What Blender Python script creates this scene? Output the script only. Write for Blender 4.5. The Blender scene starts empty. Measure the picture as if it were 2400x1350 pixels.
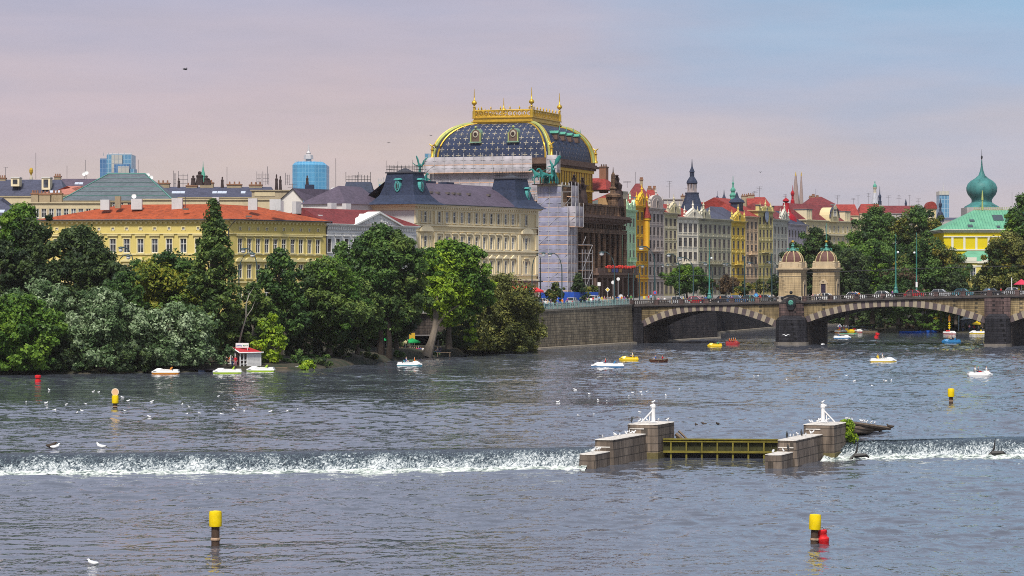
import bpy, bmesh, math, random
import numpy as np
from mathutils import Vector, Matrix
random.seed(7); rng = np.random.default_rng(7)
SC = bpy.context.scene; COL = SC.collection
R = math.radians
# ------------------------------------------------------------------ camera, sky, sun, exposure
F = 6400.0; H = 13.0; HY = 660.0            # focal length in photo pixels, eye height over the upper pool, horizon row
cam = bpy.data.cameras.new('camera'); camo = bpy.data.objects.new('camera', cam); COL.objects.link(camo)
cam.sensor_width = 36; cam.lens = 36 * F / 2400; cam.shift_y = (HY - 675) / 2400
cam.clip_start = 1; cam.clip_end = 20000
camo.location = (0, 0, H); camo.rotation_euler = (R(90), 0, 0); SC.camera = camo
SUN_EL, SUN_AZ = 54, 192                     # degrees; azimuth clockwise from +Y (up the river)
wd = bpy.data.worlds.new("World"); SC.world = wd; wd.use_nodes = True
wt = wd.node_tree; wt.nodes.clear()
def WN(t, **k):
 n = wt.nodes.new(t)
 for a, b in k.items(): setattr(n, a, b)
 return n
wout = WN('ShaderNodeOutputWorld'); wbg = WN('ShaderNodeBackground'); wt.links.new(wbg.outputs[0], wout.inputs[0])
sky = WN('ShaderNodeTexSky', sky_type='NISHITA', sun_disc=False, sun_elevation=R(SUN_EL), sun_rotation=R(SUN_AZ), air_density=1.2, dust_density=3.0)
tc = WN('ShaderNodeTexCoord'); sep = WN('ShaderNodeSeparateXYZ'); wt.links.new(tc.outputs['Generated'], sep.inputs[0])
def wmath(op, a, b=None):
 n = WN('ShaderNodeMath', operation=op)
 for i, s in enumerate((a, b)):
  if s is None: continue
  if isinstance(s, (int, float)): n.inputs[i].default_value = s
  else: wt.links.new(s, n.inputs[i])
 return n.outputs[0]
def wramp(fac, stops):
 n = WN('ShaderNodeValToRGB'); cr = n.color_ramp
 while len(cr.elements) < len(stops): cr.elements.new(.5)
 for e, (p, c) in zip(cr.elements, stops): e.position = p; e.color = (*c, 1)
 wt.links.new(fac, n.inputs[0]); return n.outputs[0]
def wmix(fac, a, b):
 n = WN('ShaderNodeMix', data_type='RGBA')
 if isinstance(fac, (int, float)): n.inputs[0].default_value = fac
 else: wt.links.new(fac, n.inputs[0])
 wt.links.new(a, n.inputs[6]); wt.links.new(b, n.inputs[7]); return n.outputs[2]
mp = WN('ShaderNodeMapping'); mp.inputs['Scale'].default_value = (5, 5, 26); wt.links.new(tc.outputs['Generated'], mp.inputs[0])
nz = WN('ShaderNodeTexNoise'); nz.inputs['Scale'].default_value = 1.0; nz.inputs['Detail'].default_value = 5; nz.inputs['Roughness'].default_value = .5
wt.links.new(mp.outputs[0], nz.inputs['Vector'])
elev = wmath('ADD', sep.outputs[2], wmath('MULTIPLY', wmath('SUBTRACT', nz.outputs[0], .5), .085))
elev = wmath('MULTIPLY', elev, 2.0)          # ramp position = 2 sin(elevation)
clear = wramp(elev, [(0, (.66, .55, .50)), (.07, (.62, .52, .50)), (.13, (.56, .47, .52)), (.21, (.42, .42, .56)), (.42, (.42, .46, .60)), (.9, (.42, .46, .57))])
west = wramp(elev, [(0, (.61, .54, .52)), (.07, (.54, .50, .56)), (.15, (.36, .46, .64)), (.22, (.28, .47, .68)), (.42, (.38, .47, .63)), (.9, (.42, .46, .57))])
mp2 = WN('ShaderNodeMapping'); mp2.inputs['Scale'].default_value = (11, 11, 75); wt.links.new(tc.outputs['Generated'], mp2.inputs[0])
nz2 = WN('ShaderNodeTexNoise'); nz2.inputs['Detail'].default_value = 6; nz2.inputs['Scale'].default_value = 1; nz2.inputs['Roughness'].default_value = .6; wt.links.new(mp2.outputs[0], nz2.inputs['Vector'])
azf = WN('ShaderNodeMapRange'); azf.inputs[1].default_value = -.06; azf.inputs[2].default_value = .2
wt.links.new(wmath('ADD', sep.outputs[0], wmath('MULTIPLY', wmath('SUBTRACT', nz.outputs[0], .5), .25)), azf.inputs[0]); azf.interpolation_type = 'SMOOTHSTEP'
over = wmix(azf.outputs[0], clear, west)
mot = WN('ShaderNodeMix', data_type='RGBA', blend_type='MULTIPLY'); mot.inputs[0].default_value = 1; wt.links.new(over, mot.inputs[6]); wt.links.new(wramp(nz2.outputs[0], [(.3, (.96, .97, .98)), (.5, (1.03, 1.02, 1.02)), (.7, (1.10, 1.07, 1.05))]), mot.inputs[7]); over = mot.outputs[2]
SKY_STRENGTH = .1
sk = WN('ShaderNodeMix', data_type='RGBA', blend_type='MULTIPLY'); sk.inputs[0].default_value = 1
wt.links.new(over, sk.inputs[6]); sk.inputs[7].default_value = (1 / SKY_STRENGTH,) * 3 + (1,)
full = wmix(.88, sky.outputs[0], sk.outputs[2])
wt.links.new(full, wbg.inputs[0]); wbg.inputs[1].default_value = SKY_STRENGTH
sl = bpy.data.lights.new('sun', 'SUN'); sl.energy = 4.4; sl.angle = R(11); sl.color = (1, .95, .87)
so = bpy.data.objects.new('sun', sl); COL.objects.link(so)
az, el = R(SUN_AZ), R(SUN_EL)
sd = Vector((math.sin(az) * math.cos(el), math.cos(az) * math.cos(el), math.sin(el)))
so.rotation_euler = sd.to_track_quat('Z', 'Y').to_euler(); so.location = sd * 300
SC.view_settings.view_transform = 'Standard'; SC.view_settings.look = 'None'; SC.view_settings.exposure = 0.1; SC.view_settings.gamma = 1
SC.cycles.max_bounces = 6; SC.cycles.diffuse_bounces = 3; SC.cycles.glossy_bounces = 3; SC.cycles.transparent_max_bounces = 8
SC.cycles.use_denoising = False; SC.cycles.filter_width = 1.0
# ------------------------------------------------------------------ helpers
def P(px, py, D): return Vector(((px - 1200) / F * D, D, H - (py - HY) / F * D))
def G(px, py, z=0.0):
 D = F * (H - z) / (py - HY); return Vector(((px - 1200) / F * D, D, z))
def XX(px, D): return (px - 1200) / F * D
def ZZ(py, D): return H - (py - HY) / F * D
class MB:
 def __init__(s): s.v = []; s.f = []; s.m = []; s.M = None
 def add(s, vs, fs, mi=0):
  b = len(s.v)
  if s.M is not None: vs = [tuple(s.M @ Vector(p)) for p in vs]
  s.v += [tuple(p) for p in vs]; s.f += [tuple(b + i for i in q) for q in fs]; s.m += [mi] * len(fs)
 def quad(s, a, b, c, d, mi=0): s.add([a, b, c, d], [(0, 1, 2, 3)], mi)
 def poly(s, pts, mi=0): s.add(pts, [tuple(range(len(pts)))], mi)
 def box(s, x0, x1, y0, y1, z0, z1, mi=0):
  s.add([(x0, y0, z0), (x1, y0, z0), (x1, y1, z0), (x0, y1, z0), (x0, y0, z1), (x1, y0, z1), (x1, y1, z1), (x0, y1, z1)],
              [(0, 3, 2, 1), (4, 5, 6, 7), (0, 1, 5, 4), (1, 2, 6, 5), (2, 3, 7, 6), (3, 0, 4, 7)], mi)
 def frustum(s, r0, r1, mi=0, cap=True):
  n = len(r0); s.add(list(r0) + list(r1), [(i, (i + 1) % n, n + (i + 1) % n, n + i) for i in range(n)] + ([tuple(range(n))[::-1], tuple(range(n, 2 * n))] if cap else []), mi)
 def prism(s, prof, y0, y1, mi=0):
  s.frustum([(x, y0, z) for x, z in prof], [(x, y1, z) for x, z in prof], mi)
 def prismx(s, prof, x0, x1, mi=0):
  s.frustum([(x0, y, z) for y, z in prof], [(x1, y, z) for y, z in prof], mi)
 def tube(s, pts, r, n=6, mi=0):
  pts = [Vector(p) for p in pts]; k = len(pts); rs = r if isinstance(r, (list, tuple)) else [r] * k
  vs = []; fs = []
  for i, p in enumerate(pts):
   d = (pts[min(i + 1, k - 1)] - pts[max(i - 1, 0)])
   d = d.normalized() if d.length > 1e-9 else Vector((0, 0, 1))
   a = d.cross(Vector((0, 0, 1)) if abs(d.z) < .9 else Vector((1, 0, 0))).normalized(); b = d.cross(a)
   for j in range(n):
    t = 2 * math.pi * j / n; vs.append(tuple(p + (a * math.cos(t) + b * math.sin(t)) * rs[i]))
  for i in range(k - 1):
   for j in range(n): fs.append((i * n + j, i * n + (j + 1) % n, (i + 1) * n + (j + 1) % n, (i + 1) * n + j))
  fs += [tuple(range(n))[::-1], tuple(range((k - 1) * n, k * n))]
  s.add(vs, fs, mi)
 def lathe(s, prof, n=12, c=(0, 0, 0), mi=0, rot=0):
  vs = []; fs = []; k = len(prof)
  for r, z in prof:
   for j in range(n):
    t = 2 * math.pi * j / n + rot; vs.append((c[0] + r * math.cos(t), c[1] + r * math.sin(t), c[2] + z))
  for i in range(k - 1):
   for j in range(n): fs.append((i * n + j, i * n + (j + 1) % n, (i + 1) * n + (j + 1) % n, (i + 1) * n + j))
  fs += [tuple(range(n))[::-1], tuple(range((k - 1) * n, k * n))]
  s.add(vs, fs, mi)
 def ball(s, c, r, mi=0, n=8, m=6, sz=1.0):
  s.lathe([(max(1e-3, r * math.sin(math.pi * i / m)), -r * sz * math.cos(math.pi * i / m)) for i in range(m + 1)], n, c, mi)
 def grid(s, pts, mi=0):
  h = len(pts); w = len(pts[0])
  s.add([p for r in pts for p in r], [(i * w + j, i * w + j + 1, (i + 1) * w + j + 1, (i + 1) * w + j) for i in range(h - 1) for j in range(w - 1)], mi)
 def mesh(s, name, mats, smooth=False):
  me = bpy.data.meshes.new(name); me.from_pydata(s.v, [], s.f)
  for m in (mats if isinstance(mats, (list, tuple)) else [mats]): me.materials.append(m)
  me.polygons.foreach_set('material_index', s.m)
  bm = bmesh.new(); bm.from_mesh(me); bmesh.ops.recalc_face_normals(bm, faces=bm.faces); bm.to_mesh(me); bm.free()
  if smooth:
   me.polygons.foreach_set('use_smooth', [True] * len(me.polygons)); me.set_sharp_from_angle(angle=R(42))
  me.update(); return me
 def build(s, name, mats, parent=None, smooth=False, loc=None, rz=0):
  return link(name, s.mesh(name, mats, smooth), parent, loc, rz)
def link(name, data, parent=None, loc=None, rz=0):
 o = bpy.data.objects.new(name, data); COL.objects.link(o)
 if parent is not None: o.parent = parent
 if loc is not None: o.location = loc
 if rz: o.rotation_euler = (0, 0, rz)
 return o
def tag(o, label=None, cat=None, group=None, kind=None):
 if label: o['label'] = label
 if cat: o['category'] = cat
 if group: o['group'] = group
 if kind: o['kind'] = kind
 return o
def thing(name, label, cat, loc=(0, 0, 0), rz=0, group=None):
 o = link(name, None, None, loc, rz); o.empty_display_size = .5
 return tag(o, label, cat, group)
def kids(o): return [c for c in KID.get(o.name, [])]
KID = {}
def copy_tree(o, parent=None):
 c = o.copy(); COL.objects.link(c)
 if parent is not None: c.parent = parent
 for ch in list(o.children): copy_tree(ch, c)
 return c
def place(proto, used, loc, rz=0, scale=None, label=None, group=None):
 o = proto if not used else copy_tree(proto)
 used.append(1); o.location = loc; o.rotation_euler = (0, 0, rz)
 if scale: o.scale = (scale,) * 3 if not isinstance(scale, tuple) else scale
 if label: o['label'] = label
 if group: o['group'] = group
 return o
# ------------------------------------------------------------------ materials
MC = {}
def newmat(name):
 m = bpy.data.materials.new(name); m.use_nodes = True
 return m, m.node_tree, m.node_tree.nodes['Principled BSDF']
def nd(t, kind, **k):
 n = t.nodes.new(kind)
 for a, b in k.items():
  if a.startswith('i_'): n.inputs[a[2:].replace('_', ' ')].default_value = b
  else: setattr(n, a, b)
 return n
def posmap(t, scale, src='pos'):
 m = nd(t, 'ShaderNodeMapping'); m.inputs['Scale'].default_value = scale if isinstance(scale, tuple) else (scale,) * 3
 if src == 'pos': g = nd(t, 'ShaderNodeNewGeometry'); t.links.new(g.outputs['Position'], m.inputs[0])
 else: g = nd(t, 'ShaderNodeTexCoord'); t.links.new(g.outputs['Object'], m.inputs[0])
 return m.outputs[0]
def ramp(t, fac, stops):
 n = t.nodes.new('ShaderNodeValToRGB'); cr = n.color_ramp
 while len(cr.elements) < len(stops): cr.elements.new(.5)
 for e, (p, c) in zip(cr.elements, stops): e.position = p; e.color = (*c, 1) if len(c) == 3 else c
 t.links.new(fac, n.inputs[0]); return n.outputs[0]
def mul(c, k): return tuple(min(1, x * k) for x in c)
def mat(name, col, rough=.8, var=.18, scale=.35, metal=0.0, streak=True, bump=0.0, src='pos', spec=.15):
 if name in MC: return MC[name]
 m, t, b = newmat(name); MC[name] = m
 b.inputs['Roughness'].default_value = rough; b.inputs['Metallic'].default_value = metal; b.inputs['Specular IOR Level'].default_value = spec
 n1 = nd(t, 'ShaderNodeTexNoise', i_Scale=1.0, i_Detail=6.0, i_Roughness=.65)
 t.links.new(posmap(t, (scale, scale, scale * (.35 if streak else 1)), src), n1.inputs['Vector'])
 n2 = nd(t, 'ShaderNodeTexNoise', i_Scale=1.0, i_Detail=2.0)
 t.links.new(posmap(t, scale * 7, src), n2.inputs['Vector'])
 a = nd(t, 'ShaderNodeMath', operation='ADD'); t.links.new(n1.outputs[0], a.inputs[0])
 mm = nd(t, 'ShaderNodeMath', operation='MULTIPLY'); mm.inputs[1].default_value = .4; t.links.new(n2.outputs[0], mm.inputs[0]); t.links.new(mm.outputs[0], a.inputs[1])
 c = ramp(t, a.outputs[0], [(.42, mul(col, 1 - 1.6 * var)), (.62, mul(col, 1 - .2 * var)), (.95, mul(col, 1 + .9 * var))])
 t.links.new(c, b.inputs['Base Color'])
 if bump:
  bp = nd(t, 'ShaderNodeBump', i_Strength=bump, i_Distance=.1); t.links.new(n2.outputs[0], bp.inputs['Height']); t.links.new(bp.outputs[0], b.inputs['Normal'])
 return m
def glass(name='window_glass', col=(.03, .035, .045)):
 if name in MC: return MC[name]
 m, t, b = newmat(name); MC[name] = m
 v = nd(t, 'ShaderNodeTexNoise', i_Scale=1.0, i_Detail=1.0); t.links.new(posmap(t, .45), v.inputs['Vector'])
 t.links.new(ramp(t, v.outputs[0], [(.35, mul(col, .6)), (.55, col), (.72, mul(col, 4))]), b.inputs['Base Color'])
 b.inputs['Roughness'].default_value = .12; return m
def stone(name, c1, c2, mortar, bw=1.1, bh=.45, rot=0.0, var=.5, rough=.9, stain=.5):
 if name in MC: return MC[name]
 m, t, b = newmat(name); MC[name] = m; b.inputs['Roughness'].default_value = rough; b.inputs['Specular IOR Level'].default_value = .2
 g = nd(t, 'ShaderNodeNewGeometry'); mp_ = nd(t, 'ShaderNodeMapping'); mp_.inputs['Rotation'].default_value = (0, 0, rot); t.links.new(g.outputs['Position'], mp_.inputs[0])
 s = nd(t, 'ShaderNodeSeparateXYZ'); t.links.new(mp_.outputs[0], s.inputs[0])
 ad = nd(t, 'ShaderNodeMath', operation='ADD'); t.links.new(s.outputs[0], ad.inputs[0]); t.links.new(s.outputs[1], ad.inputs[1])
 cb = nd(t, 'ShaderNodeCombineXYZ'); t.links.new(ad.outputs[0], cb.inputs[0]); t.links.new(s.outputs[2], cb.inputs[1])
 br = nd(t, 'ShaderNodeTexBrick', i_Scale=1.0); br.inputs['Brick Width'].default_value = bw; br.inputs['Row Height'].default_value = bh
 br.inputs['Mortar Size'].default_value = .035; br.inputs['Bias'].default_value = -.1; br.offset = .5
 br.inputs['Color1'].default_value = (*c1, 1); br.inputs['Color2'].default_value = (*c2, 1); br.inputs['Mortar'].default_value = (*mortar, 1)
 t.links.new(cb.outputs[0], br.inputs['Vector'])
 n1 = nd(t, 'ShaderNodeTexNoise', i_Scale=1.0, i_Detail=5.0, i_Roughness=.65); t.links.new(posmap(t, (.25, .25, .1)), n1.inputs['Vector'])
 mx = nd(t, 'ShaderNodeMix', data_type='RGBA', blend_type='MULTIPLY'); mx.inputs[0].default_value = 1
 t.links.new(br.outputs[0], mx.inputs[6]); t.links.new(ramp(t, n1.outputs[0], [(.32, (1 - stain,) * 3), (.6, (1, 1, 1)), (.75, (1.35, 1.3, 1.2))]), mx.inputs[7])
 n3 = nd(t, 'ShaderNodeTexNoise', i_Scale=1.0, i_Detail=4.0, i_Roughness=.7); t.links.new(posmap(t, (2.2, 2.2, .22)), n3.inputs['Vector'])
 m2 = nd(t, 'ShaderNodeMix', data_type='RGBA', blend_type='MULTIPLY'); m2.inputs[0].default_value = min(1, stain + .15); t.links.new(mx.outputs[2], m2.inputs[6]); t.links.new(ramp(t, n3.outputs[0], [(.36, (.35, .34, .34)), (.52, (.95, .95, .95)), (.7, (1.5, 1.45, 1.35))]), m2.inputs[7])
 t.links.new(m2.outputs[2], b.inputs['Base Color'])
 bp = nd(t, 'ShaderNodeBump', i_Strength=.5, i_Distance=.08); t.links.new(br.outputs[0], bp.inputs['Height']); t.links.new(bp.outputs[0], b.inputs['Normal'])
 return m
def tiles(name, col, row=.35, var=.35, rough=.75, seam=0.0):
 if name in MC: return MC[name]
 m, t, b = newmat(name); MC[name] = m; b.inputs['Roughness'].default_value = rough; b.inputs['Specular IOR Level'].default_value = .3
 n1 = nd(t, 'ShaderNodeTexNoise', i_Scale=1.0, i_Detail=8.0, i_Roughness=.75); t.links.new(posmap(t, .3), n1.inputs['Vector'])
 vo = nd(t, 'ShaderNodeTexVoronoi', i_Scale=1.0); t.links.new(posmap(t, (2.0, 2.0, 3.5)), vo.inputs['Vector'])
 sx = nd(t, 'ShaderNodeSeparateColor'); t.links.new(vo.outputs['Color'], sx.inputs[0])
 mm = nd(t, 'ShaderNodeMath', operation='MULTIPLY_ADD'); t.links.new(sx.outputs[0], mm.inputs[0]); mm.inputs[1].default_value = .35; t.links.new(n1.outputs[0], mm.inputs[2])
 c = ramp(t, mm.outputs[0], [(.4, mul(col, 1 - var)), (.68, col), (1.0, mul(col, 1 + var))])
 w = nd(t, 'ShaderNodeTexWave', bands_direction='Z', wave_profile='SAW', i_Scale=1 / (row * 6.28) * 3.14, i_Distortion=.4); t.links.new(posmap(t, 1.0), w.inputs['Vector'])
 mx = nd(t, 'ShaderNodeMix', data_type='RGBA', blend_type='MULTIPLY'); mx.inputs[0].default_value = .5
 t.links.new(c, mx.inputs[6]); t.links.new(ramp(t, w.outputs[0], [(0, (.55, .55, .55)), (.3, (1, 1, 1)), (1, (1.1, 1.1, 1.1))]), mx.inputs[7])
 t.links.new(mx.outputs[2], b.inputs['Base Color'])
 bp = nd(t, 'ShaderNodeBump', i_Strength=.4, i_Distance=.08); t.links.new(w.outputs[0], bp.inputs['Height']); t.links.new(bp.outputs[0], b.inputs['Normal'])
 return m
def paint(name, col, rough=.45, var=.06, metal=0.0):
 return mat(name, col, rough, var, .8, metal, False, spec=.5)
# ------------------------------------------------------------------ river, weir, banks, city ground
from mathutils import noise as MN
def fbm(x, y, z=0.0, o=4): return MN.fractal(Vector((x, y, z)), 1.0, 2.0, o)
DV = Vector((.342, .940, 0)); CV = Vector((.940, -.342, 0))     # upstream and across the river
def water_mat(name, base=(.075, .085, .11), rip=1.0):
 m, t, b = newmat(name)
 b.inputs['Base Color'].default_value = (*base, 1); b.inputs['IOR'].default_value = 1.5; b.inputs['Specular IOR Level'].default_value = .5
 big = nd(t, 'ShaderNodeTexNoise', i_Scale=1.0, i_Detail=3.0, i_Roughness=.55, i_Distortion=.6); t.links.new(posmap(t, (.012, .055, .05)), big.inputs['Vector'])
 calm = nd(t, 'ShaderNodeMapRange'); calm.inputs[1].default_value = .36; calm.inputs[2].default_value = .56; calm.inputs[3].default_value = .3; calm.inputs[4].default_value = 1.0
 t.links.new(big.outputs[0], calm.inputs[0])
 hs = None
 for sc, amp in (((.7, .26, .5), .14), ((1.6, .62, .6), .11), ((3.6, 1.6, 1), .04)):
  n = nd(t, 'ShaderNodeTexNoise', i_Scale=1.0, i_Detail=2.0, i_Roughness=.5, i_Distortion=.25); t.links.new(posmap(t, sc), n.inputs['Vector'])
  k = nd(t, 'ShaderNodeMath', operation='MULTIPLY'); k.inputs[1].default_value = amp * rip; t.links.new(n.outputs[0], k.inputs[0])
  if hs is None: hs = k.outputs[0]
  else:
   a = nd(t, 'ShaderNodeMath', operation='ADD'); t.links.new(hs, a.inputs[0]); t.links.new(k.outputs[0], a.inputs[1]); hs = a.outputs[0]
 k = nd(t, 'ShaderNodeMath', operation='MULTIPLY'); t.links.new(hs, k.inputs[0]); t.links.new(calm.outputs[0], k.inputs[1])
 bp = nd(t, 'ShaderNodeBump', i_Strength=1.0, i_Distance=1.0); t.links.new(k.outputs[0], bp.inputs['Height']); t.links.new(bp.outputs[0], b.inputs['Normal'])
 b.inputs['Roughness'].default_value = .05
 return m
WATER = water_mat('river_water')
crest = [(-140, 198), (-60, 205), (-38.7, 206.5), (-16, 209), (6.3, 214.6), (12.2, 220.6), (23.5, 219.3), (26.6, 222.4), (43, 229), (80, 246)]
wr = np.random.default_rng(11); NW = 56
wl_ = np.exp(wr.uniform(np.log(.9), np.log(7.0), NW)); wdir = R(-90) + wr.normal(0, .75, NW); wk = 2 * np.pi / wl_; wph = wr.uniform(0, 6.28, NW); wa = .125 * np.sqrt(2 / NW) / wk * (1.1 - .4 * (wl_ > 3.5))
def waves(x, y):
 h = np.zeros_like(x)
 for a, k, d, p in zip(wa, wk, wdir, wph): h += a * np.sin(k * (np.cos(d) * x + np.sin(d) * y) + p)
 q = np.sin(x * .021 + .9 * np.sin(y * .03 + 1)) + np.sin(y * .071 + 1.3 * np.sin(x * .045) + 2) + .7 * np.sin(y * .16 + x * .06 + 1.5 * np.sin(x * .03))
 return h * np.clip(.72 + .26 * q, .22, 1.15)
def pool(name, z, ylo, yhi, nr, nc, half, fade0, fade1):
 u = np.linspace(-half, half, nc)[None, :]; y0 = ylo(u); y1 = yhi(u); t = np.linspace(0, 1, nr)[:, None]; Y = y0 * (y1 / y0) ** t; X = u * Y
 fd = np.clip((Y - y0) / fade0, 0, 1) * np.clip((y1 - Y) / fade1, 0, 1); Z = z + waves(X, Y) * fd
 co = np.stack([X, Y, Z], 2).reshape(-1, 3).astype('f'); a = (np.arange(nr - 1)[:, None] * nc + np.arange(nc - 1)[None, :]).ravel(); fs = np.stack([a, a + 1, a + nc + 1, a + nc], 1).astype('i')
 me = bpy.data.meshes.new(name); me.vertices.add(len(co)); me.vertices.foreach_set('co', co.ravel()); me.loops.add(fs.size); me.loops.foreach_set('vertex_index', fs.ravel()); me.polygons.add(len(fs)); me.polygons.foreach_set('loop_start', np.arange(0, fs.size, 4, dtype='i')); me.polygons.foreach_set('loop_total', np.full(len(fs), 4, 'i'))
 me.polygons.foreach_set('use_smooth', np.ones(len(fs), bool)); me.update(calc_edges=True); me.materials.append(WATER); tag(link(name, me), kind='structure')
ca = np.array([x / y for x, y in crest]); cy_ = np.array([y for x, y in crest], float); cyf = lambda u: np.interp(u, ca, cy_)
pool('river_water', 0, cyf, lambda u: 640 + 0 * u, 620, 820, .30, 7.0, 30.0)
pool('lower_river_water', -1.2, lambda u: 110 + 0 * u, lambda u: cyf(u) + .6, 460, 760, .30, 1.0, 5.0)
mb = MB(); mb.quad((-192, 640, 0), (192, 640, 0), (640, 1700, 0), (-640, 1700, 0)); tag(mb.build('far_river_water', WATER), kind='structure')
def weir_mat():
 m, t, b = newmat('weir_water')
 u = nd(t, 'ShaderNodeUVMap'); u.uv_map = 'slope'
 s = nd(t, 'ShaderNodeSeparateXYZ'); t.links.new(u.outputs[0], s.inputs[0])
 mpn = nd(t, 'ShaderNodeMapping'); mpn.inputs['Scale'].default_value = (4.2, 11.0, 1); t.links.new(u.outputs[0], mpn.inputs[0])
 n = nd(t, 'ShaderNodeTexNoise', i_Scale=1.0, i_Detail=7.0, i_Roughness=.75, i_Distortion=1.2); t.links.new(mpn.outputs[0], n.inputs['Vector'])
 mpl = nd(t, 'ShaderNodeMapping'); mpl.inputs['Scale'].default_value = (.35, 1.2, 1); t.links.new(u.outputs[0], mpl.inputs[0])
 n2 = nd(t, 'ShaderNodeTexNoise', i_Scale=1.0, i_Detail=2.0); t.links.new(mpl.outputs[0], n2.inputs['Vector'])
 a = nd(t, 'ShaderNodeMath', operation='MULTIPLY_ADD'); t.links.new(s.outputs[1], a.inputs[0]); a.inputs[1].default_value = .2; t.links.new(n.outputs[0], a.inputs[2])
 a2 = nd(t, 'ShaderNodeMath', operation='MULTIPLY_ADD'); t.links.new(n2.outputs[0], a2.inputs[0]); a2.inputs[1].default_value = .28; t.links.new(a.outputs[0], a2.inputs[2])
 near = nd(t, 'ShaderNodeMapRange'); near.inputs[1].default_value = .02; near.inputs[2].default_value = .14; t.links.new(s.outputs[1], near.inputs[0])
 f = nd(t, 'ShaderNodeMapRange'); f.inputs[1].default_value = .66; f.inputs[2].default_value = .86; t.links.new(a2.outputs[0], f.inputs[0])
 k = nd(t, 'ShaderNodeMath', operation='MULTIPLY'); t.links.new(f.outputs[0], k.inputs[0]); t.links.new(near.outputs[0], k.inputs[1])
 c = ramp(t, k.outputs[0], [(0, (.012, .02, .026)), (.35, (.10, .14, .16)), (1, (.74, .78, .77))]); t.links.new(c, b.inputs['Base Color'])
 rr = nd(t, 'ShaderNodeMapRange'); rr.inputs[3].default_value = .1; rr.inputs[4].default_value = .8; t.links.new(k.outputs[0], rr.inputs[0]); t.links.new(rr.outputs[0], b.inputs['Roughness'])
 bp = nd(t, 'ShaderNodeBump', i_Strength=.8, i_Distance=.25); t.links.new(n.outputs[0], bp.inputs['Height']); t.links.new(bp.outputs[0], b.inputs['Normal'])
 b.inputs['IOR'].default_value = 1.33
 return m
def foam_mat():
 m, t, b = newmat('white_foam'); b.inputs['Roughness'].default_value = .9
 n = nd(t, 'ShaderNodeTexNoise', i_Scale=1.0, i_Detail=6.0, i_Roughness=.7); t.links.new(posmap(t, (1.6, 3.0, 3)), n.inputs['Vector'])
 t.links.new(ramp(t, n.outputs[0], [(.40, (.08, .11, .11)), (.5, (.45, .5, .46)), (.62, (.85, .87, .84))]), b.inputs['Base Color']); return m
WEIR = weir_mat(); FOAM = foam_mat()
def lerp(a, b, t): return a + (b - a) * t
def along(pts, step):
 out = []
 for (a, b) in zip(pts, pts[1:]):
  L = (Vector(b[0]) - Vector(a[0])).length; n = max(1, int(L / step))
  for i in range(n): out.append((Vector(a[0]).lerp(Vector(b[0]), i / n), Vector(a[1]).lerp(Vector(b[1]), i / n)))
 out.append((Vector(pts[-1][0]), Vector(pts[-1][1]))); return out
def weir(pairs, seed, label):
 cols = along(pairs, .22); nr = 22; vs = []; uv = []; u = 0
 for i, (c, f) in enumerate(cols):
  if i: u += (c - cols[i - 1][0]).length
  for j in range(nr):
   t = j / (nr - 1); p = c.lerp(f, t)
   z = .012 + (-1.24 - .012) * (3 * t * t - 2 * t ** 3) * .5 + (-1.24) * t * .5
   a = min(1, max(0, (t - .08) * 2)) * (1 - .3 * t)
   z += a * (.16 * fbm(p.x * .9 + seed, p.y * 1.6, 0, 3) + .07 * fbm(p.x * 3.1, p.y * 3.4 + seed, 1, 2))
   vs.append((p.x, p.y, z)); uv.append((u, t))
 me = bpy.data.meshes.new('weir_water'); W = nr
 fs = [(i * W + j, i * W + j + 1, (i + 1) * W + j + 1, (i + 1) * W + j) for i in range(len(cols) - 1) for j in range(nr - 1)]
 me.from_pydata(vs, [], fs); me.materials.append(WEIR)
 l = me.uv_layers.new(name='slope')
 ix = np.zeros(len(me.loops), 'i'); me.loops.foreach_get('vertex_index', ix)
 l.data.foreach_set('uv', np.array(uv, 'f')[ix].ravel()); me.polygons.foreach_set('use_smooth', [True] * len(me.polygons))
 o = link('weir_water', me); tag(o, label, 'weir', kind='structure')
 vs = []; nr = 11
 for i, (c, f) in enumerate(cols):
  d = (f - c).normalized()
  w = 1.15 + .9 * fbm(f.x * .25, seed, 3, 3)
  for j in range(nr):
   t = j / (nr - 1); p = f + Vector((d.x, d.y)) * (t * w * 1.5 - .9)
   z = -1.2 + .20 * (1 - t) ** .8 - .16 * t + .17 * fbm(p.x * 1.1 + seed, p.y * 1.3, 5, 3) + .1 * fbm(p.x * 3.7, p.y * 3.3, 2, 2) * (1 - .5 * t)
   vs.append((p.x, p.y, z))
 me = bpy.data.meshes.new('white_foam'); me.from_pydata(vs, [], [(i * nr + j, i * nr + j + 1, (i + 1) * nr + j + 1, (i + 1) * nr + j) for i in range(len(cols) - 1) for j in range(nr - 1)])
 me.materials.append(FOAM); me.polygons.foreach_set('use_smooth', [True] * len(me.polygons))
 tag(link('white_foam', me), label.replace('water sliding down', 'white foam boiling at the foot of'), 'foam', kind='stuff')
weir([((-100, 201.5), (-100, 195)), ((-60, 205), (-60, 198.6)), ((-38.7, 206.5), (-38.7, 200.4)), ((-16, 209), (-16, 202.2)), ((6.6, 214.7), (5.6, 206.6))], 3.1, 'dark water sliding down the long weir left of the stone piers')
weir([((25.9, 221.6), (24.5, 216.5)), ((28, 223.4), (27, 218.6)), ((43, 229), (41.4, 220.8)), ((80, 246), (76, 236))], 8.7, 'dark water sliding down the short weir right of the stone piers')
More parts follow.
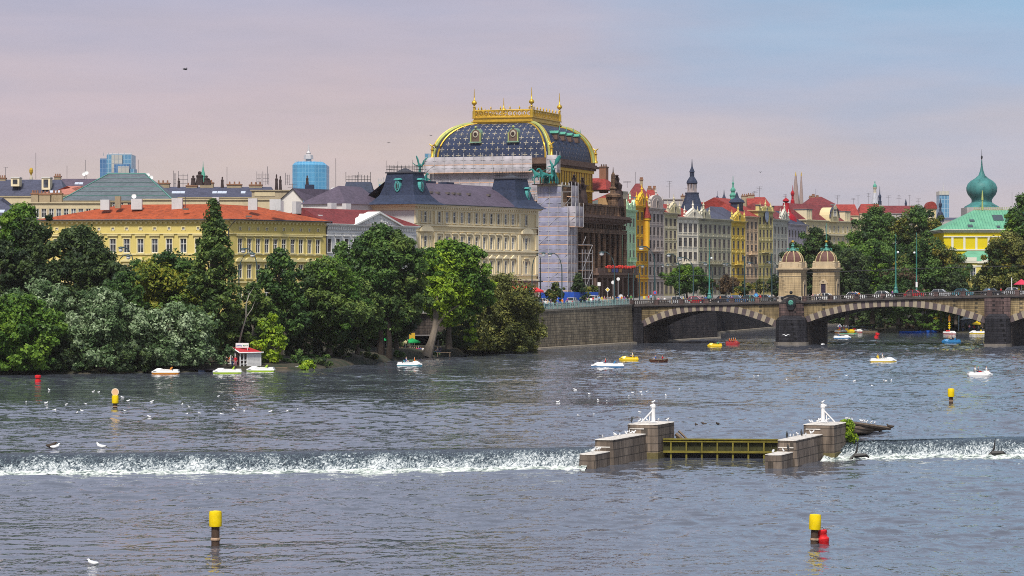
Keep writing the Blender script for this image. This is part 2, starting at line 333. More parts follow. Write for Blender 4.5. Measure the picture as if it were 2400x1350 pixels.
# ---- ground
def zs(D): return 6.5 + (min(max(D, 400), 650) - 450) * .0142
EDGE = [(400, -170), (410, -110), (445, -63), (470, -29), (495, -17), (522, 4.5), (575, 25.9), (590, 31.5), (622, 47), (690, 52), (770, 75), (840, 104), (930, 150), (1600, 480), (6000, 3000)]
PAVE = mat('grey_paving', (.20, .19, .18), .9, .25, .2, streak=False)
mb = MB()
for (d0, x0), (d1, x1) in zip(EDGE, EDGE[1:]): mb.quad((-3000, d0, zs(d0)), (x0, d0, zs(d0)), (x1, d1, zs(d1)), (-3000, d1, zs(d1)))
tag(mb.build('city_ground', PAVE), kind='structure')
SHORE = [(-200, 366), (-71, 382.5), (-50, 388), (-31, 400), (-24, 425), (-19, 450), (-8, 488), (3.2, 513), (5.2, 523)]
BACK = [(-200, 395), (-110, 410), (-63, 445), (-45, 459), (-29, 470), (-24, 481), (-10, 504), (4, 521.5), (4.6, 523)]
def earth():
 m, t, b = newmat('park_earth'); b.inputs['Roughness'].default_value = .95
 n = nd(t, 'ShaderNodeTexNoise', i_Scale=1.0, i_Detail=6.0, i_Roughness=.7); t.links.new(posmap(t, .4), n.inputs['Vector'])
 t.links.new(ramp(t, n.outputs[0], [(.36, (.012, .022, .008)), (.5, (.032, .03, .017)), (.62, (.06, .048, .03)), (.8, (.11, .09, .06))]), b.inputs['Base Color']); return m
EARTH = earth()
mb = MB(); rows = []
for (s, k) in zip(SHORE, BACK):
 s = Vector(s); k = Vector(k); r = []
 for t, z in ((-.06, -1.2), (0, -.1), (.03, .35), (.1, .9), (.3, 1.5), (1.0, 1.9)):
  p = s.lerp(k, t); r.append((p.x, p.y, z))
 rows.append(r)
fine = []
for a, b in zip(rows, rows[1:]):
 for i in range(12):
  t = i / 12; fine.append([tuple(Vector(p).lerp(Vector(q), t) + Vector((0, 0, .22 * fbm(lerp(p[0], q[0], t) * .5, lerp(p[1], q[1], t) * .5)))) for p, q in zip(a, b)])
mb.grid(fine); tag(mb.build('park_ground', EARTH, smooth=True), kind='structure')
mb = MB(); rows = []
for x0, y0, x1, y1 in ((94, 752, 118, 830), (90, 730, 118, 900), (98, 716, 125, 950), (112, 690, 150, 950), (130, 682, 180, 950), (160, 672, 230, 950), (300, 640, 420, 950)):
 r = []
 for t, z in ((-.03, -.8), (0, .05), (.02, .7), (.08, 1.9), (.3, 2.4), (1, 2.4)): r.append((lerp(x0, x1, t), lerp(y0, y1, t), z))
 rows.append(r)
mb.grid(rows); tag(mb.build('island_ground', EARTH), kind='structure')
# ---- masonry walls
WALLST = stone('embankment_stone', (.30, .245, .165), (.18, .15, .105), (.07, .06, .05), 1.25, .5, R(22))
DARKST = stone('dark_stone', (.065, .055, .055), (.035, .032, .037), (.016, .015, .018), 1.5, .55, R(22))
COPE = mat('coping_stone', (.23, .20, .16), .9, .3, .6)
def wall_run(name, label, pts, m, cope=.35, batter=.35, footing=True, group=None):
 root = thing(name, label, 'wall', (pts[0][0], pts[0][1], 0), group=group); o = Vector((pts[0][0], pts[0][1], 0))
 b1, b2, b3 = MB(), MB(), MB()
 for (a, c) in zip(pts, pts[1:]):
  A = Vector((a[0], a[1], 0)) - o; C = Vector((c[0], c[1], 0)) - o; d = (C - A).normalized(); n = Vector((d.y, -d.x, 0))
  k = 1.2
  b1.frustum([A + n * batter + Vector((0, 0, a[2])), C + n * batter + Vector((0, 0, c[2])), C - n * k + Vector((0, 0, c[2])), A - n * k + Vector((0, 0, a[2]))],
                   [A + Vector((0, 0, a[3])), C + Vector((0, 0, c[3])), C - n * k + Vector((0, 0, c[3])), A - n * k + Vector((0, 0, a[3]))])
  b2.frustum([A + n * .12 + Vector((0, 0, a[3] - .02)), C + n * .12 + Vector((0, 0, c[3] - .02)), C - n * .8 + Vector((0, 0, c[3] - .02)), A - n * .8 + Vector((0, 0, a[3] - .02))],
                   [A + n * .12 + Vector((0, 0, a[3] + cope)), C + n * .12 + Vector((0, 0, c[3] + cope)), C - n * .8 + Vector((0, 0, c[3] + cope)), A - n * .8 + Vector((0, 0, a[3] + cope))])
  if footing: b3.frustum([A + n * 1.3 + Vector((0, 0, -1)), C + n * 1.3 + Vector((0, 0, -1)), C - n * .1 + Vector((0, 0, -1)), A - n * .1 + Vector((0, 0, -1))],
                   [A + n * 1.1 + Vector((0, 0, .32)), C + n * 1.1 + Vector((0, 0, .32)), C - n * .1 + Vector((0, 0, .4)), A - n * .1 + Vector((0, 0, .4))])
 b1.build('wall', m, root); b2.build('coping', COPE, root)
 if footing: b3.build('footing', COPE, root)
 return root
wall_run('embankment_wall', 'tall grey brown stone embankment wall rising from the river beside the bridge', [(-2, 511, -1, 7.05), (4.5, 522, -1, 7.2), (15, 548, -1, 7.5), (25.2, 574, -1, 7.85)], WALLST)
wall_run('retaining_wall', 'long stone retaining wall under the street, half hidden by the park trees', [(-200, 397, .5, 5.6), (-110, 411.5, .5, 5.8), (-63, 446.5, .5, 6.2), (-29, 471.5, .5, 6.5), (-17, 496, .5, 6.9), (-2, 512, .5, 7.05)],
         stone('retaining_stone', (.15, .12, .105), (.09, .075, .07), (.04, .034, .03), 1.2, .5, R(35)), footing=False)
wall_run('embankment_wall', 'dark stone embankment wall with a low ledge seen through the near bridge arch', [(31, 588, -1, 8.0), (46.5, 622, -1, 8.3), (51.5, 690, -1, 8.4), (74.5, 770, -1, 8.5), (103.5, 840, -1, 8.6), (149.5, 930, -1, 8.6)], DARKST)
# ------------------------------------------------------------------ road bridge
BX, BY, BR_ = 25.9, 575.0, math.atan2(-.35, .937)
def BP(s, v, z=0.0): return Vector((BX + .9368 * s + .3499 * v, BY - .3499 * s + .9368 * v, z))
CZ = [(-8, 7.9), (0, 8.0), (34, 8.8), (60, 9.75), (82, 10.25), (160, 10.6)]
def interp(tab, x):
 for (a, b), (c, d) in zip(tab, tab[1:]):
  if x <= c: return b + (d - b) * (x - a) / (c - a)
 return tab[-1][1]
def cz(s): return interp(CZ, s)
ARCH = [(1.95, 30.6, 3.5, 6.95), (37.3, 73.8, 4.6, 7.95), (79.1, 117, 4.8, 8.3)]
def intr(a, s):
 h = (a[1] - a[0]) / 2; m = (a[0] + a[1]) / 2; r = a[3] - a[2]; Rr = (h * h + r * r) / (2 * r)
 return a[3] - Rr + math.sqrt(max(0, Rr * Rr - (s - m) ** 2))
SAND = stone('bridge_sandstone', (.36, .27, .14), (.24, .18, .10), (.10, .085, .06), 1.0, .42, R(-20), stain=.6)
PURP = stone('bridge_granite', (.15, .10, .095), (.085, .06, .06), (.03, .025, .027), 1.3, .5, R(-20))
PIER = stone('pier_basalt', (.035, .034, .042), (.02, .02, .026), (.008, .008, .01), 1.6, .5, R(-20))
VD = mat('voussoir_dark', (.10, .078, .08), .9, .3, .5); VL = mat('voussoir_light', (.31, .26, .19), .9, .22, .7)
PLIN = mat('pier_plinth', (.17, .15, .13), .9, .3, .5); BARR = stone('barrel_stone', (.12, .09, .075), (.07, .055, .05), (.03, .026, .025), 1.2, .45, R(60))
CORN = mat('dark_cornice', (.07, .062, .06), .85, .35, .8); BALU = mat('weathered_baluster', (.16, .13, .105), .85, .3, .8)
BW = 17.0
bridge = thing('stone_bridge', 'long stone arch bridge with striped arch stones and a dark balustrade across the river', 'bridge', (BX, BY, 0), BR_)
S0, S1 = -1.0, 150.0; n = 380
for y in (0, BW):
 mb = MB(); prev = None
 for i in range(n + 1):
  s = S0 + (S1 - S0) * i / n; zb = -1.0
  for a in ARCH:
   if a[0] <= s <= a[1]: zb = intr(a, s)
  if prev is not None:
   s0, z0 = prev
   if abs(z0 - zb) > 2: z0_ = zb_ = max(z0, zb)
   else: zb_, z0_ = zb, z0
   mb.quad((s0, y, z0_), (s, y, zb_), (s, y, cz(s) - .25), (s0, y, cz(s0) - .25))
  prev = (s, zb)
 mb.build('spandrel_wall', SAND, bridge)
for a in ARCH:
 vb = MB(); bb = MB(); nv = int((a[1] - a[0]) / .82) | 1
 L = a[1] - a[0]
 for i in range(nv):
  q = []
  for k in range(3):
   s = a[0] + L * (i + k / 2 + (.02 if k == 0 else -.02 if k == 2 else 0)) / nv
   z = intr(a, s); sl = (intr(a, min(s + .05, a[1])) - intr(a, max(s - .05, a[0]))) / (min(s + .05, a[1]) - max(s - .05, a[0])); nn = Vector((-sl, 1)).normalized()
   th = 1.28 + (.1 if i % 2 else 0) + (.35 if i == nv // 2 else 0)
   q.append(((s, z), (s + nn.x * th, z + nn.y * th)))
  prof = [q[0][0], q[1][0], q[2][0], q[2][1], q[1][1], q[0][1]]
  vb.prism(prof, -.16 if i % 2 else -.12, .35, 1 if i % 2 else 0)
 vb.build('arch_ring', [VD, VL], bridge)
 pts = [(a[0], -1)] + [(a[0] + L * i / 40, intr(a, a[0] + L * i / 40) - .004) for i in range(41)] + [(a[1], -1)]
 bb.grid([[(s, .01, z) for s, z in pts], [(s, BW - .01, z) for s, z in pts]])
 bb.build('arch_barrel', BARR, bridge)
for (s0, s1, zsp) in ((30.6, 37.3, 5.1), (73.8, 79.1, 5.6)):
 m = (s0 + s1) / 2; pb = MB(); e = .55
 prow = [(s0 - .02, .2), (s0 + .1, -1.0), (m - 2.1, -2.6), (m + 2.1, -2.6), (s1 - .1, -1.0), (s1 + .02, .2)]
 pb.frustum([(x, y, -1) for x, y in prow], [(lerp(x, m, .04), y + .12, zsp) for x, y in prow])
 pb.frustum([(lerp(x, m, .04), y + .12, zsp) for x, y in prow], [(lerp(x, m, .25), min(.2, y + 1.9), zsp + .9) for x, y in prow])
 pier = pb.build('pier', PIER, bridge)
 q = MB(); pl = [(lerp(x, m, -.06), y - .3) for x, y in prow[:1]] + [(lerp(x, m, -.05), y - .3) for x, y in prow[1:-1]] + [(lerp(x, m, -.06), y - .3) for x, y in prow[-1:]]
 q.frustum([(x, y, -1.2) for x, y in pl], [(x, y, .55) for x, y in pl]); q.build('plinth', PLIN, pier)
 q = MB(); q.box(m - 2.6, m + 2.6, -.42, .2, zsp + .1, cz(m) - .26); q.box(m - 1.1, m + 1.1, -.75, -.41, zsp + .1, cz(m) - .9); q.build('pilaster', PURP, bridge)
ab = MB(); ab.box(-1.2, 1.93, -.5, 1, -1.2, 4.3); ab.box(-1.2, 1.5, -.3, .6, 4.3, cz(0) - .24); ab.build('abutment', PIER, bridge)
cbs = [MB(), MB()]; db = MB()
for i in range(60):
 s0 = -1.2 + 151 * i / 60; s1 = -1.2 + 151 * (i + 1) / 60
 for cb, (y0, y1) in zip(cbs, ((-.55, .4), (BW - .4, BW + .55))):
  cb.frustum([(s0, y0, cz(s0) - .25), (s1, y0, cz(s1) - .25), (s1, y1, cz(s1) - .25), (s0, y1, cz(s0) - .25)], [(s0, y0, cz(s0)), (s1, y0, cz(s1)), (s1, y1, cz(s1)), (s0, y1, cz(s0))])
  cb.frustum([(s0, y0 + .22, cz(s0) - .5), (s1, y0 + .22, cz(s1) - .5), (s1, y1 - .22, cz(s1) - .5), (s0, y1 - .22, cz(s0) - .5)], [(s0, y0 + .22, cz(s0) - .25), (s1, y0 + .22, cz(s1) - .25), (s1, y1 - .22, cz(s1) - .25), (s0, y1 - .22, cz(s0) - .25)])
 db.quad((s0, .4, cz(s0) - .02), (s1, .4, cz(s1) - .02), (s1, BW - .4, cz(s1) - .02), (s0, BW - .4, cz(s0) - .02))
[cb.build('cornice', CORN, bridge) for cb in cbs]; db.build('roadway', mat('asphalt', (.055, .055, .058), .9, .2, .5), bridge)
def balustrade(y, a0, b0):
 rb = MB()
 step = .42; s = -1.0; k = 0
 for a, b in ((a0, b0),):
  s = a
  while s < b - .2:
   s2 = min(s + 2.1, b)
   for z0, z1, w in ((0, .2, .2), (.88, 1.08, .24)):
    rb.frustum([(s, y - w, cz(s) + z0), (s2, y - w, cz(s2) + z0), (s2, y + w, cz(s2) + z0), (s, y + w, cz(s) + z0)], [(s, y - w, cz(s) + z1), (s2, y - w, cz(s2) + z1), (s2, y + w, cz(s2) + z1), (s, y + w, cz(s) + z1)])
   s = s2
  s = a; i = 0
  while s < b - .3:
   c = cz(s)
   if i % 13 < 2:
    if i % 13 == 0: rb.box(s - .1, s + .85, y - .27, y + .27, c, c + 1.13, 1)
   else: rb.lathe([(.12, .2), (.07, .32), (.15, .52), (.07, .76), (.13, .88)], 5, (s + .1, y, c))
   s += step; i += 1
 return rb
balustrade(-.1, -1.0, 31.2).build('balustrade', [CORN, PURP], bridge); balustrade(-.1, 36.3, 150).build('balustrade', [CORN, PURP], bridge)
balustrade(BW + .1, -1.0, 150).build('balustrade', [CORN, PURP], bridge)
VERD = mat('green_patina', (.08, .25, .20), .6, .3, 1.2); mb = MB(); BLK = mat('black_iron', (.02, .022, .026), .5, .2, 1.0)
m = 34.0; z = cz(m) - .05
mb.M = Matrix.Translation((m, -.95, z - .1)) @ Matrix.Rotation(R(90), 4, 'X')
mb.lathe([(1.0, -.3), (1.05, 0), (.82, .12), (.6, .12)], 20, (0, 0, 0), 0)
mb.lathe([(.58, .1), (.5, .2), (.05, .26)], 16, (0, 0, 0), 1)
mb.M = None
for k in range(5):
 t = R(72 * k + 18); mb.ball((m + .3 * math.cos(t), -1.2, z - .1 + .3 * math.sin(t)), .14, 1, 6, 4)
mb.prism([(m - 2.1, z + .95), (m - 1.9, z + .6), (m - 1, z + 1.0), (m + 1, z + 1.0), (m + 1.9, z + .6), (m + 2.1, z + .95), (m + 1.2, z + 1.3), (m + .5, z + 1.55), (m - .5, z + 1.55), (m - 1.2, z + 1.3)], -1.1, -.5)
mb.ball((m, -.8, z + 2.0), .36); mb.ball((m - 1.9, -.8, z + .8), .33); mb.ball((m + 1.9, -.8, z + .8), .33)
mb.prism([(m - .5, z - 1.6), (m + .5, z - 1.6), (m + .8, z - 1.0), (m - .8, z - 1.0)], -1.0, -.5)
mb.build('cartouche', [BLK, VERD], bridge, smooth=True)
TEAL = paint('teal_ironwork', (.16, .27, .26), .5, .3)
rail = thing('iron_railing', 'teal cast iron railing with scroll panels along the embankment wall', 'railing', (4.5, 522, 0))
mb = MB(); pts = [(-17, 496, 7.0), (-2, 511, 7.4), (4.5, 522, 7.55), (15, 548, 7.85), (24.6, 573, 8.2)]; O = Vector((4.5, 522, 0))
for a, c in zip(pts, pts[1:]):
 A, C = Vector(a) - O, Vector(c) - O; L = (C - A).length; n = int(L / 2.2)
 for z in (.12, 1.08): mb.tube([A + Vector((0, 0, z)), C + Vector((0, 0, z))], .045, 4)
 for i in range(n):
  p = A.lerp(C, i / n); q = A.lerp(C, (i + 1) / n); m_ = (p + q) / 2; u = (q - p).normalized()
  posts = MB(); posts.box(p.x - .11, p.x + .11, p.y - .11, p.y + .11, p.z, p.z + 1.2); posts.ball((p.x, p.y, p.z + 1.28), .13, n=6, m=4); posts.build('post', TEAL, rail)
  for cx_ in (-.55, .55):
   cc = m_ + u * cx_
   mb.tube([cc + u * (.42 * math.cos(R(30 * k))) + Vector((0, 0, .6 + .42 * math.sin(R(30 * k)))) for k in range(13)], .04, 4)
   mb.tube([cc + u * -.5 + Vector((0, 0, .12)), cc + u * .5 + Vector((0, 0, 1.08))], .035, 4); mb.tube([cc + u * .5 + Vector((0, 0, .12)), cc + u * -.5 + Vector((0, 0, 1.08))], .035, 4)
mb.build('railing_panel', TEAL, rail)
# ------------------------------------------------------------------ building kit
GLASS = glass(); WHITE = paint('white_joinery', (.72, .71, .68), .6, .1); DKFRAME = paint('dark_joinery', (.12, .10, .09), .6, .1)
WIN = {}
def hood_shape(mb, w, h, hood, mi):
 t = h + .28
 if hood == 'flat': mb.box(-w * .86, w * .86, -.34, 0, t + .22, t + .42, mi); mb.box(-w * .74, w * .74, -.2, 0, t + .06, t + .22, mi)
 elif hood == 'tri': mb.prism([(-w, t + .2), (w, t + .2), (w, t + .34), (0, t + .95), (-w, t + .34)], -.34, 0, mi); mb.prism([(-w * .72, t + .34), (w * .72, t + .34), (0, t + .74)], -.36, -.2, mi)
 elif hood == 'seg':
  mb.prism([(-w, t + .2), (w, t + .2)] + [(w * math.cos(R(a)), t + .3 + .62 * math.sin(R(a))) for a in range(0, 181, 20)], -.34, 0, mi)
def winmesh(w, h, fm, tm, hood=None, sill=True, surround=True, mull=2, trans=(.62,), arch=False, depth=.2, single=False, gm=None):
 key = (round(w, 2), round(h, 2), fm.name, tm and tm.name, hood, sill, surround, mull, trans, arch, single)
 if key in WIN: return WIN[key]
 g, f, s = MB(), MB(), MB()
 def pts(y): return [(-w / 2, y, 0), (w / 2, y, 0), (w / 2, y, h), (-w / 2, y, h)]
 g.poly(pts(depth - .02))
 b = .085; fi = 1 if single else 0; y0, y1 = depth - .12, depth - .05; ff = g if single else f
 for x0, x1, z0, z1 in [(-w / 2, -w / 2 + b, 0, h), (w / 2 - b, w / 2, 0, h), (-w / 2 + b, w / 2 - b, 0, b), (-w / 2 + b, w / 2 - b, h - b, h)] + [(-w / 2 + w * k / mull - .04, -w / 2 + w * k / mull + .04, b, h - b) for k in range(1, mull)]:
  ff.box(x0, x1, y0, y1, z0, z1, fi)
 for t in trans: ff.box(-w / 2 + b, w / 2 - b, y0 - .012, y1 - .012, h * t - .05, h * t + .05, fi)
 ss = g if single else s; si = 2 if single else 0
 if surround and tm:
  for x0, x1, z0, z1 in [(-w / 2 - .17, -w / 2, -.02, h + .17), (w / 2, w / 2 + .17, -.02, h + .17), (-w / 2, w / 2, h, h + .17)]: ss.box(x0, x1, -.04 if single else -.09, .05, z0, z1, si)
  if arch: ss.prism([(-w / 2 - .17, h + .17), (w / 2 + .17, h + .17)] + [((w / 2 + .17) * math.cos(R(a)), h + .17 + w * .45 * math.sin(R(a))) for a in range(0, 181, 22)], -.09, .0, si)
 if sill and tm: ss.box(-w / 2 - .25, w / 2 + .25, -.1 if single else -.24, .03, -.2, -.02, si)
 if hood and tm:
  b0 = len(ss.v); hood_shape(ss, w, h, hood, si)
  if single: ss.v[b0:] = [(x, y * .35, z) for x, y, z in ss.v[b0:]]
 if single: r = (g.mesh('window', [gm or GLASS, fm, tm or fm]), None, None)
 else: r = (g.mesh('window', [gm or GLASS]), f.mesh('frame', [fm]), s.mesh('surround', [tm]) if s.v else None)
 WIN[key] = r; return r
def facade(root, o, rz, L, z0, z1, rows, wm, name='wall', depth=.2, bands=(), bandm=None, x0=0.0):
 M = Matrix.Translation(o) @ Matrix.Rotation(rz, 4, 'Z'); mb = MB(); mb.M = M; holes = []
 for r in rows:
  for x in r['xs']: holes.append((x - r['w'] / 2, x + r['w'] / 2, r['z'], r['z'] + r['h']))
 us = sorted({x0, L} | {round(v, 4) for hh in holes for v in hh[:2] if x0 < v < L}); zz = sorted({z0, z1} | {round(v, 4) for hh in holes for v in hh[2:] if z0 < v < z1})
 for a, b in zip(us, us[1:]):
  zstart = None
  for c, d in zip(zz, zz[1:]):
   mx, mz = (a + b) / 2, (c + d) / 2
   hole = any(p < mx < q and s < mz < t for p, q, s, t in holes)
   if hole:
    if zstart is not None: mb.quad((a, 0, zstart), (b, 0, zstart), (b, 0, c), (a, 0, c)); zstart = None
   elif zstart is None: zstart = c
  if zstart is not None: mb.quad((a, 0, zstart), (b, 0, zstart), (b, 0, z1), (a, 0, z1))
 for p, q, s, t in holes:
  mb.quad((p, 0, s), (p, depth, s), (p, depth, t), (p, 0, t)); mb.quad((q, 0, s), (q, depth, s), (q, depth, t), (q, 0, t))
  mb.quad((p, 0, s), (q, 0, s), (q, depth, s), (p, depth, s)); mb.quad((p, 0, t), (q, 0, t), (q, depth, t), (p, depth, t))
 w = mb.build(name, wm, root)
 if bands:
  bb = MB(); bb.M = M
  for b in bands: bb.box(x0 - b[2] * .6, L + b[2] * .6, -b[2], .03, b[0], b[1])
  bb.build('string_course', bandm or wm, root)
 for r in rows:
  k = dict(r); xs = k.pop('xs'); z = k.pop('z'); ww = k.pop('w'); hh = k.pop('h'); nm = k.pop('name', 'window')
  a, f, s = winmesh(ww, hh, k.pop('fm', WHITE), k.pop('tm', None), **k)
  for x in xs:
   p = M @ Vector((x, 0, z)); q = link(nm, a, root, p, rz)
   if f: link('frame', f, q)
   if s: link('surround', s, q)
 return w
def xs_(n, a, b): return [a + (b - a) * (i + .5) / n for i in range(n)]
def body(root, o, rz, L, dep, z0, z1, wm, name='rear_wall'):
 mb = MB(); mb.M = Matrix.Translation(o) @ Matrix.Rotation(rz, 4, 'Z')
 mb.quad((0, 0, z0), (0, dep, z0), (0, dep, z1), (0, 0, z1)); mb.quad((L, 0, z0), (L, dep, z0), (L, dep, z1), (L, 0, z1)); mb.quad((0, dep, z0), (L, dep, z0), (L, dep, z1), (0, dep, z1))
 mb.quad((0, .3, z1 - .1), (L, .3, z1 - .1), (L, dep, z1 - .1), (0, dep, z1 - .1))
 return mb.build(name, wm, root)
def cornice(root, o, rz, L, z, m, steps=((.25, .3), (.5, .25), (.7, .2)), dep=12.0, name='cornice'):
 mb = MB(); mb.M = Matrix.Translation(o) @ Matrix.Rotation(rz, 4, 'Z')
 for out, h in steps:
  mb.box(-out, L + out, -out, dep + out, z, z + h); z += h
 mb.build(name, m, root); return z
def hip(root, o, rz, x0, x1, y0, y1, z0, z1, ia, ib, m, iy=None, name='roof', over=.35):
 mb = MB(); mb.M = Matrix.Translation(o) @ Matrix.Rotation(rz, 4, 'Z'); ym = (y0 + y1) / 2 if iy is None else iy
 a, b, c, d = (x0 - over, y0 - over, z0), (x1 + over, y0 - over, z0), (x1 + over, y1 + over, z0), (x0 - over, y1 + over, z0); e, f = (x0 + ia - (over if ia == 0 else 0), ym, z1), (x1 - ib + (over if ib == 0 else 0), ym, z1)
 mb.quad(a, b, f, e); mb.quad(c, d, e, f); mb.poly([d, a, e]); mb.poly([b, c, f]); mb.quad(a, d, c, b)
 return mb.build(name, m, root)
def add_box(root, name, m, x0, x1, y0, y1, z0, z1, cap=None, o=(0, 0, 0), rz=0, pots=0):
 mb = MB(); mb.M = Matrix.Translation(o) @ Matrix.Rotation(rz, 4, 'Z'); mb.box(x0, x1, y0, y1, z0, z1)
 mats = [m]
 if cap: mats.append(cap); mb.box(x0 - .12, x1 + .12, y0 - .12, y1 + .12, z1 - .3, z1 - .06, 1)
 for i in range(pots):
  x = x0 + (x1 - x0) * (i + .5) / pots; mb.lathe([(.2, 0), (.16, .55)], 6, (x, (y0 + y1) / 2, z1), len(mats) - 1)
 return mb.build(name, mats, root)
ROOF_OR = tiles('orange_tiles', (.31, .062, .02)); ROOF_MAR = tiles('maroon_tiles', (.155, .028, .03)); ROOF_RED = tiles('red_tiles', (.25, .036, .028)); ROOF_SLATE = tiles('slate', (.058, .062, .098), .3, .3, .6)
ROOF_PUR = tiles('purple_slate', (.085, .066, .095), .3, .25, .6); ROOF_DK = tiles('dark_blue_slate', (.026, .036, .07), .3, .35, .55); ROOF_GREY = tiles('grey_green_slate', (.10, .118, .135), .35, .25, .6); ROOF_PINK = tiles('faded_red_tiles', (.38, .15, .11))
COPPER = mat('copper_patina', (.085, .29, .215), .6, .3, .6); GUTTER = paint('dark_gutter', (.04, .04, .05), .5); CHIM = mat('chimney_render', (.30, .24, .16), .9, .25, .5); CHWHITE = mat('chimney_white', (.52, .51, .51), .85, .15, .5); BRICKC = mat('brick_chimney', (.22, .11, .07), .9, .3, 1.0)
def frame_of(A, B):
 d = Vector((B[0] - A[0], B[1] - A[1], 0)); return d.length, math.atan2(d.y, d.x)
# ------------------------------------------------------------------ yellow town house with an orange roof
YEL = mat('yellow_plaster', (.56, .455, .15), .85, .10, .25); YELT = mat('yellow_trim', (.64, .55, .27), .85, .10, .4)
DL, DM, DR = 477.0, 470.0, 489.0
A = (XX(96, DL), DL); M_ = (XX(535, DM), DM); Bq = (XX(765, DR), DR); ZB = zs(475)
yh = thing('yellow_house', 'long yellow town house with an orange tiled roof and rows of white windows', 'house', (A[0], A[1], ZB))
def rel(p, base, z=0): return Vector((p[0] - base[0], p[1] - base[1], z))
eave = ZZ(519, 470) - ZB
L1, r1 = frame_of(A, M_); L2, r2 = frame_of(M_, Bq)
def u_of(px, P0, P1):
 k = (px - 1200) / F; dx, dy = P1[0] - P0[0], P1[1] - P0[1]; L = math.hypot(dx, dy)
 return (k * P0[1] - P0[0]) / (dx - k * dy) * L
zz = lambda py, D=470: ZZ(py, D) - ZB
xa = [u_of(p, A, M_) for p in (133, 166, 199, 231.7, 264.5, 297, 329.5, 362.7, 396.5, 430, 464.7, 498)]; xb = [u_of(p, M_, Bq) for p in (562.6, 584, 604.7, 625, 645, 665, 685.5, 705, 725, 745)]
def yrows(xs, D): return [dict(xs=xs, z=zz(592, 470), w=1.12, h=2.45, fm=WHITE, tm=YELT, hood='flat'), dict(xs=xs, z=zz(652, 470), w=1.12, h=2.4, fm=WHITE, tm=YELT, hood='tri' if D == 0 else 'seg'), dict(xs=xs, z=zz(705, 470), w=1.12, h=2.2, fm=WHITE, tm=YELT, sill=False),
                          dict(xs=xs, z=zz(539, 470), w=.45, h=.5, fm=CHWHITE, tm=YELT, sill=False, mull=3, trans=(.33, .66), name='vent_window', gm=None)]
yb = ((zz(548), zz(545.5), .16), (zz(597), zz(593.6), .18), (zz(663), zz(659), .2))
facade(yh, (0, 0, 0), r1, L1, 0, eave, yrows(xa, 0), YEL, bands=yb, bandm=YELT)
facade(yh, rel(M_, A), r2, L2, 0, eave, yrows(xb, 1), YEL, bands=yb, bandm=YELT)
def bent(off, z):
 n1 = Vector((math.sin(r1), -math.cos(r1))); n2 = Vector((math.sin(r2), -math.cos(r2))); nm = (n1 + n2).normalized() / math.cos((r2 - r1) / 2)
 u1 = Vector((math.cos(r1), math.sin(r1))); u2 = Vector((math.cos(r2), math.sin(r2)))
 return [Vector((0, 0, z)) + (n1 * off - u1 * off).to_3d(), rel(M_, A, z) + (nm * off).to_3d(), rel(Bq, A, z) + (n2 * off + u2 * off).to_3d()]
mb = MB(); z = eave
for off, h in ((.2, .18), (.42, .14), (.6, .12)):
 a = bent(off, z); b = bent(-1.0, z); c = bent(off, z + h); d = bent(-1.0, z + h)
 for i in range(2): mb.frustum([a[i], a[i + 1], b[i + 1], b[i]], [c[i], c[i + 1], d[i + 1], d[i]])
 z += h
for P0, rr, LL in (((0, 0, 0), r1, L1), (rel(M_, A), r2, L2)):
 mb.M = Matrix.Translation(P0) @ Matrix.Rotation(rr, 4, 'Z')
 for i in range(int(LL / .9)): mb.box(.3 + i * .9, .65 + i * .9, -.36, 0, eave - .3, eave)
mb.M = None; mb.build('cornice', YELT, yh)
mb = MB(); a = bent(.72, z - .1); mb.tube(a, .13, 6); mb.tube([a[2] + Vector((.05, .1, 0)), rel(Bq, A, eave - .6) + Vector((.05, -.12, 0)), rel(Bq, A, .2) + Vector((.05, -.12, 0))], .12, 6)
p = rel(M_, A) + Vector((.15, -.15, 0)); mb.tube([p + Vector((1.2, -.3, eave + .3)), p + Vector((-.1, 0, eave - 1.2)), p + Vector((-.1, 0, .2))], .1, 6); mb.build('rain_gutter', GUTTER, yh)
zr = ZZ(478, 477) - ZB; e0, e1, e2 = bent(.65, z); f0, f1, f2 = bent(-7.2, zr); g0, g1, g2 = bent(-14.5, z)
f0 = f0.lerp(f1, .235); f2 = f2.lerp(f1, .30); f2.z = zr - .15
mb = MB(); mb.grid([[e0, e0.lerp(e1, .5), e1], [f0, f0.lerp(f1, .5), f1]]); mb.quad(e1, e2, f2, f1); mb.quad(f0, f1, g1, g0); mb.quad(f1, f2, g2, g1); mb.poly([g0, e0, f0]); mb.poly([e2, g2, f2])
mb.build('roof', ROOF_OR, yh); mb = MB(); mb.poly([g0, g1, rel(M_, A), Vector((0, 0, eave))][::-1])
h0, h1, h2 = bent(-14.4, 0); k0, k1, k2 = bent(-14.4, eave); mb.quad(h0, h1, k1, k0); mb.quad(h1, h2, k2, k1); mb.quad(h0, Vector((0, 0, 0)), Vector((0, 0, eave)), k0); mb.quad(h2, rel(Bq, A), rel(Bq, A, eave), k2); mb.build('rear_wall', YEL, yh)
for px, w, t, bt in ((246, 21, 468, 480), (276, 13, 460, 476), (320, 25, 466, 479), (415, 25, 464, 488), (505, 16, 462, 476), (592, 21, 465, 480), (645, 26, 467, 480)):
 D = 477; add_box(yh, 'chimney', CHWHITE if px != 276 else CHIM, XX(px - w / 2, D) - A[0], XX(px + w / 2, D) - A[0], D - A[1] - .2, D - A[1] + .9, ZZ(bt + 12, D) - ZB, ZZ(t, D) - ZB)
for px, py in ((583, 508), (435, 491)):
 p = P(px, py, 473.2) - Vector((A[0], A[1], ZB)); add_box(yh, 'skylight', DKFRAME, p.x - .5, p.x + .5, p.y - .25, p.y + .25, p.z - .1, p.z + .22)
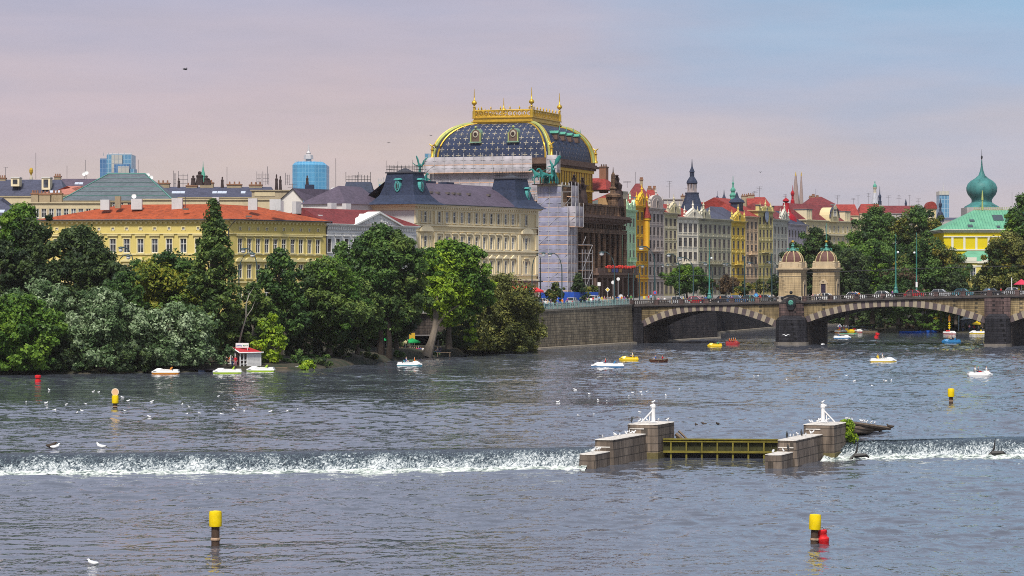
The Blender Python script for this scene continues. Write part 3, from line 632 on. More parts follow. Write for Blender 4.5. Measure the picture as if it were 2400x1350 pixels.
mb = MB(); mb.tube([(0, 0, 0), (0, 0, 2.2)], .05, 5); tag(mb.build('roof_antenna', GUTTER, loc=P(435, 491, 476)), 'thin dark aerial rod standing on the orange tiled roof', 'antenna')
# ------------------------------------------------------------------ white house with a pediment and a maroon roof
WHP = mat('white_plaster', (.62, .61, .60), .85, .10, .3); WHT = mat('white_trim', (.70, .69, .66), .85, .1, .4)
A = Bq; C = (XX(975, 513), 513.0); ZB = zs(492); L, r = frame_of(A, C)
wh = thing('white_house', 'white town house with a carved pediment and maroon roof beside the yellow house', 'house', (A[0] + .05, A[1], ZB), r)
zz = lambda py, D=500: ZZ(py, D) - ZB; eave = zz(533)
xs = [u_of(p, A, C) for p in (771, 791, 811, 832, 853, 874, 895, 916, 937, 958)]
facade(wh, (0, 0, 0), 0, L, 0, eave, [dict(xs=xs, z=zz(592), w=1.15, h=2.4, fm=DKFRAME, tm=WHT, hood='flat'), dict(xs=xs, z=zz(650), w=1.15, h=2.4, fm=DKFRAME, tm=WHT, hood='flat'), dict(xs=xs, z=zz(700), w=1.15, h=2.2, fm=DKFRAME, tm=WHT)], WHP, bands=((zz(611), zz(607), .2), (zz(548), zz(545), .12)), bandm=WHT)
body(wh, (0, 0, 0), 0, L, 13, 0, eave, WHP)
z = cornice(wh, (0, 0, 0), 0, L, eave, WHT, ((.2, .2), (.5, .2), (.62, .1)), 12.5)
mb = MB()
for i in range(int(L / .55)): mb.box(i * .55 + .1, i * .55 + .36, -.34, -.005, eave - .55, eave - .1)
mb.build('dentil_frieze', WHT, wh)
hip(wh, (0, 0, 0), 0, 0, L, 0, 12.5, z, z + 2.9, 0.2, 5.5, ROOF_MAR, iy=5.6, over=.6)
u0, u1 = u_of(826, A, C), u_of(937, A, C); um = (u0 + u1) / 2
pm = thing('x', 'x', 'x') if False else None
mb = MB(); mb.prism([(u0, z), (u1, z), (um, z + 2.1)], -.45, 3.8); pd = mb.build('pediment', WHT, wh)
mb = MB()
for s in (-1, 1):
 e = u0 if s < 0 else u1; mb.frustum([(e - s * -.5, -.85, z - .1), (e - s * .3, -.85, z - .12), (e - s * .3, 2.0, z - .12), (e - s * -.5, 2.0, z - .1)], [(um + s * .02, -.85, z + 2.45), (um + s * .02, -.85, z + 2.12), (um + s * .02, 2.0, z + 2.12), (um + s * .02, 2.0, z + 2.45)])
mb.build('raking_cornice', WHT, pd); mb = MB()
for i in range(60):
 t = random.uniform(-.75, .75); hh = random.uniform(.15, 1.5 * (1 - abs(t)) + .1); mb.ball((um + t * (u1 - u0) / 2, -.47, z + hh), random.uniform(.1, .2), n=5, m=4)
mb.build('relief', WHT, pd)
for px, py, w in ((721, 473, 18), (762, 474, 18), (833, 475, 17), (867, 477, 17)):
 u = u_of(px, A, C) + 1.0 if px > 762 else u_of(px, (A[0], A[1] + 4), (C[0], C[1] + 4)); add_box(wh, 'chimney', CHWHITE, u - .8, u + .8, 5.6, 6.5, z + 1.8, z + 2.9 + 1.1)
mb = MB(); mb.box(u_of(777, A, C) - .5, u_of(777, A, C) + .5, 2.4, 2.9, z + 1.35, z + 1.6); mb.build('skylight', WHITE, wh)
# ------------------------------------------------------------------ cream cafe palace with blue corner roofs
CRM = mat('cream_plaster', (.66, .54, .32), .85, .12, .3); CRMT = mat('cream_trim', (.70, .60, .40), .85, .12, .5); CRMG = mat('side_plaster', (.55, .53, .51), .85, .1, .3)
RUST = stone('rusticated_cream', (.62, .53, .36), (.54, .46, .31), (.2, .16, .11), 1.3, .42, 0, stain=.3)
A = (XX(972, 515), 515.0); C = (XX(1258, 552), 552.0); ZB = zs(540); L, r = frame_of(A, C)
cp = thing('cream_palace', 'large cream palace with ranks of windows and dark blue mansard corner roofs', 'building', (A[0] - .05, A[1] - .1, ZB), r)
def zc(py): return ZZ(py, 534) - ZB
DAt = lambda px: lerp(515, 552, (px - 972) / 286)
eave = zc(494) - .35; UC = lambda px: u_of(px, A, C)
bays = [UC(850 + x / 3.552) for x in (640, 703, 765, 827, 888, 950, 1013, 1073, 1132, 1192, 1252)]
e1 = [UC(850 + x / 3.552) for x in (525,)]; e1s = [UC(850 + x / 3.552) for x in (492, 562)]; e2 = [UC(850 + 1363 / 3.552)]; e2s = [UC(850 + x / 3.552) for x in (1338, 1388)]
top = dict(z=zc(525), h=2.1, fm=WHITE, tm=CRMT, mull=2); mid = dict(z=zc(584), h=2.35, fm=WHITE, tm=CRMT, mull=2); low = dict(z=zc(642), h=2.55, fm=WHITE, tm=CRMT, mull=2)
rows = [dict(xs=bays + e1 + e2, w=.95, **top), dict(xs=bays, w=.95, hood='flat', **mid), dict(xs=e1 + e2, w=1.0, arch=True, **mid), dict(xs=bays, w=.95, hood='tri', **low), dict(xs=e1 + e2, w=1.0, hood='flat', **low), dict(xs=e1s + e2s, w=.45, **{**mid, 'mull': 1}), dict(xs=e1s + e2s, w=.45, **{**low, 'mull': 1}), dict(xs=e1s, w=.45, **{**top, 'mull': 1}),
  dict(xs=[x for x in bays[:-1:2]], z=.8, w=1.7, h=2.9, fm=DKFRAME, tm=CRMT, mull=2, sill=False, name='shop_window')]
gz = zc(657)
facade(cp, (0, 0, 0), 0, L, gz, eave, rows[:-1], CRM, bands=((zc(533), zc(529.5), .3), (zc(545), zc(542.5), .12), (zc(590), zc(586.5), .25), (zc(598), zc(596), .1), (zc(647), zc(644), .22), (zc(658), zc(653.5), .42)), bandm=CRMT)
facade(cp, (0, 0, 0), 0, L, 0, gz, rows[-1:], RUST, name='ground_floor_wall')
def pilaster(x, w, d, spans):
 for p, q in spans: mb = MB(); mb.box(x - w, x + w, -d, .02, zc(p), zc(q)); mb.build('pilaster', CRMT, cp)
for x in [b + 1.2 for b in bays[:-1]] + [bays[0] - 1.25, bays[-1] + 1.2]: pilaster(x, .21, .16, ((528, 498), (585, 549), (643, 600)))
for x in (UC(974.5), UC(1020), UC(1216.5), UC(1257)): pilaster(x, .4, .28, ((643, 598), (584, 548), (528, 497)))
for x in e1 + e2:
 mb = MB(); mb.prism([(x - 2.1, zc(546))] + [(x + 2.1 * math.cos(R(a)), zc(543) + .9 * math.sin(R(a))) for a in range(180, -1, -18)] + [(x + 2.1, zc(546))], -.5, 0); mb.prism([(x - 1.7, zc(545))] + [(x + 1.7 * math.cos(R(a)), zc(543.5) + .55 * math.sin(R(a))) for a in range(180, -1, -18)] + [(x + 1.7, zc(545))], -.53, -.3); mb.build('pediment', CRMT, cp)
body(cp, (0, 0, 0), 0, L, 15, 0, eave, CRMG)
z = cornice(cp, (0, 0, 0), 0, L, eave, CRMT, ((.25, .35), (.3, .35), (.75, .25), (.95, .18)), 14.5)
mb = MB()
for i in range(int(L / .8)): mb.box(i * .8 + .15, i * .8 + .5, -.72, -.1, eave + .36, eave + .69)
mb.build('corbel_frieze', CRMT, cp)
mb = MB(); mb.tube([(-.9, -1, z + .08), (L + .9, -1, z + .08)], .12, 6); mb.build('rain_gutter', GUTTER, cp)
mb = MB(); zt = ZZ(434, 545) - ZB
mb.grid([[(2, -.7, z), (L - 2, -.7, z)], [(2, 5.2, zt - 1.2), (L - 2, 5.2, zt - 1.2)], [(2, 8, zt), (L - 2, 8, zt)], [(2, 15, z), (L - 2, 15, z)]]); mb.build('roof', ROOF_PUR, cp)
def mansard(x0, x1, y0, y1, z0, z1, ins, name, ovals):
 mb = MB(); prof = [(-.75, 0), (-.2, .09), (.42, .3), (.78, .62), (.95, .93), (1, 1)]
 lp = []
 for k, t in prof:
  i = ins * k; lp.append([(x0 + i, y0 + i, z0 + (z1 - z0) * t), (x1 - i, y0 + i, z0 + (z1 - z0) * t), (x1 - i, y1 - i, z0 + (z1 - z0) * t), (x0 + i, y1 - i, z0 + (z1 - z0) * t)])
 for a, b in zip(lp, lp[1:]): mb.frustum(a, b, 0, False)
 i = ins; mb.poly(lp[-1]); mb.box(x0 + i - .25, x1 - i + .25, y0 + i - .25, y1 - i + .25, z1, z1 + .25, 1)
 mb.M = Matrix.Translation(((x0 + x1) / 2, (y0 + y1) / 2, z1 + .25)); mb.lathe([((x1 - x0) / 2 - ins, 0), (.9, .45), (.3, .75)], 4, rot=R(45), mi=1); mb.M = None
 o = mb.build(name, [ROOF_DK, GUTTER], cp)
 cb = MB(); zc_ = z1 + .25; q = ins - .1
 ring = [(x0 + q, y0 + q), (x1 - q, y0 + q), (x1 - q, y1 - q), (x0 + q, y1 - q), (x0 + q, y0 + q)]
 for (a, b), (c, d) in zip(ring, ring[1:]):
  for h in (.5, 1.0): cb.tube([(a, b, zc_ + h), (c, d, zc_ + h)], .035, 4)
  n = 7
  for j in range(n): cb.tube([(lerp(a, c, j / n), lerp(b, d, j / n), zc_), (lerp(a, c, j / n), lerp(b, d, j / n), zc_ + (2.2 if j == 0 else 1.35))], .035, 4)
 cb.build('roof_cresting', BLK, o)
 for (x, y, zv, side) in ovals:
  ov = MB(); ov.M = Matrix.Translation((x, y, zv)) @ Matrix.Rotation(side, 4, 'Z') @ Matrix.Scale(.7, 4)
  pr = lambda r1, r2, y_: [(r1 * math.cos(R(t)), y_, r2 * math.sin(R(t))) for t in range(0, 360, 24)]
  ov.frustum(pr(.85, 1.55, .9), pr(.85, 1.55, -.35)); ov.frustum(pr(.6, 1.25, -.36), pr(.55, 1.2, -.42), 1); ov.frustum(pr(.42, 1.0, -.43), pr(.4, .95, -.5), 0); ov.frustum(pr(.3, .8, -.51), pr(.28, .75, -.53), 2)
  ov.box(-.95, .95, -.6, 1.2, 1.62, 1.76, 0); ov.prism([(-.8, 1.76)] + [(.8 * math.cos(R(t)), 1.76 + .36 * math.sin(R(t))) for t in range(180, -1, -30)], -.6, 1.2, 0)
  ov.build('oval_dormer', [PATB, ROOF_DK, GLASS], o)
 return o
PATB = mat('bright_patina', (.085, .34, .32), .55, .25, 1.0)
zt1, zt2 = ZZ(409, 525) - ZB, ZZ(421, 552) - ZB
mansard(-.4, 6.8, -.4, 9.0, z, zt1, 1.75, 'corner_roof', [(3.1, .55, z + 3.5, 0), (.55, 4.2, z + 3.5, R(-90))])
mansard(L - 7.8, L + .4, -.4, 8.0, z, zt2, 1.75, 'corner_roof', [(L - 2.4, .55, z + 2.9, 0)])
for px0, px1, t in ((1023, 1066, 423), (1091, 1109, 427), (1110, 1126, 432)):
 u0, u1 = UC(px0) + 5.5, UC(px1) + 5.5; D = 515 + 37 * (px0 - 972) / 286 + 9; add_box(cp, 'chimney', ROOF_DK, u0, u1, 8, 10, zt - 2, ZZ(t, D) - ZB)
for x in (590, 655, 715, 800, 850, 895, 980, 1150):
 px = 850 + x / 3.648; u = UC(px) + 2.2; add_box(cp, 'skylight', DKFRAME, u - .35, u + .35, 3.0, 3.7, z + 2.35, z + 2.75)
mb = MB(); mb.quad((-.01, 0, zc(560)), (-.01, 15, zc(560)), (-.01, 15, eave), (-.01, 0, eave)); mb.build('side_wall', CRMG, cp)
hip(cp, (0, 0, 0), 0, -9, 3, 9.5, 20, z, z + 3.6, 5, 0, ROOF_PUR, name='rear_roof'); body(cp, (-9, 9.5, 0), 0, 10, 10, 0, z, CRMG); mb = MB(); mb.quad((-9, 9.5, 0), (1, 9.5, 0), (1, 9.5, z), (-9, 9.5, z)); mb.build('rear_wing', CRMG, cp)
def lettering(root, text, m, loc, rot, size, name='lettering'):
 cu = bpy.data.curves.new(name, 'FONT'); cu.body = text; cu.size = size; cu.extrude = .03; cu.align_x = 'CENTER'
 t = bpy.data.objects.new(name, cu); COL.objects.link(t); me = t.to_mesh().copy(); bpy.data.objects.remove(t); me.materials.clear(); me.materials.append(m)
 o = link(name, me, root, loc); o.rotation_euler = rot; return o
lettering(cp, 'KAVÁRNA  SLAVIA', GUTTER, (UC(1236), -.5, zc(663.5)), (R(90), 0, 0), .75)
REDAW = paint('red_awning_cloth', (.62, .02, .03), .8, .12); AWN2 = paint('orange_awning_cloth', (.62, .09, .04), .8, .12)
for px0, px1, mm, lab in ((1222, 1250, REDAW, 'red awning sloping over the cafe corner window'), (1198, 1214, AWN2, 'orange red awning over the cafe window half behind the leaves')):
 u0, u1 = UC(px0), UC(px1); mb = MB(); zt_, zb_ = zc(670), zc(682)
 mb.frustum([(u0, 0, zt_ - .1), (u1, 0, zt_ - .1), (u1 + .5, -2.2, zb_ - .1), (u0 - .5, -2.2, zb_ - .1)], [(u0, 0, zt_), (u1, 0, zt_), (u1 + .5, -2.2, zb_), (u0 - .5, -2.2, zb_)])
 mb.quad((u0 - .5, -2.21, zb_ - .35), (u1 + .5, -2.21, zb_ - .35), (u1 + .5, -2.21, zb_), (u0 - .5, -2.21, zb_)); mb.build('awning', mm, cp)['label'] = lab
mb = MB(); u = UC(1121); mb.box(u - 1.0, u + 1.0, -.32, -.03, zc(600), zc(588.5), 0); mb.box(u - .75, u + .75, -.36, -.31, zc(598.5), zc(591), 1); mb.build('hanging_sign', [paint('sign_red', (.3, .05, .05)), paint('sign_gold', (.6, .4, .1))], cp)
# ------------------------------------------------------------------ domed theatre wrapped in scaffolding
TA = R(-19.0); e1 = Vector((math.cos(TA), math.sin(TA), 0)); e2 = Vector((-math.sin(TA), math.cos(TA), 0))
TO = Vector((8.58, 620, 0)); ZB = zs(620)          # front right corner of the dome, street level
th = thing('domed_theatre', 'domed theatre with a gilded roof crown, starred blue dome and dark stone side', 'theatre', (TO.x, TO.y, ZB), TA)
def TD(x, y): return (TO + e1 * x + e2 * y).y
def TZ(py, x=0, y=0): return ZZ(py, TD(x, y)) - ZB
GOLD = mat('gilding', (.52, .33, .035), .45, .3, 1.5, metal=.55, streak=False, spec=.6); GOLDG = mat('green_gold', (.36, .40, .14), .5, .3, 1.2, metal=.2)
DOME = tiles('dome_slate', (.020, .032, .075), .32, .3, .5); STAR = mat('star_ornament', (.40, .36, .28), .6, .2, 2.0); BROWN = stone('theatre_stone', (.22, .135, .085), (.15, .095, .065), (.06, .04, .03), 1.2, .5, R(-19), stain=.6)
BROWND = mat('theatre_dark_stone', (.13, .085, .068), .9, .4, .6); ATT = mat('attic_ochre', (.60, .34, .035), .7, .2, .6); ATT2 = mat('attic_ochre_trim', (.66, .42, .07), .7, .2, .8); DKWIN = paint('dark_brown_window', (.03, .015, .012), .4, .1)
W, LD = 28.1, 32.6; zb = TZ(369); zt = TZ(290, -10, 8)
cxm, cym = -W / 2 + .7, LD / 2; hw, hl = 7.0, 10.4
def ring(t):
 k = 1 - math.cos(t * R(86)); hgt = math.sin(t * R(86)) / math.sin(R(86)); k /= 1 - math.cos(R(86))
 x0, x1 = lerp(-W, cxm - hw, k), lerp(0, cxm + hw, k); y0, y1 = lerp(0, cym - hl, k), lerp(LD, cym + hl, k)
 z = lerp(zb, zt, hgt); return [Vector((x0, y0, z)), Vector((x1, y0, z)), Vector((x1, y1, z)), Vector((x0, y1, z))]
NR = 16; rings = [ring(i / NR) for i in range(NR + 1)]
mb = MB()
for a, b in zip(rings, rings[1:]): mb.frustum(a, b, 0, False)
mb.poly(rings[-1]); dome = mb.build('dome', DOME, th)
def face_pt(side, u, t):
 r = ring(t); a, b = (r[0], r[1]) if side == 0 else (r[1], r[2]); p = a.lerp(b, u)
 r2 = ring(min(1, t + .02)); a2, b2 = (r2[0], r2[1]) if side == 0 else (r2[1], r2[2])
 up = (a2.lerp(b2, .5) - a.lerp(b, .5)).normalized(); ri = (b - a).normalized(); return p, ri, up, ri.cross(up)
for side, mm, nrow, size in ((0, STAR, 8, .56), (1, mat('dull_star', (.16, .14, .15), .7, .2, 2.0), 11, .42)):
 mb = MB(); wd_ = W if side == 0 else LD
 for i in range(nrow):
  t = .06 + .9 * i / nrow; r = ring(t); half = (r[1] - r[0]).length / 2 if side == 0 else (r[2] - r[1]).length / 2; sp = 2.7
  n = int(half / sp) + 1
  for j in range(-n, n + 1):
   for sub in (0, 1):
    x = (j + (.5 if (i % 2) else 0) + .5 * sub) * sp
    if abs(x) > half - 1.5: continue
    p, ri, up, nn = face_pt(side, .5 + x / (2 * half), t)
    s = size if sub == 0 else size * .3
    if nn.dot(Vector((0, -1, .3)) if side == 0 else Vector((1, 0, .3))) < 0: nn = -nn
    q = p + nn * .05
    if sub == 0:
     for a_, b_ in ((ri, up), (up, -ri)):
      mb.quad(q - a_ * s - b_ * .055, q + a_ * s - b_ * .055, q + a_ * s + b_ * .055, q - a_ * s + b_ * .055); q = q + nn * .004
     for dd in (ri, -ri, up, -up): mb.quad(q + dd * s * .62 - ri * .11 + nn * .01, q + dd * s * .62 - up * .11 + nn * .01, q + dd * s * .62 + ri * .11 + nn * .01, q + dd * s * .62 + up * .11 + nn * .01)
    else: mb.quad(q - ri * s, q - up * s, q + ri * s, q + up * s)
 mb.build('star_pattern', mm, dome)
for c in (0, 1, 2):
 mb = MB(); pts = [r[c] for r in rings]; out = Vector(((-.3, -.1, .1), (.12, -.12, .1), (.3, .2, .1))[c])
 mb.tube([p + out * .5 for p in pts], .42, 8, 0); mb.tube([p + out * 1.8 for p in pts], .2, 6, 1)
 for d in ((Vector((1.0, -.15, 0)),) if c == 0 else (Vector((-1.0, -.15, 0)), Vector((.15, 1.1, 0))) if c == 1 else (Vector((.15, -1.1, 0)),)):
  mb.tube([p + d * (1 - .1 * i / NR) for i, p in enumerate(pts)], .22, 6, 1)
 mb.build('gilded_rib', [GOLDG, GOLD], dome, smooth=True)
px0, px1, py0, py1 = cxm - hw, cxm + hw, cym - hl, cym + hl
mb = MB(); z = zt
for o_, h in ((.15, .35), (.55, .22), (.25, .4), (.1, .3), (.45, .2)):
 mb.box(px0 - o_, px1 + o_, py0 - o_, py1 + o_, z, z + h, 0); z += h
crown = mb.build('roof_crown', GOLD, th); zp = z; hp = 1.6
mb = MB(); mb2 = MB()
for (a, b) in (((px0, py0), (px1, py0)), ((px1, py0), (px1, py1)), ((px1, py1), (px0, py1)), ((px0, py1), (px0, py0))):
 A_, B_ = Vector((*a, zp)), Vector((*b, zp)); u = (B_ - A_).normalized(); Ln = (B_ - A_).length; n = int(Ln / 1.15)
 for h in (.08, hp): mb.tube([A_ + Vector((0, 0, h)), B_ + Vector((0, 0, h))], .15, 5)
 for i in range(n):
  c = A_ + u * (Ln * (i + .5) / n) + Vector((0, 0, hp / 2 + .04)); rr = .62
  mb.tube([c + u * (rr * math.cos(R(k * 45))) + Vector((0, 0, rr * math.sin(R(k * 45)))) for k in range(9)], .11, 4)
  mb.tube([c - u * .55 - Vector((0, 0, .75)), c + u * .55 + Vector((0, 0, .75))], .07, 4); mb.tube([c + u * .55 - Vector((0, 0, .75)), c - u * .55 + Vector((0, 0, .75))], .07, 4)
  q = A_ + u * (Ln * i / n); mb.box(q.x - .1, q.x + .1, q.y - .1, q.y + .1, zp, zp + hp)
  if i % 2: mb.tube([c + Vector((0, 0, hp / 2)), c + Vector((0, 0, hp / 2 + .5)), c + Vector((0, 0, hp / 2 + .95))], [.07, .2, .02], 5)
mb.build('lattice_parapet', GOLD, crown)
for (x, y), k in (((px0, py0), .8), ((px1, py0), .8), ((px1, py1), .8), ((px0, py1), .7)):
 mb = MB(); mb.lathe([(.45, 0), (.45, 1.9), (.3, 2.0), (.24, 2.9), (.42, 3.0), (.2, 3.3), (.22, 3.6), (.62, 4.0), (.66, 4.4), (.45, 4.8), (.16, 5.1), (.12, 6.2), (.05, 8.4)], 8, (x, y, zp)); o = mb.build('finial', GOLD, crown, smooth=True); o.scale = (1, 1, k)
 o.location = (0, 0, zp * (1 - k))
def dormer(side, u, t, big):
 p, ri, up, nn = face_pt(side, u, t); root_M = Matrix.Translation(p) @ Matrix.Rotation(0 if side == 0 else R(90), 4, 'Z'); mb = MB(); mb.M = root_M
 if big:
  arch_ = lambda w, h, y: [(-w, y, -1.2), (w, y, -1.2), (w, y, h * .4)] + [(w * math.cos(R(a)), y, h * .4 + w * math.sin(R(a))) for a in range(20, 161, 20)] + [(-w, y, h * .4)]
  mb.frustum(arch_(1.2, 1.6, 3.5), arch_(1.2, 1.6, -.9), 0); mb.frustum(arch_(1.0, 1.5, -.91), arch_(.95, 1.4, -1.1), 1)
  pr = lambda r, y: [(r * math.cos(R(a)), y, .45 + 1.15 * r * math.sin(R(a))) for a in range(0, 360, 30)]
  mb.frustum(pr(.7, -1.11), pr(.6, -1.3), 2); mb.frustum(pr(.42, -1.31), pr(.4, -1.33), 3); mb.box(-1.45, 1.45, -1.35, .4, -1.5, -1.2, 0); mb.ball((0, -1.0, 2.1), .3, 4); mb.box(-1.25, -1.0, -1.2, -.9, -1.2, .8, 4); mb.box(1.0, 1.25, -1.2, -.9, -1.2, .8, 4)
  mb.build('round_dormer', [mat('dull_green_copper', (.17, .27, .20), .6, .3, 1.0), BROWND, STAR, DKWIN, GOLDG], dome)
 else:
  mb.prism([(-.75, -1.2), (.75, -1.2), (.75, .2), (-.75, .2)], -1.4, 2.0, 1); mb.box(-.4, .4, -1.42, -1.38, -.9, .1, 2); mb.prism([(-1.0, .2), (1.0, .2), (1.0, .32), (0, .85), (-1.0, .32)], -1.6, 2.2, 0); mb.tube([(0, -1.7, 1.0), (0, -1.7, 2.0)], [.12, .02], 5, 0)
  mb.build('hooded_dormer', [COPPER, BROWND, DKWIN], dome)
dormer(0, .335, .44, 1); dormer(0, .70, .44, 1)
for u in (.2, .38, .56, .74): dormer(1, u, .5, 0)
mb = MB(); zc1 = zb
for o_, h in ((.5, .55), (.9, .35), (1.3, .5), (.7, .5)):
 mb.box(-W - o_, o_, -o_, LD + o_, zc1 - h, zc1); zc1 -= h
mb.build('attic_cornice', BROWND, th)
mb = MB()
for (x, y) in ((-W - .3, -.3), (.6, -.6), (.6, LD + .6)):
 mb.lathe([(.55, 0), (.5, .5), (.3, .7), (.28, 2.0), (.5, 2.2), (.25, 2.4), (.2, 2.9)], 8, (x, y, zb)); mb.tube([(x - .7, y, zb + 3.5), (x, y, zb + 3.0), (x + .7, y, zb + 3.5)], [.1, .22, .1], 5)
mb.build('gilt_pedestal', GOLD, th, smooth=True)
za = TZ(446, 0, 0)
nwin = 8; ystep = LD / 8.6
wlist = [dict(xs=[2.1 + ystep * i for i in range(nwin)], z=za + 2.0, w=2.3, h=3.7, fm=DKWIN, tm=ATT2, mull=1, trans=(), sill=False, surround=False, depth=.06)]
facade(th, (0, 0, 0), R(90), LD, za - 3, zc1, [dict(wlist[0], gm=DKWIN)], ATT, name='attic_wall', depth=.06)
mb = MB()
for i in range(nwin + 1):
 y = 2.1 + ystep * (i - .5); mb.box(-.01, .05, y - .35, y + .35, za + .8, zc1 - .4)
mb.box(-.01, .4, 0, LD, zc1 - .7, zc1 - .002); mb.box(-.01, .3, 0, LD, za + .5, za + .9); mb.build('attic_pilaster', ATT2, th)
body(th, (-W, 0, 0), 0, W, LD, za - 3, zc1, ATT, 'attic_rear'); mb = MB(); mb.quad((-W, .02, za - 8), (0, .02, za - 8), (0, .02, zc1), (-W, .02, zc1)); mb.build('attic_front', BROWN, th)
SX = 6.2; LY = 36.5; y0s = -4.0; zmc = ZZ(500, 615) - ZB; zmb = zmc + 2.6
def side(y): return y
body(th, (-W - 4, y0s, 0), 0, W + 4 + SX, LY - y0s, 0, zmc, BROWN, 'main_wall'); mb = MB(); mb.quad((-W - 4, y0s, 0), (SX, y0s, 0), (SX, y0s, zmc), (-W - 4, y0s, zmc)); mb.build('front_wall', BROWN, th)
mb = MB(); z = zmc - 2.0
for o_, h in ((.5, .4), (.9, .4), (1.5, .5), (1.9, .4), (1.6, .3)):
 mb.box(-W - 4 - o_, SX + o_, y0s - o_, LY + o_, z, z + h); z += h
for i in range(40): mb.box(SX + .3, SX + 1.6, y0s + i * 1.1, y0s + i * 1.1 + .45, zmc - 1.35, zmc - .75)
mb.build('main_cornice', BROWND, th)
mb = MB(); mb.box(SX - 1.2, SX - .3, y0s, LY, zmc, zmc + 2.4)
for i in range(12): mb.box(SX - 1.4, SX - .1, y0s + i * 3.9, y0s + i * 3.9 + .9, zmc, zmc + 2.7)
mb.box(SX - 1.5, SX, y0s, LY, zmc + 2.2, zmc + 2.55); mb.build('roof_parapet', BROWN, th)
mb = MB(); lo = MB()
for i in range(10):
 y = y0s + 2.5 + i * 4.25
 mb.lathe([(.62, 0), (.55, .4), (.5, 6.2), (.45, 9.4), (.7, 10.2)], 8, (SX + .55, y, zmc - 13.4))
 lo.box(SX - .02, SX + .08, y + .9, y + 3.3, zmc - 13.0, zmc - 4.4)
mb.box(SX - .01, SX + 1.0, y0s, LY, zmc - 4.2, zmc - 3.2); mb.box(SX - .01, SX + .9, y0s, LY, zmc - 13.9, zmc - 13.3)
for i in range(24): mb.box(SX - .01, SX + .35, y0s + .5 + i * 1.8, y0s + 1.1 + i * 1.8, zmc - 3.1, zmc - 2.05)
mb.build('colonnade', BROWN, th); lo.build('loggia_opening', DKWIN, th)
mb = MB(); yb0, yb1 = 6, 37; zl = ZZ(640, 640) - ZB
mb.box(SX, SX + 3.2, yb0, yb1, zl - 1.1, zl - .5); mb.box(SX, SX + 3.8, yb0 - .5, yb1 + .5, zl - .5, zl); mb.box(SX + 2.8, SX + 3.3, yb0, yb1, zl, zl + 1.1); mb.box(SX + 2.5, SX + 3.6, yb1 - 3, yb1, zl, zl + 1.6)
for i in range(9): mb.box(SX + 1.6, SX + 3.0, yb0 + i * 4.1, yb0 + i * 4.1 + 1.3, 0, zl - 1.1)
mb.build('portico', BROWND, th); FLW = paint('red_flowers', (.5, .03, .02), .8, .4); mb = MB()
for i in range(130): mb.ball((SX + 3.4, random.uniform(12, 36), zl + 1.15 + random.uniform(0, .45)), random.uniform(.12, .3), n=5, m=4)
mb.build('flower_box', FLW, th)
mb = MB()
for i, c in enumerate((0, 1, 1, 0)): mb.box(SX + 3.32, SX + 3.36, 14 + i * 3, 16 + i * 3, zl + .15, zl + 1.0, c)
mb.build('poster_band', [paint('ochre_poster', (.5, .25, .05)), paint('blue_poster', (.05, .07, .3))], th)
mb = MB(); mb.box(1, SX - 2, LD + 1, LD + 14, zmc, zmc + 4.6, 0); mb.build('rear_block', mat('theatre_ochre_stone', (.38, .24, .12), .9, .3, .5), th)
hip(th, (0, 0, 0), 0, -6, 2.6, LD + 2, LD + 15, zmc + 6.6, zmc + 9.6, 2, 2, ROOF_RED, name='rear_roof')
mb = MB(); mb.box(SX - 2.2, SX - 1.8, LD + 1, LD + 15, zmc + 6.2, zmc + 6.5)
for i in range(16): mb.box(SX - 2.15, SX - 1.85, LD + 1 + i * .9, LD + 1.4 + i * .9, zmc + 4.8, zmc + 6.2)
mb.box(SX - 2.2, SX - 1.8, LD + 1, LD + 15, zmc + 4.6, zmc + 4.8); mb.build('roof_balustrade', STAR, th)
add_box(th, 'chimney', BRICKC, -.8, .9, LD + 8, LD + 10, zmc + 6, zmc + 12.4, BROWND, pots=3)
mb = MB(); mb.lathe([(1.5, 0), (1.4, 5.0), (1.9, 5.3), (1.9, 5.8), (.8, 6.2), (.7, 7.0), (1.0, 7.3), (.6, 7.8), (.5, 10.6), (.15, 11.2), (.05, 12.4)], 8, (SX - 1.5, LY - 2.5, zmc - .5)); mb.build('corner_turret', BROWN, th)
STAT = mat('dark_statue_stone', (.045, .03, .028), .8, .4, 1.0)
for (y, k) in ((-2, 1.2), (1.2, 1.6), (4.4, 1.1), (7.5, 1.5), (35, 1.9), (37, 1.3)):
 mb = MB(); mb.lathe([(.9 * k, 0), (.75 * k, 1.2 * k), (.55 * k, 2.0 * k), (.7 * k, 2.7 * k), (.25 * k, 3.1 * k), (.33 * k, 3.5 * k), (.1, 3.9 * k)], 7, (SX - .8, y, zmc + 2.5)); mb.tube([(SX - .8, y, zmc + 2.5 + 2.4 * k), (SX - .4, y - .9 * k, zmc + 2.5 + 3.0 * k), (SX - .2, y - 1.2 * k, zmc + 2.5 + 3.9 * k)], .25 * k, 5); mb.build('parapet_statue', STAT, th)
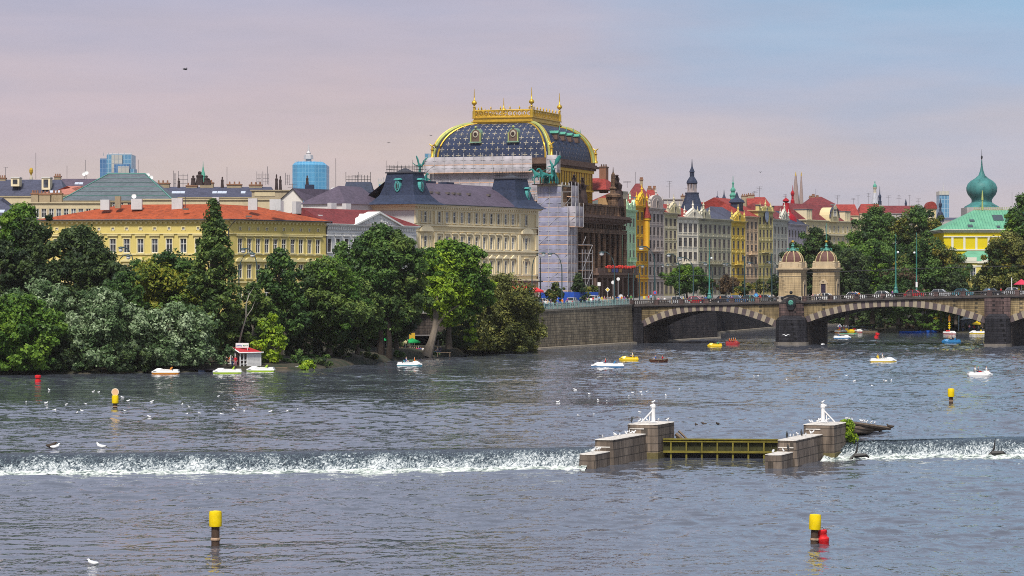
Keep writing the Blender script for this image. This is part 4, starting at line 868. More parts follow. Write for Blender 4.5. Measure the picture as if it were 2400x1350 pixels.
# ---- scaffolding
def sheet(name, base, alpha=.22):
 m, t, b = newmat(name); b.inputs['Roughness'].default_value = .8; b.inputs['Specular IOR Level'].default_value = .1
 n = nd(t, 'ShaderNodeTexNoise', i_Scale=1.0, i_Detail=4.0); t.links.new(posmap(t, (.5, .5, .25)), n.inputs['Vector'])
 t.links.new(ramp(t, n.outputs[0], [(.3, mul(base, .72)), (.55, base), (.75, mul(base, 1.18))]), b.inputs['Base Color'])
 b.inputs['Alpha'].default_value = 1 - alpha; return m
SHL = sheet('pale_scaffold_sheet', (.50, .47, .50), .1); SHB = sheet('blue_grey_scaffold_net', (.31, .31, .42), .12); SHS = sheet('grey_scaffold_net', (.44, .41, .45), .18); STEEL = paint('scaffold_steel', (.42, .41, .42), .5, .2); PLANK = mat('scaffold_plank', (.55, .34, .22), .8, .25, 1.0)
sc = thing('scaffolding', 'pale sheeted scaffolding wrapped round the theatre attic under the dome', 'scaffold', (TO.x, TO.y, ZB), TA)
def scaff(root, x0, x1, y0, y1, z0, z1, sheetm, bay=2.4, lift=2.0, faces='fr', plank=True, skip=None):
 sh, st, pk = MB(), MB(), MB()
 nx = max(1, round((x1 - x0) / bay)); ny = max(1, round((y1 - y0) / bay)); nz = max(1, round((z1 - z0) / lift))
 def sag(a, b, c, d, nrm, mi=0):
  k = 5; rows = []
  for i in range(k + 1):
   rows.append([a.lerp(b, j / k).lerp(d.lerp(c, j / k), i / k) + nrm * (.16 * math.sin(math.pi * i / k) * math.sin(math.pi * j / k)) for j in range(k + 1)])
  sh.grid(rows, mi)
 for iz in range(nz):
  za, zb_ = z0 + (z1 - z0) * iz / nz, z0 + (z1 - z0) * (iz + 1) / nz
  if 'f' in faces:
   for ix in range(nx):
    if skip and skip('f', ix / nx, iz / nz): continue
    a, b = lerp(x0, x1, ix / nx), lerp(x0, x1, (ix + 1) / nx); sag(Vector((a, y0, za)), Vector((b, y0, za)), Vector((b, y0, zb_)), Vector((a, y0, zb_)), Vector((0, -1, 0)))
   pk.box(x0, x1, y0 - .06, y0 + .9, za - .1, za + .06)
  for fc, xx, sg in (('r', x1, 1), ('l', x0, -1)):
   if fc in faces:
    for iy in range(ny):
     if skip and skip(fc, iy / ny, iz / nz): continue
     a, b = lerp(y0, y1, iy / ny), lerp(y0, y1, (iy + 1) / ny); sag(Vector((xx, a, za)), Vector((xx, b, za)), Vector((xx, b, zb_)), Vector((xx, a, zb_)), Vector((sg, 0, 0)), 1)
    pk.box(xx - .06 if sg > 0 else xx - .9, xx + .06 if sg < 0 else xx + .9 * 0 + .06, y0, y1, za - .1, za + .06)
 for ix in range(nx + 1):
  x = lerp(x0, x1, ix / nx); st.tube([(x, y0 - .1, z0), (x, y0 - .1, z1 + .8)], .07, 5)
 for iy in range(1, ny + 1):
  y = lerp(y0, y1, iy / ny); st.tube([(x1 + .1, y, z0), (x1 + .1, y, z1 + .8)], .07, 5); st.tube([(x0 - .1, y, z0), (x0 - .1, y, z1 + .8)], .07, 5)
 for iz in range(nz):
  za, zb_ = z0 + (z1 - z0) * iz / nz, z0 + (z1 - z0) * (iz + 1) / nz
  st.tube([(x0, y0 - .12, za + 1), (x1, y0 - .12, za + 1)], .045, 4)
  if iz % 2 == 0:
   k = (iz // 2) % nx; st.tube([(lerp(x0, x1, k / nx), y0 - .15, za), (lerp(x0, x1, (k + 1) / nx), y0 - .15, zb_)], .05, 4)
 sh.build('sheeting', sheetm, root, smooth=True); st.build('scaffold_tube', STEEL, root)
 if plank: pk.build('walkway_plank', PLANK, root)
zs1 = TZ(367, -14, -2) ; zs2 = TZ(386, -14, -2); zs3 = TZ(404, -14, -2)
scaff(sc, -W - 1.2, -3.4, -2.6, 0, zs3, zs1, [SHL, SHS], faces='fl', lift=1.8)
scaff(sc, -W - .4, -2.0, -1.4, 0, TZ(470), zs3 - .15, [SHS, SHS], faces='fl', lift=2.1)
scaff(sc, -.2, 2.2, -1.6, .4, TZ(405), TZ(364), [SHL, SHS], faces='fr', plank=False)
pyl = thing('scaffolding', 'tall blue grey netted scaffold tower standing under the bronze chariot', 'scaffold', (0, 0, 0), 0)
Dp = 606.0; pA = Vector((XX(1262, Dp), Dp + 2.5, ZB)); pyl.location = pA; pyl.rotation_euler = (0, 0, TA)
wz = ZZ(436, 606) - ZB; w1 = ZZ(486, 606) - ZB; w2 = ZZ(531, 606) - ZB; PW = 6.9
scaff(pyl, .15, PW, 0, 6.4, 0, w1, [SHB, SHS], faces='fr', lift=2.08)
scaff(pyl, -.3, PW - 1.6, .3, 6, w1, wz, [SHB, SHS], faces='f', lift=2.3)
scaff(pyl, PW - 1.55, PW + .55, 1.2, 5.5, w1, wz + .2, [SHS, SHS], faces='fr', lift=2.3, skip=lambda f, a, b: f == 'f')
scaff(pyl, PW - 1.2, PW + 1.5, 1.0, 6.4, w2, w1 + .3, [SHS, SHS], faces='fr', lift=2.1)
mb = MB(); mb.box(.8, PW - .6, 1.1, 6.0, 0, wz - .2); mb.build('pylon', BROWN, pyl)
mb = MB(); mb.box(-.2, PW - 1.4, .2, 6.2, wz, wz + .35); mb.build('pylon_cap', STAR, pyl)
sd = thing('scaffolding', 'bare scaffold frame with planks against the dark theatre side', 'scaffold', (TO.x, TO.y, ZB), TA)
mb = MB(); pk = MB()
for y in (-3, -.5, 2, 4.5):
 for x in (SX + 1.4, SX + 2.5): mb.tube([(x, y, 0), (x, y, ZZ(585, 618) - ZB)], .07, 5)
for k in range(7):
 h = 1 + k * 1.9
 for x in (SX + 1.4, SX + 2.5): mb.tube([(x, -3, h), (x, 4.5, h)], .06, 4)
 mb.tube([(SX + 2.55, -3 + 2.5 * (k % 3), h), (SX + 2.55, -.5 + 2.5 * (k % 3), h + 1.9)], .055, 4); pk.box(SX + 1.4, SX + 2.5, -3, 4.5, h - .16, h - .06)
mb.build('scaffold_tube', STEEL, sd); pk.build('walkway_plank', PLANK, sd)
sl_ = thing('scaffolding', 'open brown scaffold bays beside the cream palace corner roof', 'scaffold', (pA.x - 2.6, pA.y + .5, ZB), TA)
mb = MB(); pk = MB(); zz0, zz1 = ZZ(520, 608) - ZB, ZZ(447, 608) - ZB
for x in (0, 1.1, 2.1):
 for y in (0, 2.0): mb.tube([(x, y, 0), (x, y, zz1)], .06, 5)
for k in range(5):
 h = lerp(zz0, zz1, k / 4.4); pk.box(-.2, 2.2, -.1, 2.1, h - .1, h); mb.tube([(-.2, -.1, h + 1), (2.2, -.1, h + 1)], .05, 4)
mb.build('scaffold_tube', STEEL, sl_); pk.build('walkway_plank', PLANK, sl_)
HB = paint('blue_hoarding', (.01, .07, .40), .55, .15)
hoard = thing('site_hoarding', 'bright blue building site hoarding along the street below the scaffolding', 'hoarding', (0, 0, 0))
pts = [P(1268, 712, 585), P(1300, 712, 580), P(1345, 712, 582), P(1402, 712, 590)]; hoard.location = (pts[0].x, pts[0].y, zs(584)); mb = MB(); pb = MB()
for a, c in zip(pts, pts[1:]):
 a = a - pts[0]; c = c - pts[0]; L_ = (c - a).length; rr = math.atan2(c.y - a.y, c.x - a.x); mb.M = Matrix.Translation((a.x, a.y, 0)) @ Matrix.Rotation(rr, 4, 'Z'); pb.M = mb.M
 n = int(L_ / 1.0)
 for i in range(n): mb.box(i * L_ / n + .02, (i + 1) * L_ / n - .02, -.04 if i % 2 else -.06, .05, .1, 2.35)
 for i in range(0, n, 3): pb.box(i * L_ / n - .05, i * L_ / n + .05, -.1, .1, 0, 2.45)
mb.build('panel', HB, hoard); pb.build('post', paint('hoarding_post', (.03, .08, .3)), hoard)
# ------------------------------------------------------------------ town houses along the embankment behind the bridge
def rowhouse(label, px0, px1, D0, D1, eave_py, wc, cols, floors, roofm, tall=3.5, gable=None, gtop=None, trim=None, fm=None, ww=1.15, wh=2.1, bay=None, dep=14, cat='house', top_h=None, ridge_in=1.0):
 A = (XX(px0, D0), D0); Bp = (XX(px1, D1), D1); L, r = frame_of(A, Bp); Dm = (D0 + D1) / 2; zb = zs(Dm)
 t = thing('town_house', label, cat, (A[0], A[1], zb), r); eave = ZZ(eave_py, Dm) - zb
 nm = 'plaster_%d_%d' % (px0, px1); wm = mat(nm, wc, .85, .16, .35); tm = mat(nm + '_t', trim or mul(wc, 1.18), .85, .15, .6); fm = fm or DKFRAME
 g0 = 4.6; fh = (eave - g0 - .4) / (floors - 1); rows = []; xs = xs_(cols, .25, L - .25); w = min(ww * 1.15, L / cols * .56)
 for f in range(floors - 1):
  rows.append(dict(xs=xs, z=g0 + f * fh + .75, w=w, h=min(wh, fh * .62), fm=fm, tm=tm, single=True, mull=2 if w > .8 else 1, hood=(None, 'flat', 'seg', 'tri')[(f + int(px0)) % 4] if f < floors - 2 else None, arch=(f == floors - 2 and cols % 2 == 0), depth=.05))
 rows.append(dict(xs=xs[::1], z=.6, w=w * 1.15, h=3.0, fm=DKFRAME, tm=tm, single=True, sill=False, depth=.05))
 facade(t, (0, 0, 0), 0, L, 0, eave, rows, wm, depth=.05, bands=((g0 - .3, g0, .25), (g0 + fh - .1, g0 + fh + .1, .14), (eave - .9, eave - .75, .12)), bandm=tm)
 body(t, (0, 0, 0), 0, L, dep, 0, eave, wm); z = cornice(t, (0, 0, 0), 0, L, eave, tm, ((.2, .25), (.45, .2), (.6, .12)), dep)
 mb = MB()
 for x in (.28, L - .28): mb.box(x - .26, x + .26, -.1, .02, g0, eave)
 for x in [(a + b) / 2 for a, b in zip(xs, xs[1:])]: mb.box(x - .1, x + .1, -.05, .02, g0 + fh * .2, eave - .9)
 mb.build('pilaster', tm, t)
 mb = MB(); k = floors // 2
 x0, x1 = (.25 * L, .75 * L) if cols > 2 else (.12 * L, .88 * L)
 mb.box(x0, x1, -1.0, .02, g0 + fh * (k - 1) - .05, g0 + fh * (k - 1) + .15)
 for i in range(8): x = lerp(x0, x1, i / 7); mb.box(x - .07, x + .07, -1.0, -.85, g0 + fh * (k - 1) + .15, g0 + fh * (k - 1) + .95)
 mb.box(x0, x1, -1.03, -.82, g0 + fh * (k - 1) + .95, g0 + fh * (k - 1) + 1.08); mb.build('balcony', tm, t)
 if roofm:
  hip(t, (0, 0, 0), 0, 0, L, 0, dep, z, z + tall, ridge_in if ridge_in else 0, ridge_in if ridge_in else 0, roofm, iy=dep * .45, over=.4)
 gz = (ZZ(gtop, Dm) - zb) if gtop else None
 if gable:
  gw = min(L * .47, 5.0); c = L * (bay if bay else .5); h = gz - z; mb = MB()
  if gable == 'arch': pr = [(c - gw, z - .3)] + [(c - gw * .92 * math.cos(R(a)), z + h * .42 + h * .58 * math.sin(R(a))) for a in range(0, 181, 15)] + [(c + gw, z - .3)]
  elif gable == 'tri': pr = [(c - gw, z - .3), (c - gw, z + h * .12), (c, z + h), (c + gw, z + h * .12), (c + gw, z - .3)]
  elif gable == 'step': pr = [(c - gw, z - .3), (c - gw, z + h * .3), (c - gw * .75, z + h * .42), (c - gw * .62, z + h * .62), (c - gw * .4, z + h * .66), (c - gw * .26, z + h * .86), (c - gw * .12, z + h * .9), (c, z + h), (c + gw * .12, z + h * .9), (c + gw * .26, z + h * .86), (c + gw * .4, z + h * .66), (c + gw * .62, z + h * .62), (c + gw * .75, z + h * .42), (c + gw, z + h * .3), (c + gw, z - .3)]
  elif gable == 'crest': pr = [(c - gw, z - .3), (c - gw, z + h * .55), (c - gw * .85, z + h), (c - gw * .7, z + h * .5), (c - gw * .3, z + h * .42), (c, z + h * .62), (c + gw * .3, z + h * .42), (c + gw * .7, z + h * .5), (c + gw * .85, z + h), (c + gw, z + h * .55), (c + gw, z - .3)]
  mb.prism(pr, -.3, .5); gb = mb.build('gable', tm, t); mb = MB()
  q = [(c + (x - c) * .8, z + (y - z) * .82 - .1) for x, y in pr]; mb.prism(q, -.42, -.29); mb.build('gable_panel', wm, gb)
  a, _, _ = winmesh(min(1.2, gw * .5), min(2.0, h * .4), fm, tm, single=True, arch=True, depth=.12); link('window', a, t, (c, -.5, z + h * .1))
  fin = MB()
  for x, y in ((c - gw * .95, z + h * .4), (c, gz), (c + gw * .95, z + h * .4)): fin.lathe([(.3, 0), (.2, .5), (.34, .8), (.12, 1.2), (.05, 2.0)], 6, (x, 0, y))
  fin.build('gable_finial', tm, gb)
 return t, L, z, zb, Dm
gr = rowhouse('pale mint green town house, narrow, next to the dark theatre corner', 1463, 1489.5, 668, 680, 497, (.40, .57, .37), 3, 5, tiles('grey_slate', (.10, .12, .12)), 2.6, 'crest', 467)
orr = rowhouse('bright orange yellow town house with an ornate peaked gable', 1489.5, 1518.5, 680, 691, 488, (.58, .29, .03), 3, 6, ROOF_RED, 3.5, 'step', 450, trim=(.68, .42, .04))
t, L, z, zb, Dm = orr; mb = MB(); mb.lathe([(.8, 0), (.85, 7), (1.1, 7.2), (1.1, 7.7)], 8, (L * .72, -.5, 12), 0); tur = mb.build('corner_oriel', mat('orange_oriel', (.64, .36, .03)), t); mb = MB(); mb.lathe([(1.25, 0), (.8, 1.5), (.1, 3.9), (.04, 4.8)], 8, (L * .72, -.5, 19.7)); mb.build('oriel_spire', ROOF_RED, tur)
rowhouse('grey pink town house with a big arched gable window', 1518.5, 1555.5, 691, 702, 493, (.40, .33, .30), 4, 6, ROOF_SLATE, 3.0, 'arch', 457, trim=(.46, .40, .36))
rowhouse('beige town house with steep red roofs between stepped gables', 1555.5, 1587, 702, 710, 504, (.44, .385, .22), 3, 6, ROOF_RED, 4.0, 'step', 472, trim=(.5, .45, .32), bay=.75)
rowhouse('white town house with dark paired windows below a red roof', 1587, 1636, 710, 720, 514, (.60, .555, .46), 4, 5, ROOF_RED, 3.5, 'tri', 487, bay=.75, ww=1.5, wh=2.6, fm=DKFRAME)
sp = rowhouse('grey olive corner house crowned by a tall dark blue spire', 1636, 1713, 720, 745, 518, (.40, .375, .27), 7, 5, ROOF_SLATE, 3.0, 'step', 489, bay=.16, ww=1.5, wh=2.5, fm=DKFRAME)
t, L, z, zb, Dm = sp; cx = u_of(1647, (XX(1636, 720), 720), (XX(1713, 745), 745)); Zp = lambda py: ZZ(py, 727) - zb
mb = MB(); mb.M = Matrix.Translation((cx, 3.0, 0)); q = lambda r: r * .99
mb.lathe([(3.6, Zp(517)), (3.5, Zp(497)), (2.6, Zp(480)), (1.9, Zp(462)), (1.75, Zp(455))], 8, rot=R(22)); mb.lathe([(1.85, Zp(455)), (1.85, Zp(452))], 8, rot=R(22)); mb.lathe([(1.3, Zp(432)), (1.5, Zp(430)), (1.35, Zp(425)), (.85, Zp(418)), (.6, Zp(415)), (.6, Zp(405)), (.75, Zp(404)), (.2, Zp(392)), (.06, Zp(374))], 8, rot=R(22)); spire = mb.build('spire', ROOF_DK, t)
mb = MB(); mb.M = Matrix.Translation((cx, 3.0, 0)); mb.lathe([(1.35, Zp(452)), (1.35, Zp(448))], 8); mb.lathe([(.45, Zp(448)), (.45, Zp(432))], 6)
for k in range(8): a_ = R(45 * k + 22); mb.tube([(1.1 * math.cos(a_), 1.1 * math.sin(a_), Zp(452)), (1.1 * math.cos(a_), 1.1 * math.sin(a_), Zp(431))], .16, 5)
mb.build('lantern', mat('lantern_stone', (.34, .29, .28)), spire)
rowhouse('golden yellow town house with one tall curved gable', 1713, 1746.5, 745, 755, 523, (.60, .40, .055), 3, 5, ROOF_SLATE, 4, 'step', 495, trim=(.62, .47, .12))
pk = rowhouse('pinkish beige town house with a square dark roof turret', 1746.5, 1776.5, 755, 764, 512, (.50, .37, .24), 3, 6, ROOF_RED, 3.5, None, None)
t, L, z, zb, Dm = pk; mb = MB(); mb.M = Matrix.Translation((L * .4, 4, 0)); mb.lathe([(3.0, z), (2.5, z + 1.6)], 4, rot=R(45)); mb.lathe([(1.9, z + 1.6), (1.9, z + 3.6), (2.5, z + 3.9), (2.0, z + 4.6), (.7, z + 5.2), (.1, z + 6.8)], 4, rot=R(45)); mb.build('roof_turret', ROOF_DK, t)
py_ = rowhouse('tall pale yellow town house with a round mosaic under its arched top', 1776.5, 1811, 764, 776, 499, (.55, .455, .16), 4, 6, None, 0, 'arch', 484, trim=(.52, .45, .22))
t, L, z, zb, Dm = py_; mb = MB(); mb.M = Matrix.Translation((L / 2, -.45, z - 1.4)); mb.prism([(1.55 * math.cos(R(a)), 1.9 * math.sin(R(a))) for a in range(0, 360, 20)], -.06, .06); mb.build('mosaic', mat('mosaic_tiles', (.22, .27, .36), .4, .5, 1.6, streak=False), t)
for x in (.5, L - .5): add_box(t, 'pinnacle', mat('pale_yellow_stone', (.55, .47, .2)), x - .5, x + .5, -.3, .7, z - .3, z + 1.6, ROOF_SLATE)
hip(t, (0, 0, 0), 0, 0, L, 4, 22, z - .6, z + 3.8, 0, 0, ROOF_RED, name='rear_roof', over=.1)
rowhouse('grey town house with arched upper windows under a maroon roof', 1811, 1846, 776, 792, 519, (.42, .41, .345), 4, 5, ROOF_MAR, 4.5, 'tri', 489, bay=.78)
lg = rowhouse('lilac grey town house with a red onion turret on its roof', 1846, 1889, 792, 812, 530, (.40, .36, .385), 6, 5, ROOF_DK, 4.0)
REDCU = mat('red_painted_copper', (.30, .012, .02), .55, .2, .8)
t, L, z, zb, Dm = lg; Zp = lambda py: ZZ(py, 806) - zb; cx = u_of(1873, (XX(1846, 792), 792), (XX(1889, 812), 812)); mb = MB(); mb.M = Matrix.Translation((cx, 4, 0))
mb.lathe([(3.3, Zp(527)), (3.2, Zp(512)), (2.4, Zp(504)), (1.6, Zp(499)), (1.5, Zp(495)), (1.1, Zp(488)), (.95, Zp(478)), (.95, Zp(476)), (.45, Zp(475)), (1.1, Zp(471)), (.7, Zp(467)), (.12, Zp(464)), (.05, Zp(456))], 8); mb.build('onion_turret', REDCU, t, smooth=True)
A = (XX(1889, 812), 812.0); Bp = (XX(2012, 846), 846.0); L, r = frame_of(A, Bp); zb = zs(900); cm = mat('pale_cream_plaster', (.58, .49, .28), .85, .12, .3); ct = mat('pale_cream_trim', (.60, .53, .36), .85, .12, .5)
ch = thing('town_house', 'broad cream house with a round arched centre gable and maroon mansard', 'house', (A[0], A[1], zb), r); Zp = lambda py: ZZ(py, 828) - zb; eave = Zp(521)
xs = [u_of(p, A, Bp) for p in (1895, 1906, 1917, 1935, 1945, 1955, 1965, 1976, 1986, 1996)]
facade(ch, (0, 0, 0), 0, L, 0, eave, [dict(xs=xs, z=Zp(545) , w=1.0, h=2.0, fm=WHITE, tm=ct, single=True), dict(xs=xs, z=Zp(575), w=1.0, h=2.4, fm=WHITE, tm=ct, single=True, hood='flat'), dict(xs=xs, z=Zp(605), w=1.0, h=2.4, fm=WHITE, tm=ct, single=True)], cm, bands=((Zp(552), Zp(548), .5),), bandm=ct)
body(ch, (0, 0, 0), 0, L, 14, 0, eave, cm); z = cornice(ch, (0, 0, 0), 0, L, eave, ct, ((.2, .25), (.5, .25)), 13)
mb = MB(); c = u_of(1951, A, Bp); w = 3.1; hh = Zp(486) - z
mb.prism([(c - w, z - .4)] + [(c - w * math.cos(R(a)), z + hh - w + w * math.sin(R(a))) for a in range(0, 181, 15)] + [(c + w, z - .4)], -.7, 3); cg = mb.build('gable', cm, ch)
mb = MB(); arcp = [Vector((c - (w + .15) * math.cos(R(a)), -.7, z + hh - w + (w + .15) * math.sin(R(a)))) for a in range(0, 181, 15)]; mb.tube(arcp, .32, 5); mb.build('arch_moulding', ROOF_SLATE, cg)
a_, _, _ = winmesh(2.4, 2.0, WHITE, ct, single=True, mull=4, arch=True); link('window', a_, ch, (c, -.92, z + 1.4))
hip(ch, (0, 0, 0), 0, 0, L, .8, 14, z, Zp(478), 2.0, 2.0, ROOF_MAR); a_, _, _ = winmesh(1.6, 2.4, DKFRAME, ct, single=True)
for px in (1900, 1990):
 u = u_of(px, A, Bp); add_box(ch, 'dormer', ct, u - 2.0, u + 2.0, .4, 5, z, z + 3.2, ROOF_SLATE); link('window', a_, ch, (u, .36 - .0, z + .4))
# ------------------------------------------------------------------ roofs and towers of the old town behind
def block(label, px0, px1, D, eave_py, ridge_py, wallm, roofm, dep=14, ia=3, ib=3, name='town_house', cat='house', base_py=None, chim=(), sky=(), dorm=(), cope=True, over=.35, windows=None, chm=None):
 x0, x1 = XX(px0, D), XX(px1, D); L = x1 - x0; zb = zs(D); t = thing(name, label, cat, (x0, D, zb)); ev = ZZ(eave_py, D) - zb
 rows = []
 if windows:
  for (py, n, w, h) in windows: rows.append(dict(xs=xs_(n, .6, L - .6), z=ZZ(py, D) - zb, w=w, h=h, fm=WHITE, tm=wallm, single=True))
 facade(t, (0, 0, 0), 0, L, 0, ev, rows, wallm); body(t, (0, 0, 0), 0, L, dep, 0, ev, wallm)
 if cope: cornice(t, (0, 0, 0), 0, L, ev - .4, wallm, ((.12, .2), (.3, .2)), dep)
 if roofm: hip(t, (0, 0, 0), 0, 0, L, 0, dep, ev, ZZ(ridge_py, D + dep / 2) - zb, ia, ib, roofm, over=over)
 for (pa, pb, ptop, pbot) in chim:
  Dc = D + dep * .5 - .6; add_box(t, 'chimney', chm or CHIM, XX(pa, Dc) - x0, XX(pb, Dc) - x0, dep * .5 - .7, dep * .5 + .7, ZZ(pbot, Dc) - zb - 1.5, ZZ(ptop, Dc) - zb, BRICKC, pots=3)
 for (px, py) in sky:
  f = (ZZ(py, D) - zb - ev) / max(.1, (ZZ(ridge_py, D + dep / 2) - zb - ev)); y = dep / 2 * min(.95, f); x = XX(px, D + y) - x0; zz_ = ev + (ZZ(ridge_py, D + dep / 2) - zb - ev) * f
  mb = MB(); mb.frustum([(x - .5, y - .4, zz_ - .1), (x + .5, y - .4, zz_ - .1), (x + .5, y + .5, zz_ + .3), (x - .5, y + .5, zz_ + .3)], [(x - .5, y - .4, zz_ + .06), (x + .5, y - .4, zz_ + .06), (x + .5, y + .5, zz_ + .5), (x - .5, y + .5, zz_ + .5)]); mb.build('skylight', SKYL, t)
 for (px, ptop, pbot) in dorm:
  x = XX(px, D + 2) - x0; add_box(t, 'dormer', CRMT, x - 1.0, x + 1.0, 1.6, 5, ZZ(pbot, D) - zb, ZZ(ptop, D) - zb, CHWHITE); mb = MB(); mb.box(x - .55, x + .55, 1.5, 1.62, ZZ(pbot, D) - zb + .6, ZZ(ptop, D) - zb - .6); mb.build('dormer_window', GLASS, t)
 return t
SKYL = paint('skylight_glass', (.45, .50, .58), .2, .1); BEI = mat('beige_render', (.50, .42, .27), .9, .2, .3); GRW = mat('grey_render', (.36, .34, .33), .9, .2, .3)
block('low dark slate house with two skylights at the far left edge', -45, 64, 505, 511, 463, GRW, ROOF_SLATE, 12, 3, 7, sky=((4, 497), (28, 497)))
block('wide dark blue slate roofed house with cream boxed dormers', -60, 150, 650, 459, 421, BEI, ROOF_SLATE, 16, 2, 2, chim=((-4, 13, 416, 430),), dorm=((36, 414, 436), (108, 414, 444)))
block('house with a purple brown slate roof and roof windows behind the dormers', 116, 235, 690, 450, 419, GRW, ROOF_PUR, 16, 2, 2, sky=((180, 430), (190, 430)), chim=((127, 142, 412, 425),))
block('house with a faded pink red hipped roof', 78, 190, 600, 456, 436, BEI, ROOF_PINK, 12, 10, 4, sky=((120, 451), (135, 451)))
block('cream block with a teal edged cornice below the big grey roof', 70, 240, 548, 474, 470, BEI, None, 12, chim=((73, 90, 452, 474), (92, 118, 453, 474), (121, 145, 452, 476)), windows=((510, 9, 1.0, 1.8),))
gh = block('big hall with a grey green hipped roof and copper ridges', 146, 402, 572, 470, 408, BEI, ROOF_GREY, 22, 8, 7, cat='building', windows=((490, 12, 1.0, 1.4),))
mb = MB(); x0 = XX(146, 572); zb = zs(572); L = XX(402, 572) - x0; ev = ZZ(470, 572) - zb; rz_ = ZZ(408, 583) - zb
for a, b in (((-.35, -.35, ev), (8, 11, rz_)), ((L + .35, -.35, ev), (L - 7, 11, rz_)), ((8, 11, rz_), (L - 7, 11, rz_))): mb.tube([Vector(a) + Vector((0, 0, .1)), Vector(b) + Vector((0, 0, .1))], .13, 5)
for i in range(1, 6): f = i / 6; mb.tube([(lerp(-.3, 8, f), lerp(-.3, 11, f), lerp(ev, rz_, f) + .12), (lerp(L + .3, L - 7, f), lerp(-.3, 11, f), lerp(ev, rz_, f) + .12)], .05, 4)
mb.build('copper_ridge', mat('dull_copper', (.10, .24, .21)), gh)
block('house with navy slate roof and a row of big beige chimneys', 366, 640, 610, 462, 438, BEI, ROOF_SLATE, 14, 1, 1, chim=((366, 397, 428, 458), (436, 462, 434, 460), (469, 500, 427, 460), (532, 566, 431, 461), (584, 614, 432, 461)), sky=((408, 452), (418, 452), (428, 452), (503, 452), (515, 452), (526, 452), (570, 452)))
block('low cream parapet house in front of the chimneys', 330, 640, 560, 466, 462, BEI, None, 10, windows=None)
fw = block('house with a bare beige fire wall painted with pale panels', 590, 700, 585, 445, 440, mat('fire_wall', (.34, .28, .19), .95, .3, .5), None, 12); mb = MB(); z = ZZ(455, 585) - zs(585); mb.box(.6, 5.0, -.08, .01, z - .4, z + .5); mb.build('wall_panel', BEI, fw)
D = 545; x0 = XX(655, D); zb = zs(D); g = thing('town_house', 'white gabled house with a dark purple roof and skylight strip', 'house', (x0, D, zb)); L = XX(722, D) - x0; ev = ZZ(471, D) - zb; rg = ZZ(443, D) - zb
mb = MB(); mb.poly([(0, 0, 0), (L, 0, 0), (L, 0, ev - 1.2), (L * .46, 0, rg), (0, 0, ev)]); mb.build('gable_wall', mat('white_gable', (.62, .58, .53), .9, .12, .3), g)
mb = MB(); xe = XX(795, D) - x0; mb.quad((L * .46, -.4, rg + .15), (XX(785, D + 10) - x0, 10, rg + .2), (xe, 10, ev - 1.0), (L + .5, -.4, ev - 1.6)); mb.quad((L * .46, -.4, rg + .15), (XX(785, D + 10) - x0, 10, rg + .2), (-1, 12, ev), (-.5, -.4, ev - .2)); mb.quad((L + .4, -.3, 0), (xe, 10, 0), (xe, 10, ev - 1.0), (L + .4, -.3, ev - 1.6)); mb.build('roof', ROOF_PUR, g)
mb = MB(); mb.frustum([(6.6, 2.0, ZZ(475, D) - zb), (7.2, 2.0, ZZ(475, D) - zb), (6.0, 4, ZZ(464, D) - zb), (5.4, 4, ZZ(464, D) - zb)], [(6.6, 1.9, ZZ(475, D) - zb + .2), (7.2, 1.9, ZZ(475, D) - zb + .2), (6.0, 3.9, ZZ(464, D) - zb + .2), (5.4, 3.9, ZZ(464, D) - zb + .2)]); mb.build('skylight', SKYL, g); add_box(g, 'roof_turret', ROOF_DK, XX(709, D) - x0, XX(730, D) - x0, 6, 8, ev, ZZ(433, 552) - zb)
mm = block('house with a dark blue mansard turret fenced by iron cresting', 780, 900, 600, 470, 440, GRW, ROOF_PUR, 16, 3, 3, chim=())
x0 = XX(780, 600); zb = zs(600); mb = MB(); q = lambda px, py, y: Vector((XX(px, 600) - x0, y, ZZ(py, 600) - zb)); mb.frustum([q(802, 465, -.5), q(878, 465, -.5), q(878, 465, 8), q(802, 465, 8)], [q(810, 426, 1), q(868, 426, 1), q(868, 426, 6.5), q(810, 426, 6.5)]); tr = mb.build('mansard_turret', ROOF_DK, mm); mb = MB()
for i in range(9): p = q(810 + 58 * i / 8, 426, 1); mb.tube([p, p + Vector((0, 0, 1.5 if i % 4 else 2.2))], .05, 4)
for h in (.5, 1.1): mb.tube([q(810, 426, 1) + Vector((0, 0, h)), q(868, 426, 1) + Vector((0, 0, h))], .05, 4)
mb.build('roof_cresting', BLK, tr)
for a, b, tp in ((783, 806, 450), (850, 875, 450)): add_box(mm, 'plant_room', ROOF_DK, XX(a, 600) - x0, XX(b, 600) - x0, -2.5, 0, 10, ZZ(tp, 598) - zb)
block('house with a steep maroon pyramid roof above the green house', 1464, 1530, 735, 474, 430, mat('brownish_wall', (.3, .22, .18)), ROOF_MAR, 12, 3.2, 3.2, chim=((1500, 1507, 420, 432),))
block('red roofed house behind the grey pink gable', 1512, 1552, 760, 470, 442, BEI, ROOF_RED, 12, 1, 2.5, chim=((1519, 1527, 440, 450), (1531, 1537, 440, 450)))
block('long red roof between the two spired corners', 1588, 1720, 800, 494, 474, BEI, ROOF_RED, 14, 1, 1, chim=((1596, 1622, 458, 474), (1668, 1700, 468, 478)), sky=((1692, 484),))
block('flat roofed beige house edge with railings beyond the spire', 1556, 1600, 780, 466, 462, GRW, None, 10)
block('scarlet gabled roof with a pale wall beside it', 1756, 1812, 880, 492, 462, BEI, ROOF_RED, 14, 0, 2, chim=((1738, 1752, 458, 476), (1752, 1768, 456, 474)))
block('maroon roofed house behind the grey arched house', 1806, 1850, 930, 510, 482, GRW, ROOF_MAR, 14, 1, 1)
block('great maroon roof rising behind the cream arched gable', 1840, 1965, 950, 498, 478, GRW, ROOF_MAR, 18, 2, 2)
